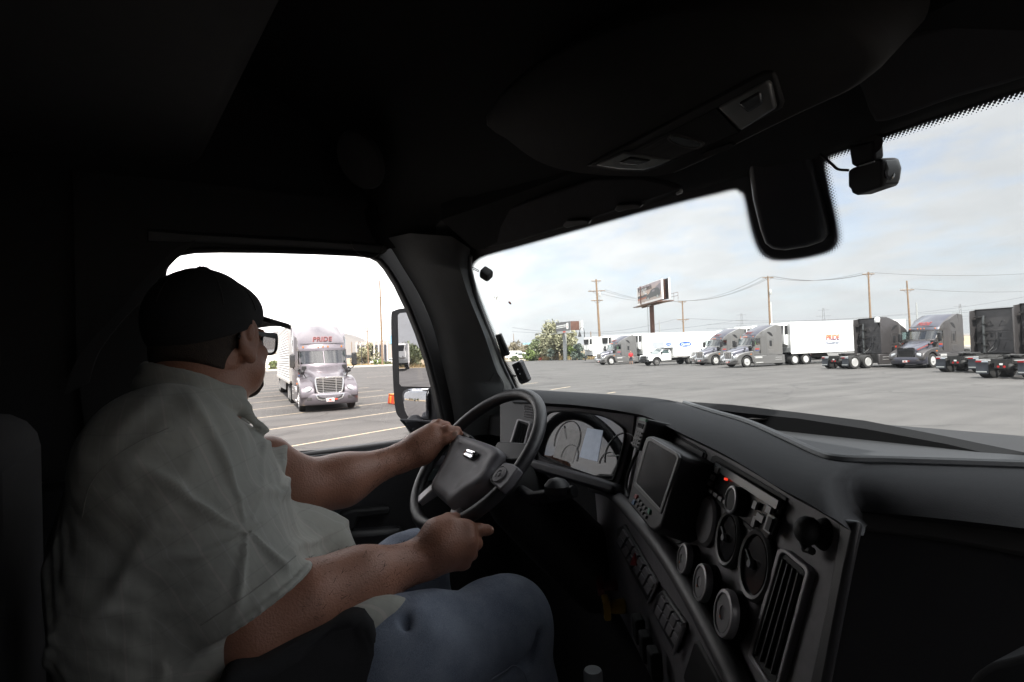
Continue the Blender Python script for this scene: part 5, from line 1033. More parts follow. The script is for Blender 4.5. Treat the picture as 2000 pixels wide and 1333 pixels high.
# ---- windshield surface: raked and bowed
def ws_pt(x, z, o=0.0): return np.array([x, .935+.78*(2.60-z)-.26*x*x-o, z])
def onW(px, py, o=0.0):
    v = ray(px, py); t = 1.2
    for _ in range(40):
        p = CAM+v*t; f = p[1]-ws_pt(p[0], p[2], o)[1]; q = CAM+v*(t+1e-4); g = (q[1]-ws_pt(q[0], q[2], o)[1]-f)/1e-4; t -= max(-.3, min(.3, f/g))
    return CAM+v*t
def windshield():
    b = MB(); b.loft([[tuple(ws_pt(x, z, -.004)) for x in np.linspace(-.96, 1.1, 22)] for z in np.linspace(1.95, 2.655, 12)], close=False, cap=False); ws = b.build('windshield', wsglass, truck)
    inner = [(1012, 768), (1004, 742), (990, 716), (975, 684), (962, 652), (950, 622), (938, 590), (926, 556), (919, 534), (922, 515), (936, 502), (960, 493), (1010, 479), (1060, 465), (1120, 448), (1180, 431), (1240, 414), (1300, 398), (1350, 385), (1400, 373), (1432, 365), (1450, 368), (1459, 382), (1464, 402), (1468, 425), (1475, 455), (1484, 481), (1494, 497), (1508, 503), (1530, 504), (1560, 501), (1590, 495), (1616, 487), (1628, 478), (1632, 464), (1629, 440), (1622, 405), (1613, 365), (1606, 330), (1607, 312), (1618, 302), (1645, 292), (1690, 277), (1730, 263), (1790, 242), (1850, 222), (1910, 202), (1960, 186), (2010, 169), (2080, 146)]
    I = [onW(x, y, .003) for x, y in inner]
    def off(i):
        a = I[max(i-1, 0)]; c = I[min(i+1, len(I)-1)]; t = nrm(c-a); nn = nrm(np.cross(t, [0, -.62, .78])); return nn
    # arc-length resample in metres, dots marching inward
    S = smooth_curve(I, 1400); seg = [np.linalg.norm(S[i+1]-S[i]) for i in range(len(S)-1)]; L = np.concatenate([[0], np.cumsum(seg)])
    def at(s): i = int(np.clip(np.searchsorted(L, s)-1, 0, len(S)-2)); u = (s-L[i])/max(seg[i], 1e-9); t = nrm(S[min(i+6, len(S)-1)]-S[max(i-6, 0)]); return S[i]*(1-u)+S[i+1]*u, t
    cen = onW(1300, 560)
    d = MB(); pitch = .0056; nrow = 5
    for r in range(nrow):
        s = pitch*.5*(r % 2)
        rad = .0031*(1-r/(nrow+.2))
        while s < L[-1]:
            p, t = at(s); nn = np.cross(t, nrm([0, -.62, -.78])); nn = nrm(nn)
            if np.dot(nn, nrm(np.array([0, -.62, -.78]))) > 2: nn = -nn
            q = p+nn*(.0008+r*pitch*.62)
            q = ws_pt(q[0], q[2], .0035); e1 = nrm(np.array([1, -.52*q[0], 0])); e2 = nrm(np.array([0, -.78, 1])); 
            d.add([q+rad*(math.cos(a)*e1+math.sin(a)*e2) for a in (0, 1.047, 2.094, 3.1416, 4.189, 5.236)], [(0, 1, 2, 3, 4, 5)]); s += pitch
    d.build('frit_dots', frit_m, ws, smooth=False)
    # solid frit border: strip from the inner outline outward
    outer = []
    n = len(inner)
    for i, (x, y) in enumerate(inner):
        if i <= 8: outer.append((x-75, y-8))
        elif i <= 11: outer.append((x-70, y-75))
        elif i <= 20: outer.append((x-20, y-95))
        elif i <= 27: outer.append((1540-(27-i)*14, 330-(27-i)*4))
        elif i <= 33: outer.append((1545+(i-27)*3, 330-(i-27)*3))
        elif i <= 40: outer.append((1560+(i-33)*6, 300-(i-33)*8))
        else: outer.append((x-24, y-95))
    O = [onW(x, y, .003) for x, y in outer]; b = MB()
    b.add(I+O, [(i, i+1, n+i+1, n+i) for i in range(n-1)]); b.build('frit_border', frit_m, ws, smooth=False)
    c = onW(996, 592, .004); MB().lathe([(.0058, 0), (.0055, .0008), (.001, .0008)], 18, frame_M(c, (1, 0, 0), (0, -.79, -.62))).build('round_sticker', mat('red_brown_sticker', (.32, .055, .03), .6), ws)
    # sensor and camera housing behind the black patch
    pl = (onW(1545, 420, .02), nrm([.10, -.80, -.58]))
    px_prism([(1452, 300), (1466, 395), (1480, 452), (1490, 480), (1504, 493), (1530, 495), (1575, 488), (1604, 478), (1614, 466), (1611, 440), (1602, 395), (1588, 330), (1575, 280)], pl, .03, 'sensor_housing', mat('sensor_housing_plastic', (.030, .031, .034), .34, nscale=20, namt=.08), ws, off=.012, bevel=.014, seg=4)
windshield()

# ---- left door with its window
def door():
    hole = [(316, 905), (315, 700), (315, 560), (319, 528), (330, 507), (350, 495), (380, 490), (430, 489), (520, 490), (620, 493), (700, 497), (728, 500), (744, 508), (758, 524), (778, 556), (800, 602), (820, 652), (838, 706), (852, 760), (864, 815), (871, 848), (868, 866), (850, 871), (700, 880), (540, 889), (420, 897)]
    H = [onX(x, y, -1.03) for x, y in hole]; c = np.mean(H, axis=0); O = []
    for p in H:
        v = p-c; m = max(abs(v[1])/.62, abs(v[2])/.44); O.append(c+v/m*1.0*np.array([1, 1, 1]))
    for p in O: p[1] = min(p[1], .85+.30*(2.6-p[2]))
    b = MB(); b.ring(O, H, [p-np.array([.05, 0, 0]) for p in O], [p-np.array([.045, 0, 0]) for p in H]); dr = b.build('driver_door', mat('door_black', (.009, .009, .010), .6, nscale=40, namt=.1), truck, angle=30)
    g = MB().add([p-np.array([.03, 0, 0]) for p in H], [tuple(range(len(H)))]).build('door_window', doorglass, dr, smooth=False)
    # rubber seal bead round the opening
    MB().tube([p+np.array([.006, 0, 0]) for p in H], .009, 8, closed=True).build('window_seal', blackm, dr)
    # rest of the left wall
    big = []
    for p in O: v = p-c; m = max(abs(v[1])/2.3, abs(v[2])/1.3); zz = c[2]+v[2]/m; big.append(np.array([-1.06, min(c[1]+v[1]/m*1.0, max(.87+.30*(2.6-zz), 1.5 if zz < 2.0 else 0)), zz]))
    b = MB(); b.ring([tuple(p) for p in big], [tuple(p+np.array([-.02, 0, 0])) for p in O], [tuple(p-np.array([.05, 0, 0])) for p in big], [tuple(p-np.array([.06, 0, 0])) for p in O]); b.build('left_wall', blackm, truck, smooth=False)
    # sill cap, lower panel, grip and handle
    pl = (np.array([-1.015, 0, 0]), np.array([1.0, 0, 0]))
    A = [onX(x, y, -1.02) for x, y in ((250, 912), (420, 899), (540, 890), (700, 881), (860, 872))]; Bq = [onX(x, y, -.985) for x, y in ((250, 932), (420, 921), (540, 913), (700, 905), (870, 893))]; Cq = [p+np.array([-.01, 0, -.05]) for p in Bq]
    b = MB(); b.loft([A, Bq, Cq], close=False, cap=False); b.build('window_sill', mat('sill_plastic', (.050, .048, .058), .45, nscale=40, namt=.1), dr, angle=60)
    b = MB(); b.box(-1.06, -.99, -.3, 1.25, 1.15, 2.02); b.build('door_panel', dash_dark, dr, bevel=.02)
    px_prism([(575, 905), (598, 893), (640, 888), (760, 881), (775, 888), (760, 893), (620, 902), (590, 908)], pl, .02, 'armrest_recess', blackm, dr, off=.045, bevel=.004)
    px_prism([(665, 1005), (690, 996), (762, 990), (763, 1006), (700, 1014), (694, 1036), (672, 1040)], (np.array([-.96, 0, 0]), np.array([1.0, 0, 0])), .035, 'door_pull', blackm, dr, bevel=.008)
    px_prism([(832, 918), (862, 916), (858, 938), (826, 942)], (np.array([-.985, 0, 0]), np.array([1.0, 0, 0])), .02, 'speaker_grille', mat('speaker_cloth', (.03, .04, .042), .9, bscale=900, bstr=.6), dr, bevel=.004)
    px_prism([(662, 1040), (790, 1030), (800, 1075), (690, 1085), (660, 1075)], (np.array([-.95, 0, 0]), np.array([1.0, 0, 0])), .05, 'door_pocket', dash_dark, dr, bevel=.02)
    # header rail over the window and the loose cable loop under it
    A = [onX(x, y, -1.0) for x, y in ((290, 452), (370, 459), (560, 469), (700, 478), (762, 483))]; Bq = [onX(x, y, -1.01) for x, y in ((290, 470), (370, 471), (560, 480), (700, 489), (752, 494))]
    b = MB(); b.loft([[p+np.array([-.04, 0, .02]) for p in A], A, Bq, [p+np.array([-.04, 0, 0]) for p in Bq]], close=False, cap=False); b.build('door_header', trimgrey, truck, angle=60)
    MB().tube(smooth_curve([onX(x, y, -.985) for x, y in ((684, 471), (690, 485), (702, 497), (718, 504), (733, 502), (744, 492), (750, 479))], 30), .0016, 6).build('cable_loop', mat('grey_cable', (.12, .12, .12), .5), truck)
door()

# ---- A pillar trim
def pillar():
    cols = [[(752, 466), (785, 520), (818, 575), (846, 640), (866, 720), (884, 800), (892, 860)],
            [(800, 456), (838, 530), (862, 592), (882, 650), (902, 720), (922, 780), (935, 850)],
            [(882, 462), (900, 530), (918, 586), (945, 652), (968, 720), (992, 775), (1010, 850)],
            [(918, 486), (918, 526), (932, 588), (957, 652), (982, 715), (1008, 770), (1040, 850)]]
    R_ = []
    for k, c in enumerate(cols):
        r = []
        for i, (x, y) in enumerate(c):
            if k == 0: p = onX(x, y, -1.00)
            elif k == 3: p = onW(x, y, .02)
            else:
                a = onX(cols[0][i][0], cols[0][i][1], -1.0); w = onW(cols[3][i][0], cols[3][i][1], .02); Da = (a-CAM)@_d; Dw = (w-CAM)@_d; f = (.35, .8)[k-1]; p = atD(x, y, Da+(Dw-Da)*f-.06)
            r.append(p)
        R_.append(smooth_curve(r, 24))
    b = MB(); b.loft([[np.array(p)-0 for p in r] for r in R_], close=False, cap=False); pl_ = b.build('pillar_trim', trimgrey, truck, angle=70)
    b = MB(); b.tube(smooth_curve([p+np.array([.004, -.004, 0]) for p in [atD(948, 722+26, (onW(982, 715)-CAM)@_d-.075)]]+[atD(x, y, (onW(982, 715)-CAM)@_d-.07) for x, y in ((955, 745), (967, 727), (975, 735), (983, 750), (982, 765))], 24), .0012, 5); b.build('pillar_cover_seam', blackm, pl_)
    # edge bead along the glass
    MB().tube([onW(x, y, .022) for x, y in ((919, 500), (918, 524), (933, 588), (958, 652), (983, 715), (1009, 770))], .006, 6).build('pillar_edge', mat('pale_edge_trim', (.10, .105, .11), .6), pl_)
pillar()

# ---- door mirror
def door_mirror():
    mc = np.array([-1.42, .86, 2.28]); pl = (mc, nrm([.405, -.914, .0]))
    n = pl[1]
    outer = smooth_closed([(768, 620), (775, 607), (800, 602), (850, 598), (880, 600), (886, 640), (880, 700), (872, 780), (862, 815), (845, 822), (800, 821), (784, 815), (775, 790), (770, 700)], 60)
    t = empty('side_mirror', (0, 0, 0)); t.parent = truck
    O = [onP(x, y, pl) for x, y in outer]; cen = np.mean(O, axis=0)
    b = MB(); back = [p-n*.10 for p in O]; bk2 = [cen-n*.16+(p-cen)*.72 for p in O]
    b.loft([[p+n*.012 for p in O], O, back, bk2]); b.build('mirror_shell', mat('mirror_shell_plastic', (.030, .030, .034), .45, nscale=30, namt=.1), t, angle=50)
    def rr(pts, off, name, m): q = [onP(x, y, (mc+n*off, n)) for x, y in pts]; return MB().prism(q, [p-n*.004 for p in q]).build(name, m, t, smooth=False)
    rr([(777, 616), (781, 612), (870, 604), (874, 610), (868, 750), (864, 757), (784, 755), (780, 750)], .016, 'mirror_glass', mirror_m)
    # convex wide-angle glass
    q = [onP(x, y, (mc+n*.016, n)) for x, y in smooth_closed([(790, 763), (836, 759), (838, 764), (839, 812), (834, 818), (806, 818), (795, 806), (791, 790)], 40)]; c = np.mean(q, axis=0); b = MB(); rings = []
    Rad = .42
    for f in (1.0, .8, .6, .4, .2, .02):
        rings.append([c+(p-c)*f+n*(math.sqrt(Rad**2-np.dot((p-c)*f, (p-c)*f))-Rad+.012) for p in q])
    b.loft(rings, cap=True); b.build('wide_angle_glass', mirror_m, t, angle=180)
    b = MB(); b.tube([onX(806, 822, -1.30), onX(830, 860, -1.20), onX(862, 868, -1.06)], [.035, .035, .045], 10); b.loft([[onX(x, y, X) for x, y in ((778, 818), (850, 822), (872, 846), (850, 868), (822, 868))] for X in (-1.34, -1.12)]); b.build('mirror_arm', mat('mirror_arm_plastic', (.06, .062, .070), .5, nscale=30, namt=.08), t, bevel=.01)
door_mirror()

# ---- overhead console, visors, header
def overhead():
    pl = (np.array([.2, .62, 2.60]), nrm([0, -.80, -.60]))
    out = smooth_closed([(940, 230), (985, 278), (1040, 318), (1100, 338), (1170, 347), (1240, 350), (1300, 347), (1350, 328), (1420, 296), (1500, 256), (1580, 218), (1680, 170), (1720, 120), (1690, 60), (1560, 20), (1300, 20), (1050, 120)], 60)
    n = pl[1]; A = [onP(x, y, pl) for x, y in out]; c = np.mean(A, axis=0)
    b = MB(); b.loft([[c+(p-c)*1.0-n*.16 for p in A], [c+(p-c)*1.0-n*.03 for p in A], [c+(p-c)*.985-n*.008 for p in A], [c+(p-c)*.95 for p in A]]); oc = b.build('overhead_console', consolem, truck, angle=80)
    px_prism([(1142, 326), (1165, 312), (1490, 140), (1512, 140), (1530, 200), (1526, 214), (1320, 316), (1262, 338), (1200, 336)], pl, .02, 'lamp_bezel', mat('bezel_plastic', (.022, .022, .022), .6), oc, off=.004, bevel=.004)
    px_prism([(1226, 298), (1398, 212), (1444, 260), (1320, 312)], pl, .012, 'ribbed_panel', blackm, oc, off=.006)
    b = MB()
    for k in range(44):
        u = k/43; p = np.array([1232, 297])*(1-u)+np.array([1398, 214])*u; q = np.array([1312, 311])*(1-u)+np.array([1440, 259])*u; b.tube([onP(p[0], p[1], (pl[0]+n*.0075, n)), onP(q[0], q[1], (pl[0]+n*.0075, n))], .0011, 4)
    b.build('panel_rib', mat('rib_plastic', (.05, .05, .05), .6), oc)
    for pts in ([(1160, 324), (1216, 297), (1312, 313), (1290, 324), (1256, 334), (1210, 332)], [(1400, 211), (1496, 158), (1504, 166), (1514, 214), (1446, 257)]):
        l = px_prism(pts, pl, .01, 'lamp_lens', lens_m, oc, off=.010, bevel=.003)
        px_prism(inset(pts, .42, np.mean(pts, axis=0)-np.array([2, 4])), pl, .006, 'lamp_reflector', mat('lamp_reflector_dark', (.12, .125, .13), .2, .5), l, off=.014, bevel=.003)
    px_ring(smooth_closed([(1303, 272), (1312, 264), (1340, 270), (1372, 280), (1366, 290), (1342, 290), (1316, 282)], 30), inset(smooth_closed([(1303, 272), (1312, 264), (1340, 270), (1372, 280), (1366, 290), (1342, 290), (1316, 282)], 30), .86), pl, .006, 'switch_ring', satin if False else mat('dull_ring', (.09, .09, .09), .5), oc, off=.012)
    px_prism(smooth_closed([(1306, 272), (1314, 267), (1340, 272), (1368, 281), (1362, 287), (1340, 287), (1318, 280)], 24), pl, .006, 'lamp_switch', glossb, oc, off=.011)
    px_prism([(1368, 302), (1425, 281), (1434, 285), (1428, 291), (1376, 309)], pl, .01, 'grip_slot', blackm, oc, off=.006)
    # sun visors folded up against the header
    pv = (np.array([-.3, .80, 2.62]), nrm([0, -.82, -.57]))
    v = px_prism([(842, 470), (1000, 405), (1156, 350), (1249, 346), (1306, 360), (1330, 369), (1322, 375), (1150, 431), (1000, 476), (938, 488)], pv, .014, 'sun_visor', mat('visor_cloth', (.034, .034, .037), .85, nscale=30, namt=.1), truck, bevel=.005)
    for x, y in ((1225, 408), (1124, 439)):
        px_prism([(x-26, y+2), (x-18, y-8), (x+14, y-10), (x+27, y-6), (x+24, y), (x-4, y+4), (x-18, y+8)], pv, .012, 'visor_clip', dash_dark, v, off=.010, bevel=.003)
    MB().tube([onP(x, y, (pv[0]+pv[1]*.004, pv[1])) for x, y in ((1322, 379), (1331, 375), (1330, 371))], .003, 6).build('visor_tip', mat('pale_edge_trim2', (.35, .35, .36), .4), v)
    pr = (np.array([.5, .78, 2.63]), nrm([0, -.82, -.57]))
    px_prism(smooth_closed([(1672, 150), (1685, 190), (1700, 228), (1726, 240), (1850, 198), (2050, 130), (2050, 20), (1800, 60), (1690, 110)], 40), pr, .016, 'sun_visor', mat('visor_cloth', (.034, .034, .037), .85), truck, bevel=.006)
    # header strip between visor and glass
    A = [onW(x, y, .03) for x, y in ((925, 486), (1000, 466), (1150, 424), (1300, 380), (1430, 344), (1560, 310), (1650, 277), (1800, 223), (2060, 134))]; Bq = [p+np.array([0, -.10, .075]) for p in A]; Cq = [p+np.array([0, -.10, .12]) for p in A]
    MB().loft([[p+np.array([0, .03, 0]) for p in A], A, Bq, Cq], close=False, cap=False).build('windshield_header', liner, truck, angle=50)
overhead()

# ---- dashboard
a32 = math.radians(32); tl = math.radians(14)
Wn = np.array([-math.sin(a32)*math.cos(tl), -math.cos(a32)*math.cos(tl), math.sin(tl)]); Wp = atD(1396, 899, .76); WPL = (Wp, Wn)
Kn = nrm([.02, -.93, .36]); Kp = onP(1238, 870, WPL); KPL = (Kp, Kn)
L2n = nrm([-math.sin(a32), -math.cos(a32), -.04]); L2p = onP(1300, 1085, (Wp+Wn*.012, Wn)); L2 = (L2p, L2n)
FPL = (np.array([.5, .60, 2.0]), nrm([.0, -.985, .17]))
dash = empty('dashboard', (0, 0, 0)); dash.parent = truck
def offp(pl, o): return (pl[0]+pl[1]*o, pl[1])
def dashboard():
    lipL = [(1000, 786), (1050, 787), (1117, 791), (1185, 799), (1238, 808)]; lipR = [(1266, 815), (1329, 846), (1400, 880), (1460, 914), (1517, 950), (1580, 984), (1640, 1017)]
    passl = [(1668, 1000), (1760, 1006), (1880, 1018), (2010, 1034), (2300, 1075)]
    lip = [onP(x, y, offp(KPL, .02)) for x, y in lipL]+[onP(x, y, offp(WPL, .02)) for x, y in lipR]+[onP(x, y, offp(FPL, .02)) for x, y in passl]
    crest = [onZ(x, y, 2.168) for x, y in ((1000, 757), (1050, 762), (1150, 768), (1250, 775), (1300, 781))]+[onZ(x, y, 2.15) for x, y in ((1337, 788), (1398, 808), (1459, 826), (1530, 858), (1597, 888), (1641, 900))]+[onZ(x, y, 2.15) for x, y in ((1690, 902), (1739, 903), (1870, 908), (2010, 913), (2300, 925))]
    n = 60; A = smooth_curve(lip, n); Bc = smooth_curve(crest, n); rows = []
    back = [p+np.array([0, .10, -.03]) for p in Bc]
    mid1 = [a*.72+b*.28+np.array([0, -.004, .004]) for a, b in zip(A, Bc)]
    under = [p+np.array([.0, .03, -.018]) for p in A]
    mids = [[a*(1-u)+b*u+np.array([0, -.03*math.sin(math.pi*u), .010*math.sin(math.pi*u)]) for a, b in zip(A, Bc)] for u in (.12, .3, .5, .7, .88)]
    MB().loft([under, A]+mids+[Bc, back], close=False, cap=False).build('dash_pad', pad_m, dash, angle=75)
    # deck under the glass, tray floor, front ledge, near rim
    b = MB(); b.box(-1.05, 1.1, .95, 1.52, 2.02, 2.085); b.build('dash_deck', blackm, dash)
    fl = [onZ(x, y, 2.113) for x, y in ((1490, 838), (1560, 832), (1700, 838), (1850, 862), (2100, 905), (2100, 930), (1760, 905), (1650, 900), (1590, 880))]
    MB().prism(fl, [p-np.array([0, 0, .02]) for p in fl]).build('tray_floor', tray_m, dash)
    up_ = [onY(x, y, 1.12) for x, y in ((1345, 785), (1430, 791), (1560, 806), (1690, 822), (1850, 853), (2010, 886), (2200, 925))]; dn = [onY(x, y, 1.10) for x, y in ((1360, 795), (1440, 806), (1560, 818), (1690, 838), (1850, 868), (2010, 905), (2200, 950))]
    MB().loft([[p+np.array([0, .12, -.06]) for p in up_], up_, dn, [p+np.array([0, 0, -.08]) for p in dn]], close=False, cap=False).build('tray_ledge', mat('ledge_black', (.007, .0075, .0085), .75, spec=.2), dash, angle=50)
    st = [onZ(x, y, 2.135) for x, y in ((1458, 818), (1530, 820), (1640, 822), (1688, 828))]; st2 = [onZ(x, y, 2.120) for x, y in ((1500, 830), (1560, 831), (1640, 834), (1690, 842))]
    MB().loft([[p+np.array([0, .02, 0]) for p in st], st, st2], close=False, cap=False).build('tray_step', mat('brown_grey_step', (.05, .046, .042), .7), dash)
    rim = [onZ(x, y, 2.153) for x, y in ((1337, 787), (1398, 806), (1459, 824), (1530, 855), (1597, 886), (1641, 898), (1739, 901), (2010, 910), (2200, 918))]; MB().tube(smooth_curve(rim, 50), .006, 8).build('tray_rim', mat('grey_rim', (.06, .064, .068), .5), dash)
    # driver-facing panel with the wrap
    tp_ = smooth_curve([(1226, 806, 0), (1266, 812, 0), (1329, 843, 0), (1400, 877, 0), (1517, 948, 0), (1600, 990, 0), (1662, 1026, 0)], 40); bt_ = smooth_curve([(1196, 960, 0), (1246, 1018, 0), (1298, 1080, 0), (1350, 1162, 0), (1409, 1270, 0), (1470, 1380, 0), (1580, 1480, 0)], 40)
    MB().loft([[onP(a[0]*(1-u)+b[0]*u, a[1]*(1-u)+b[1]*u, WPL) for a, b in zip(tp_, bt_)] for u in np.linspace(0, 1, 8)], close=False, cap=False).build('centre_panel', dash_m, dash, smooth=False)
    px_prism([(1640, 1012), (1672, 1016), (1650, 1120), (1585, 1460), (1550, 1460), (1612, 1180)], offp(WPL, .004), .008, 'panel_edge', dash_dark, dash, bevel=.006)
    px_prism([(1000, 783), (1050, 785), (1117, 789), (1185, 797), (1241, 806), (1236, 850), (1200, 968), (1150, 948), (1060, 908), (1000, 885)], KPL, .03, 'cluster_panel', dash_m, dash, bevel=.003)
    px_prism([(975, 775), (1040, 783), (1050, 800), (1042, 900), (1000, 888), (975, 880)], offp(KPL, .012), .03, 'side_vent_panel', dash_dark, dash, bevel=.006)
    # instrument cluster
    glass_o = smooth_closed([(1052, 890), (1052, 845), (1064, 808), (1095, 802), (1140, 805), (1178, 813), (1206, 828), (1220, 846), (1212, 890), (1200, 930), (1192, 938), (1172, 934), (1110, 913)], 60)
    cl = px_prism(glass_o, KPL, .01, 'instrument_cluster', mat('cluster_lens', (.010, .010, .012), .03, spec=.9, coat=.35), dash, off=.002)
    clm = MATS['cluster_lens'].node_tree.nodes['Principled BSDF']; clm.inputs['IOR'].default_value = 1.6; clm.inputs['Coat IOR'].default_value = 1.5
    px_ring(glass_o, inset(glass_o, .97), KPL, .006, 'cluster_bezel', blackm, cl, off=.006)
    b = MB()
    def arc(x, y, r, a0, a1, w=.0012):
        c = onP(x, y, offp(KPL, .0035)); M = frame_M(c, (1, 0, 0), Kn); b.tube([tuple(M @ Vector((r*math.cos(a), r*math.sin(a), 0))) for a in np.linspace(a0, a1, 30)], w, 4)
    arc(1107, 860, .048, -.3, 3.6); arc(1112, 893, .030, -.2, 3.3); arc(1213, 890, .05, .5, 3.6); arc(1187, 908, .028, -.1, 3.2)
    for x, y, a in ((1107, 860, 2.2), (1213, 890, 3.3)): c = onP(x, y, offp(KPL, .0035)); M = frame_M(c, (1, 0, 0), Kn); b.tube([tuple(M @ Vector((.005*math.cos(a), .005*math.sin(a), 0))), tuple(M @ Vector((.042*math.cos(a), .042*math.sin(a), 0)))], .0012, 4)
    b.build('gauge_markings', mat('white_gauge_marks', (.75, .75, .75), .5), cl)
    px_prism([(1147, 836), (1177, 841), (1166, 902), (1131, 893)], KPL, .002, 'reflection_panel', mat('bluish_glow', (.20, .22, .26), .3, emis=(.62, .70, .85, .055), nscale=30, namt=.4), cl, off=.0035)  # faintly glowing panel added in place of a pale reflection in the lens
    px_prism([(1098, 836), (1136, 843), (1118, 905), (1080, 893)], KPL, .002, 'side_reflection', mat('dim_glow', (.16, .15, .15), .3, emis=(.60, .58, .56, .030), nscale=60, namt=.6), cl, off=.003)  # second glowing patch, painted where the lens mirrors the window
    # trim strip under the cluster and the column shroud
    px_prism([(1028, 893), (1060, 902), (1160, 930), (1200, 944), (1198, 966), (1160, 956), (1060, 926), (1020, 914)], offp(KPL, .03), .04, 'lower_trim', mat('sill_plastic', (.050, .048, .058), .45), dash, bevel=.008)
    c0 = np.array([-.448, .647, 2.05]); ax = np.array([0, math.cos(math.radians(45)), -math.sin(math.radians(45))])
    b = MB(); b.tube([c0+ax*.05, c0+ax*.16, c0+ax*.34, c0+ax*.55], [.055, .085, .095, .10], 18); b.build('steering_column', blackm, dash)
    b = MB(); p = onP(1040, 975, offp(KPL, .10)); q = onP(1122, 960, offp(KPL, .08)); b.tube([c0+ax*.12+np.array([.06, 0, 0]), p, q], [.014, .017, .013], 10); b.ball(tuple(onP(1088, 955, offp(KPL, .10))), (.03, .03, .024), 10); b.build('stalk', dash_dark, dash)
    b = MB(); b.box(-1.0, .0, 1.05, 1.2, 1.2, 2.0); b.build('knee_panel', blackm, dash)
    # lower console
    px_prism([(1140, 950), (1194, 960), (1246, 1012), (1298, 1075), (1350, 1156), (1409, 1263), (1442, 1331), (1490, 1440), (1330, 1460), (1270, 1330), (1215, 1215), (1180, 1150), (1140, 1085), (1128, 1030)], L2, .05, 'lower_console', dash_m, dash, bevel=.010)
    MB().tube(smooth_curve([onP(x, y, offp(L2, .004)) for x, y in ((1150, 950), (1194, 963), (1246, 1015), (1298, 1078), (1350, 1159), (1409, 1266), (1460, 1370))], 30), .014, 10).build('console_ridge', mat('ridge_plastic', (.062, .060, .063), .5, nscale=60, namt=.1, bscale=900, bstr=.06), dash)
    sw = px_prism([(1205, 1032), (1217, 1025), (1282, 1138), (1278, 1152), (1264, 1178), (1203, 1062)], offp(L2, .006), .02, 'switch_bank', dash_dark, dash, bevel=.003)
    b = MB()
    for k in range(6):
        u0, u1 = k/6+.015, (k+1)/6-.015; e = lambda u, w: (1215*(1-u)+1279*u-w*13, 1031*(1-u)+1141*u+w*24)
        for w0, w1 in ((.05, .48), (.55, 1.0)): q = [onP(*e(u, w), offp(L2, .0105)) for u, w in ((u0, w0), (u1, w0), (u1, w1), (u0, w1))]; b.prism(q, [p-L2n*.008 for p in q])
    b.build('rocker_switch', dash_m, sw, bevel=.001)
    px_prism([(1230, 1104), (1239, 1081), (1241, 1105)], offp(L2, .013), .003, 'hazard_switch', mat('hazard_red', (.30, .015, .015), .4), sw)
    MB().tube([onP(x, y, offp(L2, .008)) for x, y in ((1282, 1138), (1281, 1148), (1266, 1177))], .0025, 6).build('chrome_edge', satin, sw)
    sw2 = px_prism([(1282, 1162), (1292, 1153), (1336, 1218), (1332, 1232), (1316, 1276), (1274, 1196)], offp(L2, .006), .02, 'switch_bank', dash_dark, dash, bevel=.003)
    b = MB()
    for k in range(4):
        u0, u1 = k/4+.02, (k+1)/4-.02; e = lambda u, w: (1290*(1-u)+1333*u-w*15, 1160*(1-u)+1228*u+w*38)
        for w0, w1 in ((.05, .48), (.55, .95)): q = [onP(*e(u, w), offp(L2, .0105)) for u, w in ((u0, w0), (u1, w0), (u1, w1), (u0, w1))]; b.prism(q, [p-L2n*.008 for p in q])
    b.build('rocker_switch', dash_m, sw2, bevel=.001)
    MB().tube([onP(x, y, offp(L2, .008)) for x, y in ((1336, 1220), (1333, 1232), (1316, 1276))], .003, 6).build('chrome_edge', satin, sw2)
    px_prism([(1354, 1252), (1360, 1250), (1410, 1345), (1400, 1400), (1350, 1380), (1333, 1320)], offp(L2, .004), .02, 'console_pocket', blackm, dash, bevel=.004)
    b = MB()
    for x, y in ((1258, 1228), (1272, 1262), (1290, 1295)): c = onP(x, y, offp(L2, .01)); b.box(-.016, .016, -.022, .022, 0, .018, frame_M(c, (math.cos(a32), -math.sin(a32), 0), L2n))
    b.build('accessory_socket', blackm, dash, bevel=.004)
    # brake valve knobs: yellow square, red octagon
    c = onP(1222, 1184, offp(L2, .0)); M = frame_M(c, (math.cos(a32), -math.sin(a32), 0), L2n); b = MB(); b.lathe([(.016, 0), (.014, .03), (.012, .035)], 16, M); b.box(-.019, .019, -.022, .022, .035, .05, M); kb = b.build('parking_brake_knob', mat('yellow_knob', (.42, .25, .01), .4, nscale=20, namt=.08), dash, bevel=.004)
    b = MB(); b.box(-.011, -.005, -.015, .015, .05, .051, M); b.box(-.002, .004, -.015, .008, .05, .051, M); b.box(.007, .012, -.012, .015, .05, .051, M); b.build('knob_lettering', blackm, kb)
    c = onP(1205, 1142, offp(L2, .0)); M = frame_M(c, (math.cos(a32), -math.sin(a32), 0), L2n); b = MB(); b.lathe([(.014, 0), (.012, .03), (.024, .034), (.024, .046), (.001, .048)], 8, M); b.build('trailer_brake_knob', mat('dark_red_knob', (.12, .008, .008), .4), dash)
    # air vents: frame > slats
    def vent(o, i, pl, name='air_vent', nsl=4, along=None):
        fr = px_ring(o, i, pl, .012, name, mat('pale_vent_trim', (.36, .345, .36), .45, .2, nscale=30, namt=.06), dash, off=.006, bevel=.0015); px_prism(i, pl, .004, 'vent_cavity', blackm, fr, off=.0035); bb = MB(); q = [onP(x, y, offp(pl, .005)) for x, y in i]; (a0, a1), (b0, b1) = along
        for k in range(nsl): u = (k+.7)/(nsl+.4); A0 = q[a0]*(1-u)+q[a1]*u; B0 = q[b0]*(1-u)+q[b1]*u; bb.tube([A0*.96+B0*.04, A0*.04+B0*.96], .0022, 4)
        bb.build('vent_slat', mat('vent_slat_plastic', (.030, .030, .032), .5), fr); return fr
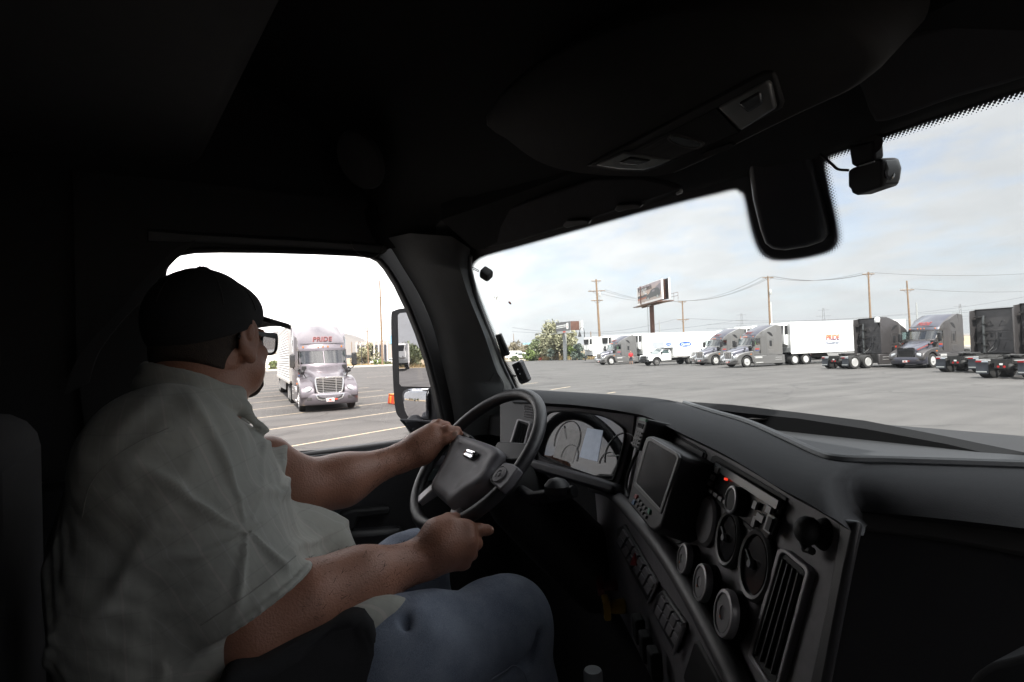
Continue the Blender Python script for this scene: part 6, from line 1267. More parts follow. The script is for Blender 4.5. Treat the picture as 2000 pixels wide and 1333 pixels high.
    vo = [(1523, 1071), (1533, 1073), (1575, 1106), (1580, 1118), (1520, 1340), (1498, 1340), (1459, 1281), (1517, 1076)]; vi = [(1527, 1080), (1532, 1081), (1567, 1111), (1571, 1119), (1514, 1333), (1499, 1331), (1467, 1279), (1523, 1083)]
    vent(vo, vi, WPL, along=((0, 3), (6, 4)))
    vent([(1226, 862), (1240, 864), (1243, 869), (1224, 968), (1219, 971), (1205, 960), (1205, 955), (1222, 864)], [(1228, 866), (1238, 867.5), (1239, 871), (1221, 963), (1218, 966), (1208.5, 957), (1208.5, 954), (1225.5, 867)], WPL, along=((0, 2), (6, 4)))
    vent([(1009, 820), (1013, 818.5), (1034, 824), (1035.5, 829), (1019, 893), (1015, 895), (992, 883), (991, 878)], [(1012, 823), (1014, 822), (1031, 827), (1032, 830), (1016, 889), (1014, 890), (995, 880), (995, 877)], offp(KPL, .014), along=((1, 3), (6, 4)))
    b = MB()
    for k in range(5): y = 793+k*5; b.tube([onP(1024, y, offp(KPL, .014)), onP(1042, y+3, offp(KPL, .014))], .0018, 4)
    b.build('defrost_slot', dash_m, dash)
    # knobs, round gauges, blank plug
    for x, y, r in ((1329, 1091, .0185), (1363, 1137, .0205), (1408, 1197, .0230)):
        rc = onP(x+2, y, offp(WPL, .018)); k = MB().lathe([(r*1.12, .0), (r*1.08, .009), (r*1.02, .013), (r*1.0, .018)], 28, frame_M(rc-Wn*.018, (1, 0, .01), Wn)).build('climate_knob', blackm, dash)
        px_disc(x+2, y, [(r*1.03, 0), (r*1.06, .004), (r*1.0, .008), (r*.86, .0085), (r*.84, .006)], WPL, 'knob_ring', satin, k, off=.018)
        px_disc(x+2, y, [(r*.86, 0), (r*.84, .001), (r*.3, .001), (r*.26, -.003), (.001, -.003)], WPL, 'knob_face', dash_m, k, off=.024)
        px_disc(x-3, y+7, [(.0018, 0), (.001, .0006)], WPL, 'pointer', mat('orange_pointer', (.45, .12, .03), .5), k, off=.0255, n=8)
    px_disc(1374, 1017, [(.032, 0), (.032, .005), (.028, .0085), (.001, .009)], WPL, 'blank_plug', dash_m, dash)
    for x, y, r in ((1414, 1051, .030), (1466, 1102, .0335)):
        g = px_disc(x+3, y, [(r*1.10, 0), (r*1.09, .006), (r*1.0, .0085), (r*.90, .0075), (r*.88, .003)], WPL, 'air_gauge', mat('gauge_rim_plastic', (.05, .05, .052), .45), dash)
        px_disc(x+3, y, [(r*.90, .002), (r*.89, .0045), (.001, .0045)], WPL, 'gauge_face', glossb, g)
        c = onP(x+3, y, offp(WPL, .006)); M = frame_M(c, (math.cos(a32), -math.sin(a32), 0), Wn); bb = MB(); bb.tube([tuple(M @ Vector((-.6*r, .25*r, 0))), tuple(M @ Vector((.15*r, -.12*r, 0)))], .0012, 4); bb.lathe([(.005, 0), (.004, .004), (.001, .004)], 10, M); bb.build('gauge_needle', mat('grey_needle', (.15, .16, .17), .4), g)
    # radio in its slot
    px_prism([(1390, 892), (1397, 890), (1536, 972), (1532, 985), (1508, 1064), (1498, 1064), (1370, 958), (1374, 945)], WPL, .01, 'radio_slot', blackm, dash, off=.002)
    rp = offp(WPL, .007); ra = px_prism([(1396, 899), (1526, 977), (1522, 992), (1500, 1056), (1495, 1056), (1374, 957), (1380, 940)], rp, .02, 'car_radio', mat('radio_face', (.010, .010, .011), .18, spec=.7), dash, bevel=.003)
    e = lambda u, w: (1396+u*129-w*22-u*w*3, 899+u*78+w*57+u*w*22)
    def quad(u0, u1, w0, w1, o=.0025): return [onP(*e(u, w), offp(rp, o)) for u, w in ((u0, w0), (u1, w0), (u1, w1), (u0, w1))]
    def rq(specs, name, m, o=.003, th=.003):
        bb = MB()
        for s_ in specs: q = quad(*s_, o); bb.prism(q, [p-Wn*th for p in q])
        bb.build(name, m, ra, smooth=False)
    rq([(.02, .97, .05, .26)], 'display_window', mat('display_glass', (.10, .115, .13), .25, spec=.9), .003)
    rq([(.04, .09, .14, .34), (.84, .91, .28, .46), (.66, .71, .38, .58), (.75, .85, .58, .76), (.72, .76, .72, .98), (.02, .06, .45, .6), (.02, .06, .68, .8)]+[(.06+k*.075, .11+k*.075, .86, .97) for k in range(5)], 'radio_button', mat('radio_button_plastic', (.20, .20, .21), .35), .0045)
    rq([(.89, .99, .45, .86)], 'usb_surround', mat('usb_chrome', (.16, .16, .16), .35, .4), .005); rq([(.91, .97, .50, .82)], 'usb_slot', blackm, .0065)
    rq([(.20, .22, .30, .36)], 'power_light', mat('red_led', (.3, .01, .01), .4, emis=(1, .05, .02, .25)), .005)
    c = onP(*e(.50, .62), rp); M = frame_M(c, (1, 0, 0), Wn); bb = MB(); bb.lathe([(.0165, 0), (.016, .008), (.0145, .0105), (.010, .011), (.001, .0105)], 24, M); kb = bb.build('volume_knob', blackm, ra); bb = MB(); bb.tube([tuple(M @ Vector((.0140*math.cos(q_), .0140*math.sin(q_), .0105))) for q_ in np.linspace(0, 6.283, 24, endpoint=False)], .0018, 6, closed=True); bb.build('knob_ring', satin, kb)
    # phone mount ball next to the radio
    c = onP(1564, 1034, offp(WPL, .020))-Wn*.020; bb = MB(); M = frame_M(c, (1, 0, 0), Wn); bb.lathe([(.014, 0), (.012, .004), (.007, .007), (.006, .012)], 18, M); bb.ball((0, 0, .014), (.0125, .0125, .011), 14, M); bb.tube([onP(1568, 1052, offp(WPL, .016)), onP(1577, 1072, offp(WPL, .010))], .004, 8); bb.tube([onP(1572, 1072, offp(WPL, .010)), onP(1586, 1077, offp(WPL, .010))], .0035, 8); bb.build('mount_ball', blackm, dash)
    # black slab whose colour stands in for the shaded recess behind the terminal
    px_prism([(1284, 833), (1290, 832), (1376, 880), (1380, 888), (1362, 962), (1333, 1060), (1322, 1064), (1290, 1036)], WPL, .01, 'recess_shade', blackm, dash, off=.0015, bevel=.001)
    px_prism([(1292, 839), (1373, 884), (1366, 912), (1320, 880)], WPL, .01, 'recess_lid', dash_dark, dash, off=.004)
    # passenger side: pad face, trim band, glove box
    px_prism([(1655, 985), (1760, 990), (1880, 1000), (2010, 1016), (2300, 1050), (2300, 1110), (2010, 1090), (1860, 1062), (1740, 1044), (1655, 1036)], offp(FPL, .006), .03, 'passenger_trim_band', mat('brown_grey_trim', (.030, .029, .029), .6, nscale=40, namt=.1, bscale=900, bstr=.06), dash, bevel=.004)
    px_prism([(1640, 1000), (2300, 1060), (2300, 1800), (1420, 1800), (1560, 1460), (1625, 1180)], FPL, .05, 'glove_box', dash_dark, dash)
    px_prism(smooth_closed([(1890, 1340), (1920, 1305), (1960, 1290), (2060, 1280), (2100, 1400), (1900, 1420)], 30), (np.array([.6, .40, 1.7]), nrm([0, -1, .1])), .08, 'corner_bulge', pad_m, dash, bevel=.02)  # rounded form made up for an unidentified grey arc
dashboard()

# ---- steering wheel
WC = np.array([-.448, .647, 2.05]); WA = np.array([0, -math.cos(math.radians(45)), math.sin(math.radians(45))]); WE = np.array([0, math.sin(math.radians(45)), math.cos(math.radians(45))]); WR = .1965
SPL = (WC, WA)
def wheel_pt(a, r=WR, o=0.0): a = math.radians(a); return WC+r*(math.cos(a)*np.array([1, 0, 0])+math.sin(a)*WE)+WA*o
def steering():
    t = empty('steering_wheel', (0, 0, 0)); t.parent = truck
    MB().tube([wheel_pt(a) for a in range(0, 360, 4)], .0152, 16, closed=True).build('rim', wheel_m, t, angle=180)
    hub = smooth_closed([(890, 852), (906, 853), (940, 863), (972, 876), (980, 888), (968, 908), (953, 936), (930, 953), (906, 968), (880, 988), (866, 975), (843, 955), (853, 930), (872, 893)], 56)
    o = [onP(x, y, offp(SPL, .022)) for x, y in hub]; c = np.mean(o, axis=0); b = MB(); b.loft([[c+(p-c)*1.02-WA*.05 for p in o], [c+(p-c)*1.02-WA*.012 for p in o], o, [c+(p-c)*.93+WA*.007 for p in o], [c+(p-c)*.70+WA*.010 for p in o], [c+(p-c)*.66+WA*.0075 for p in o], [c+(p-c)*.3+WA*.0085 for p in o]]); hb = b.build('hub_cover', hub_m, t, angle=50)
    # badge
    bc = onP(918, 887, offp(SPL, .0355)); M = frame_M(bc, (.985, 0, -.0), WA)
    ex = nrm(onP(935, 893, SPL)-onP(900, 880, SPL)); M = frame_M(bc, ex, WA)
    def pill(w, h, n=10): return [(w*(1 if math.cos(a) > 0 else -1)+h*math.cos(a), h*math.sin(a)) for a in np.linspace(-math.pi/2, 1.5*math.pi, 2*n, endpoint=False)]
    b = MB(); P_ = pill(.0175, .0092); b.loft([[tuple(M @ Vector((x, y, 0))) for x, y in P_], [tuple(M @ Vector((x, y, .0025))) for x, y in P_], [tuple(M @ Vector((x*.92, y*.84, .0035))) for x, y in P_]]); bd = b.build('badge', chrome, hb)
    b = MB(); P_ = pill(.0190, .0110); b.prism([tuple(M @ Vector((x, y, .0005))) for x, y in P_], [tuple(M @ Vector((x, y, -.003))) for x, y in P_]); b.build('badge_surround', blackm, hb)
    text_mb('FREIGHTLINER', .0066, extrude=.0003, sx=.66, bold=.0, fn=lambda v: tuple(M @ Vector((v.x, v.y, .0038+v.z)))).build('badge_lettering', mat('badge_grey', (.30, .30, .32), .35, .6), bd, smooth=False)
    # spokes
    def spoke(a, w0, w1, m, name): 
        p0 = wheel_pt(a, .075, .0); p1 = wheel_pt(a, WR-.005, .0); t_ = nrm(np.cross(WA, p1-p0)); b = MB()
        b.loft([[p0+t_*w0+WA*.012, p0-t_*w0+WA*.012, p0-t_*w0-WA*.02, p0+t_*w0-WA*.02], [(p0+p1)/2+t_*(w0+w1)/2+WA*.010, (p0+p1)/2-t_*(w0+w1)/2+WA*.010, (p0+p1)/2-t_*(w0+w1)/2-WA*.015, (p0+p1)/2+t_*(w0+w1)/2-WA*.015], [p1+t_*w1+WA*.006, p1-t_*w1+WA*.006, p1-t_*w1-WA*.008, p1+t_*w1-WA*.008]]); return b.build(name, m, t, bevel=.004)
    spoke(12, .03, .022, dash_dark, 'spoke'); spoke(168, .03, .022, dash_dark, 'spoke'); spoke(302, .012, .016, satin, 'spoke'); spoke(238, .012, .016, satin, 'spoke')
    bp_ = px_prism([(984, 903), (1000, 905), (1012, 913), (992, 942), (976, 957), (953, 937), (966, 920)], offp(SPL, .020), .02, 'button_pad', hub_m, t, bevel=.004)
    c = onP(976, 928, offp(SPL, .021)); M2 = frame_M(c, ex, WA); b = MB(); b.lathe([(.0185, 0), (.018, .003), (.010, .0036), (.0095, .002), (.0055, .002), (.005, .0045), (.001, .0045)], 24, M2); b.build('thumb_button', dash_m, bp_)
    b = MB(); b.tube([tuple(M2 @ Vector((.021*math.cos(a), .021*math.sin(a), .001))) for a in np.linspace(1.9, 4.4, 14)], .0012, 4); b.build('button_seam', blackm, bp_)
steering()

# ---- driver seat, belt, armrest
def seat():
    t = empty('driver_seat', (0, 0, 0)); t.parent = truck
    b = MB(); b.box(-.72, -.26, -.36, -.20, 1.55, 2.22); b.build('backrest', seat_m, t, bevel=.07, seg=4)
    b = MB(); b.box(-.66, -.40, -.35, -.25, 2.26, 2.46); b.build('headrest', seat_m, t, bevel=.06, seg=4)
    b = MB(); b.box(-.74, -.16, -.30, .42, 1.46, 1.60); b.box(-.65, -.25, -.2, .35, 1.12, 1.46); b.build('seat_base', seat_m, t, bevel=.05, seg=3)
    A = [atD(x, y, D) for x, y, D in ((400, 1420, .80), (430, 1330, .80), (500, 1310, .83), (580, 1262, .87), (650, 1222, .91), (690, 1196, .93), (716, 1200, .94), (733, 1222, .935), (746, 1275, .93), (748, 1420, .90))]
    sh = np.array([-.10, .02, -.01]); c = np.mean(A, axis=0)
    b = MB(); b.prism(A, [p+sh for p in A]); b.build('armrest', seat_m, t, bevel=.022, seg=4)
    st = smooth_curve([onX(x, y, -.80) for x, y in ((362, 478), (300, 540), (262, 590), (215, 640), (170, 700), (150, 760))], 24); w = np.array([0, .022, .012])
    MB().prism([p-w for p in st]+[p+w for p in st[::-1]], [p-w+np.array([.003, 0, 0]) for p in st]+[p+w+np.array([.003, 0, 0]) for p in st[::-1]]).build('seat_belt', mat('belt_webbing', (.03, .03, .033), .8, bscale=900, bstr=.06), truck, smooth=False)
seat()

# ---- loose devices in the cab (each could be lifted away)
def devices():
    # terminal with screen
    tp = offp(WPL, .050); body = [(1264, 852), (1272, 851), (1325, 883), (1329, 892), (1291, 1028), (1278, 1038), (1270, 1036), (1227, 983), (1227, 974), (1258, 862)]
    A = [onP(x, y, tp) for x, y in body]; sh = -Wn*.045+np.array([.010, .004, -.008]); b = MB(); b.prism(A, [p+sh for p in A]); o = b.build('onboard_terminal', dash_dark, bevel=.005, seg=3); tag(o, 'dark tablet terminal with a blank screen and coloured keys, on the dashboard', 'tablet')
    px_ring([(1262, 856), (1270, 854), (1323, 886), (1326, 894), (1290, 1004), (1236, 948)], [(1266, 863), (1271, 862), (1318, 890), (1321, 895), (1288, 993), (1242, 943)], tp, .004, 'terminal_bezel', mat('bezel_grey', (.10, .10, .10), .45), o, off=.002, bevel=.0012)
    px_prism([(1266, 863), (1271, 862), (1318, 890), (1321, 895), (1288, 993), (1242, 943)], tp, .003, 'screen', screenm, o, off=.0012)
    def key(pts, m, name='terminal_key'): px_prism(pts, tp, .004, name, m, o, off=.003, bevel=.0008)
    key([(1240, 965), (1244, 967), (1242, 975), (1237, 972)], mat('key_red', (.32, .04, .04), .5)); key([(1236, 976), (1240, 978), (1237, 987), (1232, 983)], mat('key_blue', (.05, .14, .28), .5)); key([(1266, 992), (1269, 996), (1267, 1006), (1263, 1001)], mat('key_green', (.05, .24, .15), .5))
    km = mat('key_grey', (.05, .05, .052), .5)
    for k in range(4):
        for j in range(2): x = 1245+k*5.5-j*4; y = 973+k*7.2+j*10; key([(x, y), (x+4, y+3), (x+2, y+9), (x-2, y+6)], km)
    # handset clipped on the vent
    hp = offp(WPL, .05); A = [onP(x, y, hp) for x, y in ((1249, 815), (1262, 818), (1263, 822), (1246, 880), (1232, 871), (1247, 818))]; sh = -Wn*.035+np.array([.02, 0, -.002]); b = MB(); b.prism(A, [p+sh for p in A]); o = b.build('handset', dash_dark, bevel=.004, seg=3); tag(o, 'small black handset with a green top and keypad clipped between cluster and terminal', 'handset')
    px_prism([(1249, 815.5), (1261.5, 818), (1260, 824), (1247, 821)], hp, .004, 'green_top', mat('dull_green', (.10, .20, .14), .5), o, off=.002); px_prism([(1247, 826), (1257, 829), (1254, 838), (1244, 834)], hp, .003, 'handset_display', glossb, o, off=.0015)
    b = MB()
    for r in range(4):
        for c in range(3): x, y = 1242.6+c*3.6-r*2.6, 841+c*1.6+r*7.4; q = [onP(px, py, offp(hp, .0028)) for px, py in ((x, y), (x+2.6, y+1), (x+1.4, y+4.6), (x-1.2, y+3.6))]; b.prism(q, [p-Wn*.003 for p in q])
    b.build('keypad', mat('keypad_grey', (.06, .06, .06), .5), o)
    MB().tube(smooth_curve([onP(x, y, offp(WPL, .035)) for x, y in ((1246, 881), (1238, 897), (1230, 918), (1224, 940), (1223, 958), (1227, 972))], 24), .0028, 6).build('coiled_cord', blackm, o)
    # puck antenna, toll tag and logger on the glass
    c = onW(948, 537, .018); M = frame_M(c, nrm(onW(962, 543, .018)-onW(936, 530, .018)), nrm([.1, -.79, -.61])); s_ = .0172
    b = MB(); q = [(s_*math.copysign(abs(math.cos(a))**.45, math.cos(a)), s_*math.copysign(abs(math.sin(a))**.45, math.sin(a))) for a in np.linspace(0, 2*math.pi, 32, endpoint=False)]
    b.loft([[tuple(M @ Vector((x, y, -.015))) for x, y in q], [tuple(M @ Vector((x, y, .004))) for x, y in q], [tuple(M @ Vector((x*.86, y*.86, .009))) for x, y in q]]); o = b.build('antenna_puck', blackm); tag(o, 'rounded square black antenna stuck high on the windshield beside the left pillar', 'antenna')
    b = MB(); b.tube([onW(936, 532, .012), onW(926, 527, .01), onW(917, 524, .008)], .0014, 5); b.tube([onW(936, 529, .012), onW(926, 523.5, .01), onW(917, 522, .008)], .0014, 5); b.build('cable', blackm, o)
    pl = (onW(980, 675, .012), nrm([.15, -.78, -.60])); o = px_prism([(966.5, 656), (977, 653), (994, 692), (994, 695), (982, 698), (979, 692)], pl, .008, 'toll_tag', mat('grey_tag_plastic', (.085, .088, .092), .5)if True else None, None, bevel=.002); tag(o, 'flat grey toll tag on the windshield edge above the black logger', 'toll tag')
    px_prism([(974, 663), (976, 662), (988, 689), (986, 690)], pl, .002, 'tag_lettering', blackm, o, off=.0012)
    pl = (onW(1014, 730, .04), nrm([.3, -.86, -.35])); o = px_prism([(998.5, 713), (1012, 706.5), (1016, 708), (1032, 744), (1031, 747), (1018, 752), (1013, 747)], pl, .02, 'data_logger', glossb, None, bevel=.003); tag(o, 'glossy black box with small lights clamped low on the left windshield edge', 'data logger')
    for x, y in ((1011, 722), (1015.5, 731)): px_disc(x, y, [(.0022, 0), (.0020, .0006), (.0012, .0006), (.0010, .0002)], pl, 'indicator_ring', mat('pale_ring', (.25, .28, .32), .4), o, off=.001, n=12)
    MB().tube([onP(1006, 735, pl), onW(1000, 733, .006)], .004, 8).build('clamp_arm', blackm, o)
    # dash camera hanging from the header
    pl = (onW(1690, 345, .06), nrm([-.22, -.90, -.10])); o = empty('dash_camera', (0, 0, 0), 0, 'black dash camera on a bracket hanging from the top of the windshield', 'camera')
    n = pl[1]; A = [onP(x, y, pl) for x, y in ((1655, 334), (1664, 328), (1716, 310), (1724, 312), (1724, 360), (1718, 366), (1672, 382), (1662, 378), (1660, 370), (1655, 366))]; MB().prism(A, [p-n*.035 for p in A]).build('camera_body', blackm, o, bevel=.004, seg=3)
    A = [onP(x, y, offp(pl, -.004)) for x, y in ((1716, 308), (1728, 314), (1733, 330), (1730, 352), (1724, 366), (1716, 366))]; MB().prism(A, [p-n*.03 for p in A]).build('lens_side', mat('camera_side_grey', (.045, .048, .05), .4), o, bevel=.003)
    c = onP(1731, 341, offp(pl, -.012)); MB().lathe([(.010, 0), (.0095, .006), (.006, .007), (.005, .004), (.001, .004)], 18, frame_M(c, (0, 0, 1), nrm([.92, -.25, 0]))).build('camera_lens', glossb, o)
    A = [onP(x, y, offp(pl, -.006)) for x, y in ((1656, 285), (1706, 274), (1708, 306), (1704, 316), (1668, 327), (1662, 322))]; MB().prism(A, [p-n*.02 for p in A]).build('bracket', blackm, o, bevel=.004)
    MB().prism([onP(x, y, offp(pl, -.008)) for x, y in smooth_closed([(1652, 268), (1700, 262), (1722, 268), (1724, 282), (1716, 295), (1700, 302), (1670, 296)], 24)], [onP(x, y, offp(pl, -.025)) for x, y in smooth_closed([(1652, 268), (1700, 262), (1722, 268), (1724, 282), (1716, 295), (1700, 302), (1670, 296)], 24)]).build('bracket_foot', blackm, o)
    MB().tube([onP(x, y, offp(pl, .001)) for x, y in ((1678, 325), (1708, 316))], .0012, 5).build('body_edge', mat('pale_edge_trim2', (.35, .35, .36), .4), o)
    MB().tube(smooth_curve([onP(x, y, pl) for x, y in ((1600, 300), (1613, 311), (1625, 321), (1637, 331), (1657, 333))], 20), .0022, 6).build('camera_cable', blackm, o)
    # capped bottle standing on the floor
    p = atD(1158, 1313, .98); b = MB(); M = Matrix.Translation((p[0], p[1], 1.12)); h = p[2]-1.12; b.lathe([(.036, 0), (.038, .02), (.038, h-.12), (.024, h-.045), (.014, h-.03), (.014, h-.02)], 22, M); o = b.build('bottle', mat('dark_bottle', (.02, .022, .026), .2)); tag(o, 'bottle with a pale cap standing on the floor beside the console', 'bottle')
    b = MB(); b.lathe([(.0165, h-.022), (.0165, h+.0), (.0145, h+.004), (.001, h+.004)], 22, M); b.build('cap', mat('pale_cap', (.30, .32, .34), .5), o)
devices()
# ================================================================ the driver
skin = mat('skin', (.33, .16, .108), .48, nscale=22, namt=.14, bscale=260, bstr=.18, det=6)
def skin_detail():
    b = skin.node_tree.nodes['Principled BSDF']; b.inputs['Subsurface Weight'].default_value = .06; b.inputs['Subsurface Radius'].default_value = (.01, .004, .002)
skin_detail()
def shirt_material():
    m = mat('grey_green_plaid_cloth', (.30, .30, .27), .9, bscale=26, bstr=.35); nt = m.node_tree; N = nt.nodes; L = nt.links; b = N['Principled BSDF']; tc = N.new('ShaderNodeTexCoord')
    at = N.new('ShaderNodeAttribute'); at.attribute_name = 'cloth'; sep = N.new('ShaderNodeSeparateXYZ'); L.new(at.outputs['Vector'], sep.inputs[0])
    def stripe(ch, period, width, phase):
        a = N.new('ShaderNodeMath'); a.operation = 'MULTIPLY_ADD'; L.new(sep.outputs[ch], a.inputs[0]); a.inputs[1].default_value = 1/period; a.inputs[2].default_value = phase
        f = N.new('ShaderNodeMath'); f.operation = 'FRACT'; L.new(a.outputs[0], f.inputs[0]); c = N.new('ShaderNodeMath'); c.operation = 'COMPARE'; L.new(f.outputs[0], c.inputs[0]); c.inputs[1].default_value = .5; c.inputs[2].default_value = width/period/2
        return c
    cur = None; nz = N.new('ShaderNodeTexNoise'); nz.inputs['Scale'].default_value = 14; L.new(tc.outputs['Object'], nz.inputs['Vector'])
    base = N.new('ShaderNodeMix'); base.data_type = 'RGBA'; base.inputs[6].default_value = (.36, .365, .33, 1); base.inputs[7].default_value = (.42, .42, .385, 1); L.new(nz.outputs[0], base.inputs[0]); cur = base.outputs[2]
    for ch, per, w, ph, col, fac in ((0, .062, .0032, 0, (.58, .52, .50), .30), (0, .062, .0022, .42, (.56, .56, .58), .22), (1, .052, .0022, .2, (.24, .24, .22), .22), (0, .031, .0014, .15, (.25, .25, .23), .15)):
        s_ = stripe(ch, per, w, ph); mu = N.new('ShaderNodeMath'); mu.operation = 'MULTIPLY'; L.new(s_.outputs[0], mu.inputs[0]); mu.inputs[1].default_value = fac
        mx = N.new('ShaderNodeMix'); mx.data_type = 'RGBA'; L.new(mu.outputs[0], mx.inputs[0]); L.new(cur, mx.inputs[6]); mx.inputs[7].default_value = (*col, 1); cur = mx.outputs[2]
    L.new(cur, b.inputs['Base Color']); b.inputs['Sheen Weight'].default_value = .15; return m
shirt_m = shirt_material()
def denim_material():
    m = mat('blue_denim', (.055, .085, .165), .85, bscale=1500, bstr=.35); nt = m.node_tree; N = nt.nodes; L = nt.links; b = N['Principled BSDF']; tc = N.new('ShaderNodeTexCoord')
    n = N.new('ShaderNodeTexNoise'); n.inputs['Scale'].default_value = 9; n.inputs['Detail'].default_value = 5; L.new(tc.outputs['Object'], n.inputs['Vector'])
    mp = N.new('ShaderNodeMapping'); mp.inputs['Scale'].default_value = (60, 900, 900); L.new(tc.outputs['Object'], mp.inputs[0]); t = N.new('ShaderNodeTexNoise'); t.inputs['Scale'].default_value = 1; L.new(mp.outputs[0], t.inputs['Vector'])
    ad = N.new('ShaderNodeMath'); ad.operation = 'MULTIPLY_ADD'; L.new(t.outputs[0], ad.inputs[0]); ad.inputs[1].default_value = .7; L.new(n.outputs[0], ad.inputs[2])
    r = N.new('ShaderNodeValToRGB'); r.color_ramp.elements[0].position = .55; r.color_ramp.elements[0].color = (.105, .130, .190, 1); r.color_ramp.elements[1].position = 1.15; r.color_ramp.elements[1].color = (.30, .345, .43, 1); L.new(ad.outputs[0], r.inputs[0]); L.new(r.outputs[0], b.inputs['Base Color']); return m
denim = denim_material()
black_cloth = mat('black_cap_cloth', (.010, .010, .011), .9, nscale=40, namt=.1, bscale=700, bstr=.2); hair_m = mat('dark_brown_hair', (.030, .019, .013), .8, nscale=120, namt=.4, bscale=500, bstr=.5)

def J(x, y, D, rpx=None):                # joint from plan pixel and depth
    p = atD(x, y, D); return (p, rpx*D/FPX) if rpx else p
# head frame: facing forward and a little to the left
HD = 1.12; HC = atD(408, 662, HD)
Fv = nrm([-.743, .669, -.04]); Uv = nrm(np.array([0, 0, 1.0])-Fv*np.dot(Fv, [0, 0, 1])); Lv = np.cross(Uv, Fv); S_ = .92
HM = (Lv, Fv, Uv)                        # rows: left, forward, up
def h(l, f, u): return HC+(Lv*l+Fv*(f*1.36 if f > 0 else f)+Uv*u)*S_
def hs(*r): return tuple(q*S_ for q in r)
def driver():
    G = Field((-.80, -.22, 1.62), (-.06, .84, 2.62), .0034)
    cp, el = G.cap, G.ell
    # skull, face, jaw
    el(h(0, -.012, .030), hs(.077, .100, .100), .02, HM); el(h(0, .040, -.035), hs(.062, .062, .085), .03, HM); el(h(0, .070, -.094), hs(.050, .044, .034), .03, HM)
    el(h(.036, .046, -.062), hs(.042, .048, .048), .03, HM); el(h(-.036, .046, -.062), hs(.042, .048, .048), .03, HM)        # full cheeks
    for sg in (-1, 1):
        el(h(sg*.030, .084, .018), hs(.026, .016, .012), .015, HM)                                                      # brow
        el(h(sg*.031, .086, -.004), hs(.013, .012, .012), .004, HM)                                                     # eye
        el(h(sg*.042, .074, -.028), hs(.026, .022, .020), .02, HM)                                                      # cheekbone
        ca, sa = math.cos(-.10), math.sin(-.10)*sg; EM = (Lv*ca+Fv*sa, Fv*ca-Lv*sa, Uv); el(h(sg*.092, .004, .000), hs(.0085, .029, .043), .004, EM); el(h(sg*.084, .012, -.004), hs(.012, .016, .034), .006, HM); el(h(sg*.090, .012, -.040), hs(.009, .013, .016), .006, HM)
        el(h(sg*.103, .010, .002), hs(.0085, .015, .026), .004, EM, sub=True); el(h(sg*.098, .002, .012), hs(.005, .020, .028), .003, EM, sub=True); el(h(sg*.097, .003, .010), hs(.004, .012, .018), .003, EM)
    cp(h(0, .098, .010), h(0, .118, -.028), .010*S_, .014*S_, .014); el(h(.013, .106, -.032), hs(.011, .012, .010), .008, HM); el(h(-.013, .106, -.032), hs(.011, .012, .010), .008, HM)
    el(h(0, .098, -.056), hs(.024, .012, .008), .006, HM); el(h(0, .096, -.066), hs(.021, .013, .008), .005, HM); el(h(0, .088, -.098), hs(.022, .020, .018), .015, HM)
    # neck and its thick nape
    nk = atD(395, 792, 1.10); cp(h(0, -.018, -.055), nk, .064*S_, .066, .04); cp(h(0, -.050, -.04), atD(380, 765, 1.10), .053, .064, .04); cp(h(0, .030, -.100), atD(420, 785, 1.11), .034, .044, .04)
    # trunk inside the shirt
    el((-.45, .05, 1.98), (.15, .10, .18), .06); el((-.45, .08, 1.80), (.15, .11, .14), .06)
    # right arm
    a, ra = J(322, 905, .94, 95); e, re = J(512, 1232, .945, 74); w, rw = J(824, 1092, 1.145, 40)
    cp(a, e, .066, .056, .03); m1, r1 = J(600, 1180, .985, 76); m2, r2 = J(700, 1138, 1.05, 62)
    cp(e, m1, .058, .060, .04); cp(m1, m2, .064, .054, .05); cp(m2, w, .053, .0385, .05)
    el(J(500, 1268, .93), (.040, .040, .044), .04)
    # right hand: back of the hand to us, fingers over the rim, first finger lying along it
    def P(x, y, D): return atD(x, y, D)
    k1, k2, k3, k4 = P(910, 1034, 1.165), P(914, 1056, 1.155), P(911, 1078, 1.155), P(901, 1098, 1.16); wr = P(836, 1088, 1.15)
    cp(wr, P(868, 1062, 1.145), .037, .036, .03); cp(P(868, 1062, 1.148), k1, .034, .019, .02); cp(P(866, 1068, 1.145), k2, .034, .0185, .02); cp(P(862, 1076, 1.145), k3, .033, .0175, .02); cp(P(858, 1086, 1.15), k4, .030, .0165, .02); cp(P(850, 1045, 1.155), P(880, 1030, 1.16), .026, .020, .025)
    cp(k1, P(936, 1035, 1.185), .0148, .0128, .008); cp(P(936, 1035, 1.185), P(950, 1036, 1.198), .0126, .0116, .006); cp(P(950, 1036, 1.198), P(956.5, 1036.5, 1.207), .0116, .0098, .005)
    cp(k2, P(930, 1062, 1.175), .0150, .0130, .007); cp(P(930, 1062, 1.175), P(924, 1058, 1.215), .0128, .0110, .006); cp(P(924, 1058, 1.215), P(908, 1050, 1.235), .0108, .0095, .005)
    cp(k3, P(921, 1083, 1.175), .0138, .0122, .006); cp(P(921, 1083, 1.175), P(915, 1077, 1.215), .0118, .0102, .006); cp(P(915, 1077, 1.215), P(900, 1066, 1.232), .0100, .0090, .005)
    cp(k4, P(909, 1102, 1.178), .0122, .0108, .006); cp(P(909, 1102, 1.178), P(904, 1096, 1.21), .0105, .0092, .006); cp(P(904, 1096, 1.21), P(890, 1086, 1.225), .0090, .0082, .005)
    cp(P(852, 1032, 1.165), P(876, 1016, 1.19), .018, .0148, .02); cp(P(876, 1016, 1.19), P(890, 1013, 1.205), .0142, .0122, .006); cp(P(890, 1013, 1.205), P(896, 1017, 1.212), .0120, .0098, .005)
    for kx, ky, kd in ((912, 1034, 1.158), (917, 1056, 1.148), (914, 1078, 1.148), (904, 1098, 1.152)): el(P(kx, ky, kd), (.0125, .0125, .0125), .014)
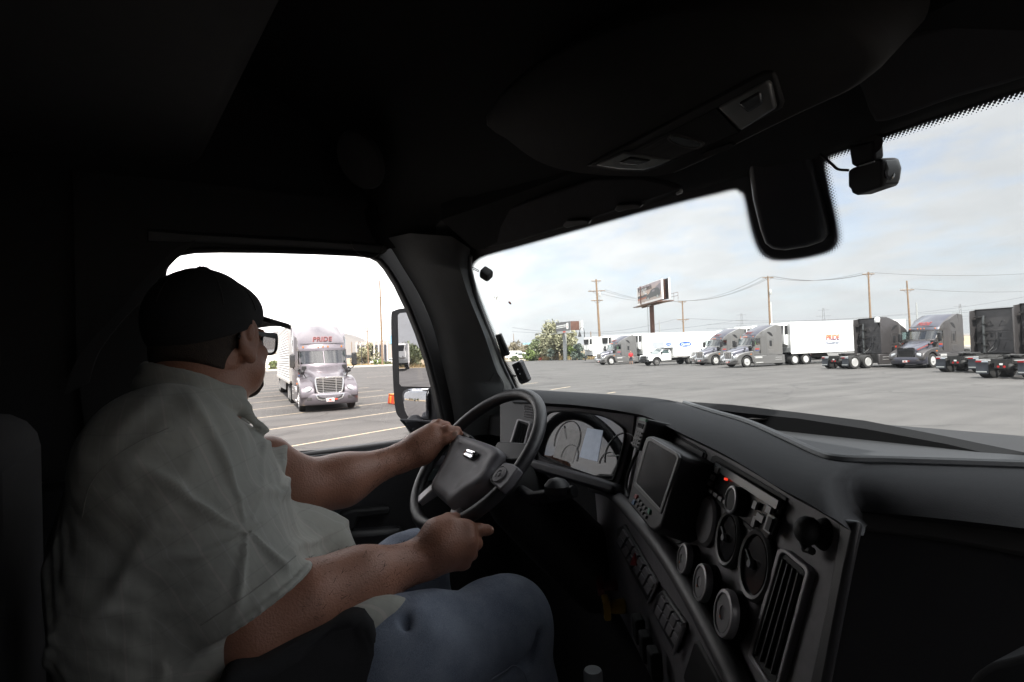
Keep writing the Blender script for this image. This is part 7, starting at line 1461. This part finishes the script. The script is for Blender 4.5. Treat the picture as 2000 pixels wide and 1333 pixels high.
    # left arm and hand over the far side of the rim
    a2 = atD(520, 905, 1.28); e2, _r = J(585, 955, 1.30, 50); m3, r3 = J(668, 938, 1.36, 46); w2, rw2 = J(790, 892, 1.455, 25)
    cp(a2, e2, .062, .056, .03); cp(e2, m3, .055, .054, .05); cp(m3, w2, .053, .032, .05); Q = P
    cp(w2, Q(822, 874, 1.47), .031, .033, .03); cp(Q(822, 874, 1.47), Q(846, 852, 1.478), .034, .026, .03); cp(Q(822, 868, 1.475), Q(842, 846, 1.49), .030, .022, .025); cp(Q(826, 884, 1.465), Q(848, 868, 1.468), .026, .020, .025)
    cp(Q(848, 850, 1.482), Q(874, 840, 1.478), .0165, .0135, .010); cp(Q(874, 840, 1.478), Q(892, 842, 1.485), .0132, .0118, .006); cp(Q(892, 842, 1.485), Q(899, 850, 1.495), .0115, .0098, .005)
    cp(Q(840, 843, 1.498), Q(857, 829, 1.51), .0155, .0135, .010); cp(Q(857, 829, 1.51), Q(872, 832, 1.525), .0130, .0115, .006); cp(Q(872, 832, 1.525), Q(882, 842, 1.545), .0112, .0098, .005)
    cp(Q(836, 842, 1.515), Q(850, 829, 1.535), .0140, .0120, .010); cp(Q(850, 829, 1.535), Q(866, 834, 1.56), .0118, .0100, .006)
    cp(Q(833, 846, 1.53), Q(845, 835, 1.555), .0120, .0105, .010); cp(Q(845, 835, 1.555), Q(860, 842, 1.575), .0102, .0090, .006)
    cp(Q(846, 868, 1.466), Q(872, 859, 1.462), .0175, .0125, .012); cp(Q(872, 859, 1.462), Q(884, 854, 1.466), .0122, .0122, .006); cp(Q(884, 854, 1.466), Q(890, 850, 1.470), .0118, .0098, .005)
    body = G.build('person', skin, relax=2); tag(body, 'driver in a black cap and grey-green plaid shirt with both hands on the wheel', 'person')
    # nails
    for (c, d1, d2, r) in ((Q(888.5, 848.5, 1.4575), Q(900, 841, 1.46)-Q(886, 851, 1.458), nrm(CAM-Q(888, 849, 1.46)), .0076), (P(957.5, 1034, 1.198), P(965, 1034, 1.2)-P(950, 1034, 1.2), nrm(CAM-P(958, 1030, 1.2)+np.array([0, 0, .6])), .0062), (P(894.5, 1012.0, 1.202), P(900, 1014, 1.2)-P(886, 1010, 1.2), nrm(CAM-P(894, 1010, 1.2)+np.array([0, 0, .8])), .0062)):
        b = MB(); M = frame_M(c, d1, d2); b.ball((0, 0, 0), (r*1.15, r*.85, r*.32), 12, M); b.build('fingernail', mat('nail', (.42, .27, .21), .3), body)
    # ---------------- shirt
    Hh = Field((-.84, -.40, 1.52), (-.05, .48, 2.34), .0052); cp, el = Hh.cap, Hh.ell
    # shoulders and right sleeve, cut square at the hem
    sh, _ = J(322, 880, .935, 100)
    s0, s1 = atD(318, 905, .93), atD(545, 1262, .935); ax = nrm(s1-s0); hem = atD(505, 1178, .93)
    cl = [(hem, ax)]
    cp(s0, s1, .106, .094, .034, clip=cl)
    e1 = nrm(np.cross(ax, [0, 0, 1])); e2 = np.cross(ax, e1); rh = .106+(.094-.106)*float(np.dot(hem-s0, ax))/float(np.linalg.norm(s1-s0)); lastp = None
    for q_ in np.linspace(0, 2*math.pi, 40):                       # rolled hem and its stitched band
        pt_ = hem-ax*.003+(e1*math.cos(q_)+e2*math.sin(q_))*(rh-.005)
        if lastp is not None: cp(lastp, pt_, .0062, .0062, .004)
        lastp = pt_
    el((-.45, .045, 2.00), (.215, .170, .22), .05); el((-.45, .10, 1.83), (.225, .190, .20), .045); el((-.45, .14, 1.76), (.21, .175, .145), .045); el((-.46, .0, 2.105), (.17, .095, .075), .07)
    el((-.44, -.03, 1.90), (.20, .14, .26), .08)
    el(sh, (.100, .105, .095), .07); el((-.64, .0, 2.10), (.095, .10, .085), .07)
    # left sleeve, mostly behind the chest
    t0, t1 = np.array([-.64, .02, 2.07]), atD(575, 935, 1.29); ax2 = nrm(t1-t0); cp(t0, t1, .095, .075, .05, clip=[(atD(556, 925, 1.28), ax2)])
    # collar: a stand-up band folded over
    nc = atD(384, 768, 1.09); BF = np.array([-.10, .995, 0]); BL = np.array([-.995, -.10, 0])
    for i in range(26):
        a = -2.55+5.1*i/25; a0 = -2.55+5.1*max(i-1, 0)/25
        def cpnt(a, r, u): return nc+(BL*math.sin(a)*r*1.04-BF*math.cos(a)*r*.98)+np.array([0, 0, u+.030*math.cos(a)+.014])
        cp(cpnt(a0, .081, .006), cpnt(a, .081, .006), .0125, .0125, .010); cp(cpnt(a0, .092, -.020), cpnt(a, .093, -.020), .0115, .0115, .012)
    # collar points at the front
    cp(cpnt(-2.3, .100, -.020), cpnt(-2.62, .126, -.068), .010, .007, .012); cp(cpnt(2.3, .100, -.020), cpnt(2.62, .122, -.062), .010, .007, .012)
    # shirt tail flaring over the lap
    for (p, q, r0, r1) in ((atD(600, 1030, 1.20), atD(645, 1030, 1.22), .040, .018), (atD(645, 1030, 1.22), atD(676, 1078, 1.20), .018, .012), (atD(600, 1060, 1.18), atD(672, 1082, 1.19), .05, .016), (atD(740, 1205, 1.0), atD(800, 1190, 1.02), .022, .010), (atD(700, 1230, .98), atD(760, 1200, 1.0), .045, .020)): cp(p, q, r0, r1, .055)
    # neck opening
    cp(nc-np.array([0, 0, .02]), nc+np.array([0, 0, .12]), .066, .076, .006, sub=True)
    def dispf(V):
        # wrinkles: warped ridges that radiate from the armpit and run round the sleeve, softer over the back
        x, y, z = V.T; arm = atD(470, 1010, .95); d = V-np.array([-.45, -.02, 1.9]); d /= np.linalg.norm(d, axis=1)[:, None]
        r = np.linalg.norm(V-arm, axis=1); w = .35*np.sin(11*y+7*z)+.3*np.sin(19*x-13*z+1.3)+.2*np.sin(31*y+23*x)
        def ridge(t): return (.5+.5*np.cos(t+1.2*np.sin(t)))**2.2
        th = np.arctan2(z-arm[2], y-arm[1]); a1 = ridge(th*7+2.4*w)*np.exp(-((r-.13)/.10)**2)*.0105*np.clip((r-.04)/.06, 0, 1)
        s_ = (V-s0)@ax; hs_ = float(np.dot(hem-s0, ax)); near = np.clip((np.abs(s_-hs_)-.012)/.03, 0, 1); near = np.where(np.linalg.norm(V-s0-s_[:, None]*ax, axis=1) < .135, near, 1.0); a2 = ridge(s_*46+3.0*w+6*y)*np.exp(-((s_-.20)/.14)**2)*.0085
        a3 = ridge(z*30+x*12-y*18+3.2*w)*.0058*(.3+.7*(np.sin(6*y+4*z+2)*.5+.5)); a4 = .0012*np.sin(75*y-40*z+5*w)+.0010*np.sin(120*x+90*z+6*w)
        return V+d*((a1+a2+a3+a4-.002)*near)[:, None]
    sm = Hh.build('shirt', shirt_m, body, disp=dispf, relax=3)
    me = sm.data; V = np.zeros(len(me.vertices)*3, np.float32); me.vertices.foreach_get('co', V); V = V.reshape(-1, 3)
    # cloth coordinates: sleeve follows the arm, body follows the trunk
    ds = V-s0; along = ds@ax; e1 = nrm(np.cross(ax, [0, 0, 1])); e2 = np.cross(ax, e1); ang = np.arctan2(ds@e2, ds@e1)
    rad = np.linalg.norm(ds-along[:, None]*ax, axis=1); onS = (rad < .125) & (along > -.02); ucl = np.where(onS, ang*.098, np.arctan2(V[:, 0]+.45, -(V[:, 1]+.02))*.24); vcl = np.where(onS, along, V[:, 2])
    at = me.attributes.new('cloth', 'FLOAT_VECTOR', 'POINT'); at.data.foreach_set('vector', np.stack([ucl, vcl, 0*ucl], 1).astype(np.float32).ravel())
    # sleeve hem band
    hb = MB(); R_ = [(hem-ax*.016)+(e1*math.cos(a)+e2*math.sin(a))*.0 for a in (0,)]
    # seams sewn on the shirt: laid on the real surface
    from mathutils.bvhtree import BVHTree
    def bvh_of(o): m = o.data; return BVHTree.FromPolygons([v.co.copy() for v in m.vertices], [tuple(p.vertices) for p in m.polygons])
    bt = bvh_of(sm); o0 = Vector(CAM)
    def sewn(pts, r, name, m, par, tree):
        out = []
        for q in smooth_curve([(x, y, 0) for x, y in pts], 40):
            d0 = Vector(ray(q[0], q[1])).normalized(); hit = tree.ray_cast(o0, d0)
            if hit[0] is not None and (not out or (np.array(hit[0])-out[-1]) @ (np.array(hit[0])-out[-1]) < .004): out.append(np.array(hit[0])-np.array(d0)*.0004)
        if len(out) > 4: MB().tube(out, r, 5).build(name, m, par)
    sm_m = mat('shirt_seam_thread', (.31, .31, .285), .9)
    sewn([(330, 836), (272, 862), (215, 900), (175, 950), (160, 1010)], .0009, 'shirt_seam', sm_m, sm, bt); sewn([(300, 742), (322, 790), (332, 836), (390, 838), (450, 862)], .0016, 'shirt_seam', sm_m, sm, bt); sewn([(578, 1086), (500, 1150), (392, 1222)], .0010, 'shirt_seam', sm_m, sm, bt)
    # dark hair on the forearms
    me = body.data; V = np.zeros(len(me.vertices)*3, np.float32); me.vertices.foreach_get('co', V); V = V.reshape(-1, 3); Nn = np.zeros(len(me.vertices)*3, np.float32); me.vertex_normals.foreach_get('vector', Nn); Nn = Nn.reshape(-1, 3)
    rng = np.random.default_rng(5); hb = MB()
    for (A_, B_, cnt) in ((e, w, 600), (e2, w2, 420)):
        ab = B_-A_; L2 = ab@ab; t_ = ((V-A_)@ab)/L2; dist = np.linalg.norm(V-A_-t_[:, None]*ab, axis=1); idx = np.where((t_ > .12) & (t_ < 1.02) & (dist < .09))[0]; un = nrm(ab)
        for i_ in rng.choice(idx, min(cnt, len(idx)), replace=False):
            p_, n_ = V[i_], Nn[i_]; fl = un+.55*rng.normal(size=3); fl = nrm(fl-n_*np.dot(fl, n_)); sd = np.cross(fl, n_)*.00028; ln = rng.uniform(.006, .014)
            hb.add([p_-sd, p_+sd, p_+fl*ln*.6+n_*ln*.22+sd*.6, p_+fl*ln+n_*ln*.30], [(0, 1, 2), (0, 2, 3)])
    hb.build('arm_hair', hair_m, body, smooth=False)
    # ---------------- jeans
    K = Field((-.75, -.15, 1.40), (.05, .92, 1.98), .0052); cp, el = K.cap, K.ell
    kr = atD(985, 1222, 1.16); hp = np.array([-.34, .02, 1.66])
    cp(hp, atD(800, 1300, 1.02), .125, .105, .06); cp(atD(800, 1295, 1.02), kr, .108, .082, .06); sk = kr+np.array([.03, .10, -.42]); cp(kr, sk, .080, .066, .05); el(kr, (.080, .080, .078), .05)
    kl = np.array([-.66, .56, 1.745]); cp(np.array([-.56, .02, 1.66]), kl, .12, .080, .06); cp(kl, kl+np.array([-.02, .12, -.40]), .078, .065, .05); el((-.45, .0, 1.62), (.22, .16, .13), .06)
    # knee creases and side seam
    for p, q in ((atD(1045, 1238, 1.10), atD(1028, 1290, 1.08)), (atD(1028, 1290, 1.08), atD(985, 1330, 1.06)), (atD(790, 1215, .97), atD(800, 1250, .955))): cp(p, q, .006, .006, .02, sub=True)
    def dj(V): x, y, z = V.T; a = .0022*np.sin(60*y+25*z+2*np.sin(33*x)); return V+np.stack([0*a, 0*a, a], 1)
    K.build('jeans', denim, body, disp=dj, relax=2)
    MB().tube(smooth_curve([atD(930, 1345, 1.005), atD(985, 1312, 1.04), atD(1003, 1300, 1.05), atD(1020, 1310, 1.05), atD(1032, 1335, 1.05)], 20), .0012, 4).build('jeans_seam', mat('seam_thread', (.20, .22, .28), .8), body)
    # ---------------- hair, beard, cap, glasses
    Z = Field(HC-.2, HC+.2, .003); Z.ell(h(0, -.016, .028), hs(.085, .112, .105), .01, HM, clip=[(h(0, 0, -.062), -Uv), (h(0, .030, 0), nrm(Fv-.10*Uv))]); Z.cap(h(0, -.055, -.040), atD(385, 765, 1.10), .066, .074, .03, clip=[(h(0, 0, -.085), nrm(-Uv-.35*Fv)), (h(0, -.035, 0), nrm(Fv+.5*Uv))]); Z.build('hair', hair_m, body)
    Z = Field(HC-.22, HC+.22, .0025); Z.ell(h(0, .096, -.104), hs(.032, .028, .028), .01, HM); Z.cap(h(.030, .094, -.060), h(.030, .092, -.100), .008, .012, .01); Z.cap(h(-.030, .094, -.060), h(-.030, .092, -.100), .008, .012, .01); Z.cap(h(-.022, .104, -.050), h(.022, .104, -.050), .0065, .0065, .008); Z.build('beard', hair_m, body)
    Z = Field(HC-.26, HC+.30, .0032); tilt = nrm(Uv+.10*Fv)
    Z.ell(h(0, -.020, .034), hs(.099, .126, .112), .01, HM, clip=[(h(0, 0, .016), nrm(-Uv+.32*Fv))]); Z.ell(h(0, .045, .060), hs(.074, .064, .062), .03, HM, clip=[(h(0, 0, .016), nrm(-Uv+.32*Fv))]); Z.ell(h(0, -.020, .146), hs(.013, .013, .007), .004, HM)
    cap_ = Z.build('cap', black_cloth, body, relax=2)
    b = MB(); rows = []
    for i in range(9):
        v = i/8; r = []
        for j in range(17):
            u = -1+j/8; r.append(h(u*.078*(1-.10*v), .075+.094*v*math.sqrt(max(0, 1-.42*u*u)), .052-.008*v-.014*u*u))
        rows.append(r)
    top = [[p+Uv*.0105 for p in r] for r in rows]
    b.loft([r+t[::-1] for r, t in zip(rows, top)]); b.build('brim', black_cloth, cap_, angle=70)
    ct = bvh_of(cap_); cb = h(0, -.020, .05); sb = MB()
    for az in (0.0, 1.05, 2.09, -2.09, -1.05, 3.14):
        path = []
        for el_ in np.linspace(.10, 1.5, 18):
            dv = (Fv*math.cos(az)+Lv*math.sin(az))*math.cos(el_)+Uv*math.sin(el_); hit = ct.ray_cast(Vector(cb+dv*.4), Vector(-dv))
            if hit[0] is not None: path.append(np.array(hit[0])+dv*.0003)
        if len(path) > 5: sb.tube(path, .0011, 5)
    sb.build('cap_seam', mat('cap_seam_thread', (.022, .022, .024), .8), cap_)
    gm = mat('black_frame_plastic', (.012, .012, .013), .3); gl = empty('sunglasses', (0, 0, 0)); gl.parent = body
    b = MB()
    for sg in (-1, 1):
        b.prism([h(sg*.071, .100, .016), h(sg*.0745, .100, .016), h(sg*.089, -.012, .016), h(sg*.0855, -.012, .016)][::sg], [h(sg*.071, .100, .004), h(sg*.0745, .100, .004), h(sg*.089, -.012, .010), h(sg*.0855, -.012, .010)][::sg]); b.tube([h(sg*.087, -.012, .012), h(sg*.088, -.026, -.004)], .004, 6)
    b.tube([h(-.012, .124, .006), h(0, .127, .010), h(.012, .124, .006)], .0035, 6); b.build('frame', gm, gl)
    for sg in (-1, 1):
        q = smooth_closed([(.012, .012), (.035, .018), (.066, .014), (.070, -.004), (.062, -.024), (.038, -.030), (.018, -.022)], 32); pos = [h(sg*u, .124-.022*(u/.07)**2, w) for u, w in q]; cen = np.mean(pos, axis=0); b = MB(); b.tube(pos, .0032, 6, closed=True); b.build('rim', gm, gl)
        MB().add(pos, [tuple(range(32))]).build('lens', glass('sunglass_lens', (.35, .35, .36), .12), gl, smooth=False)
driver()
# ---------------------------------------------------------------- summer haze: one even volume round the whole place
def haze():
    m = bpy.data.materials.new('haze_air'); m.use_nodes = True; nt = m.node_tree; N = nt.nodes; L = nt.links; N.clear()
    o = N.new('ShaderNodeOutputMaterial'); v = N.new('ShaderNodeVolumePrincipled'); v.inputs['Color'].default_value = (.50, .525, .56, 1); v.inputs['Density'].default_value = .00028; v.inputs['Anisotropy'].default_value = .2; L.new(v.outputs[0], o.inputs['Volume'])
    h_ = MB().box(-2900, 2900, -2900, 2900, -1.05, 130).build('haze', m, smooth=False); tag(h_, 'thin pale summer haze over the whole lot and hills', 'haze', kind='stuff')
haze()
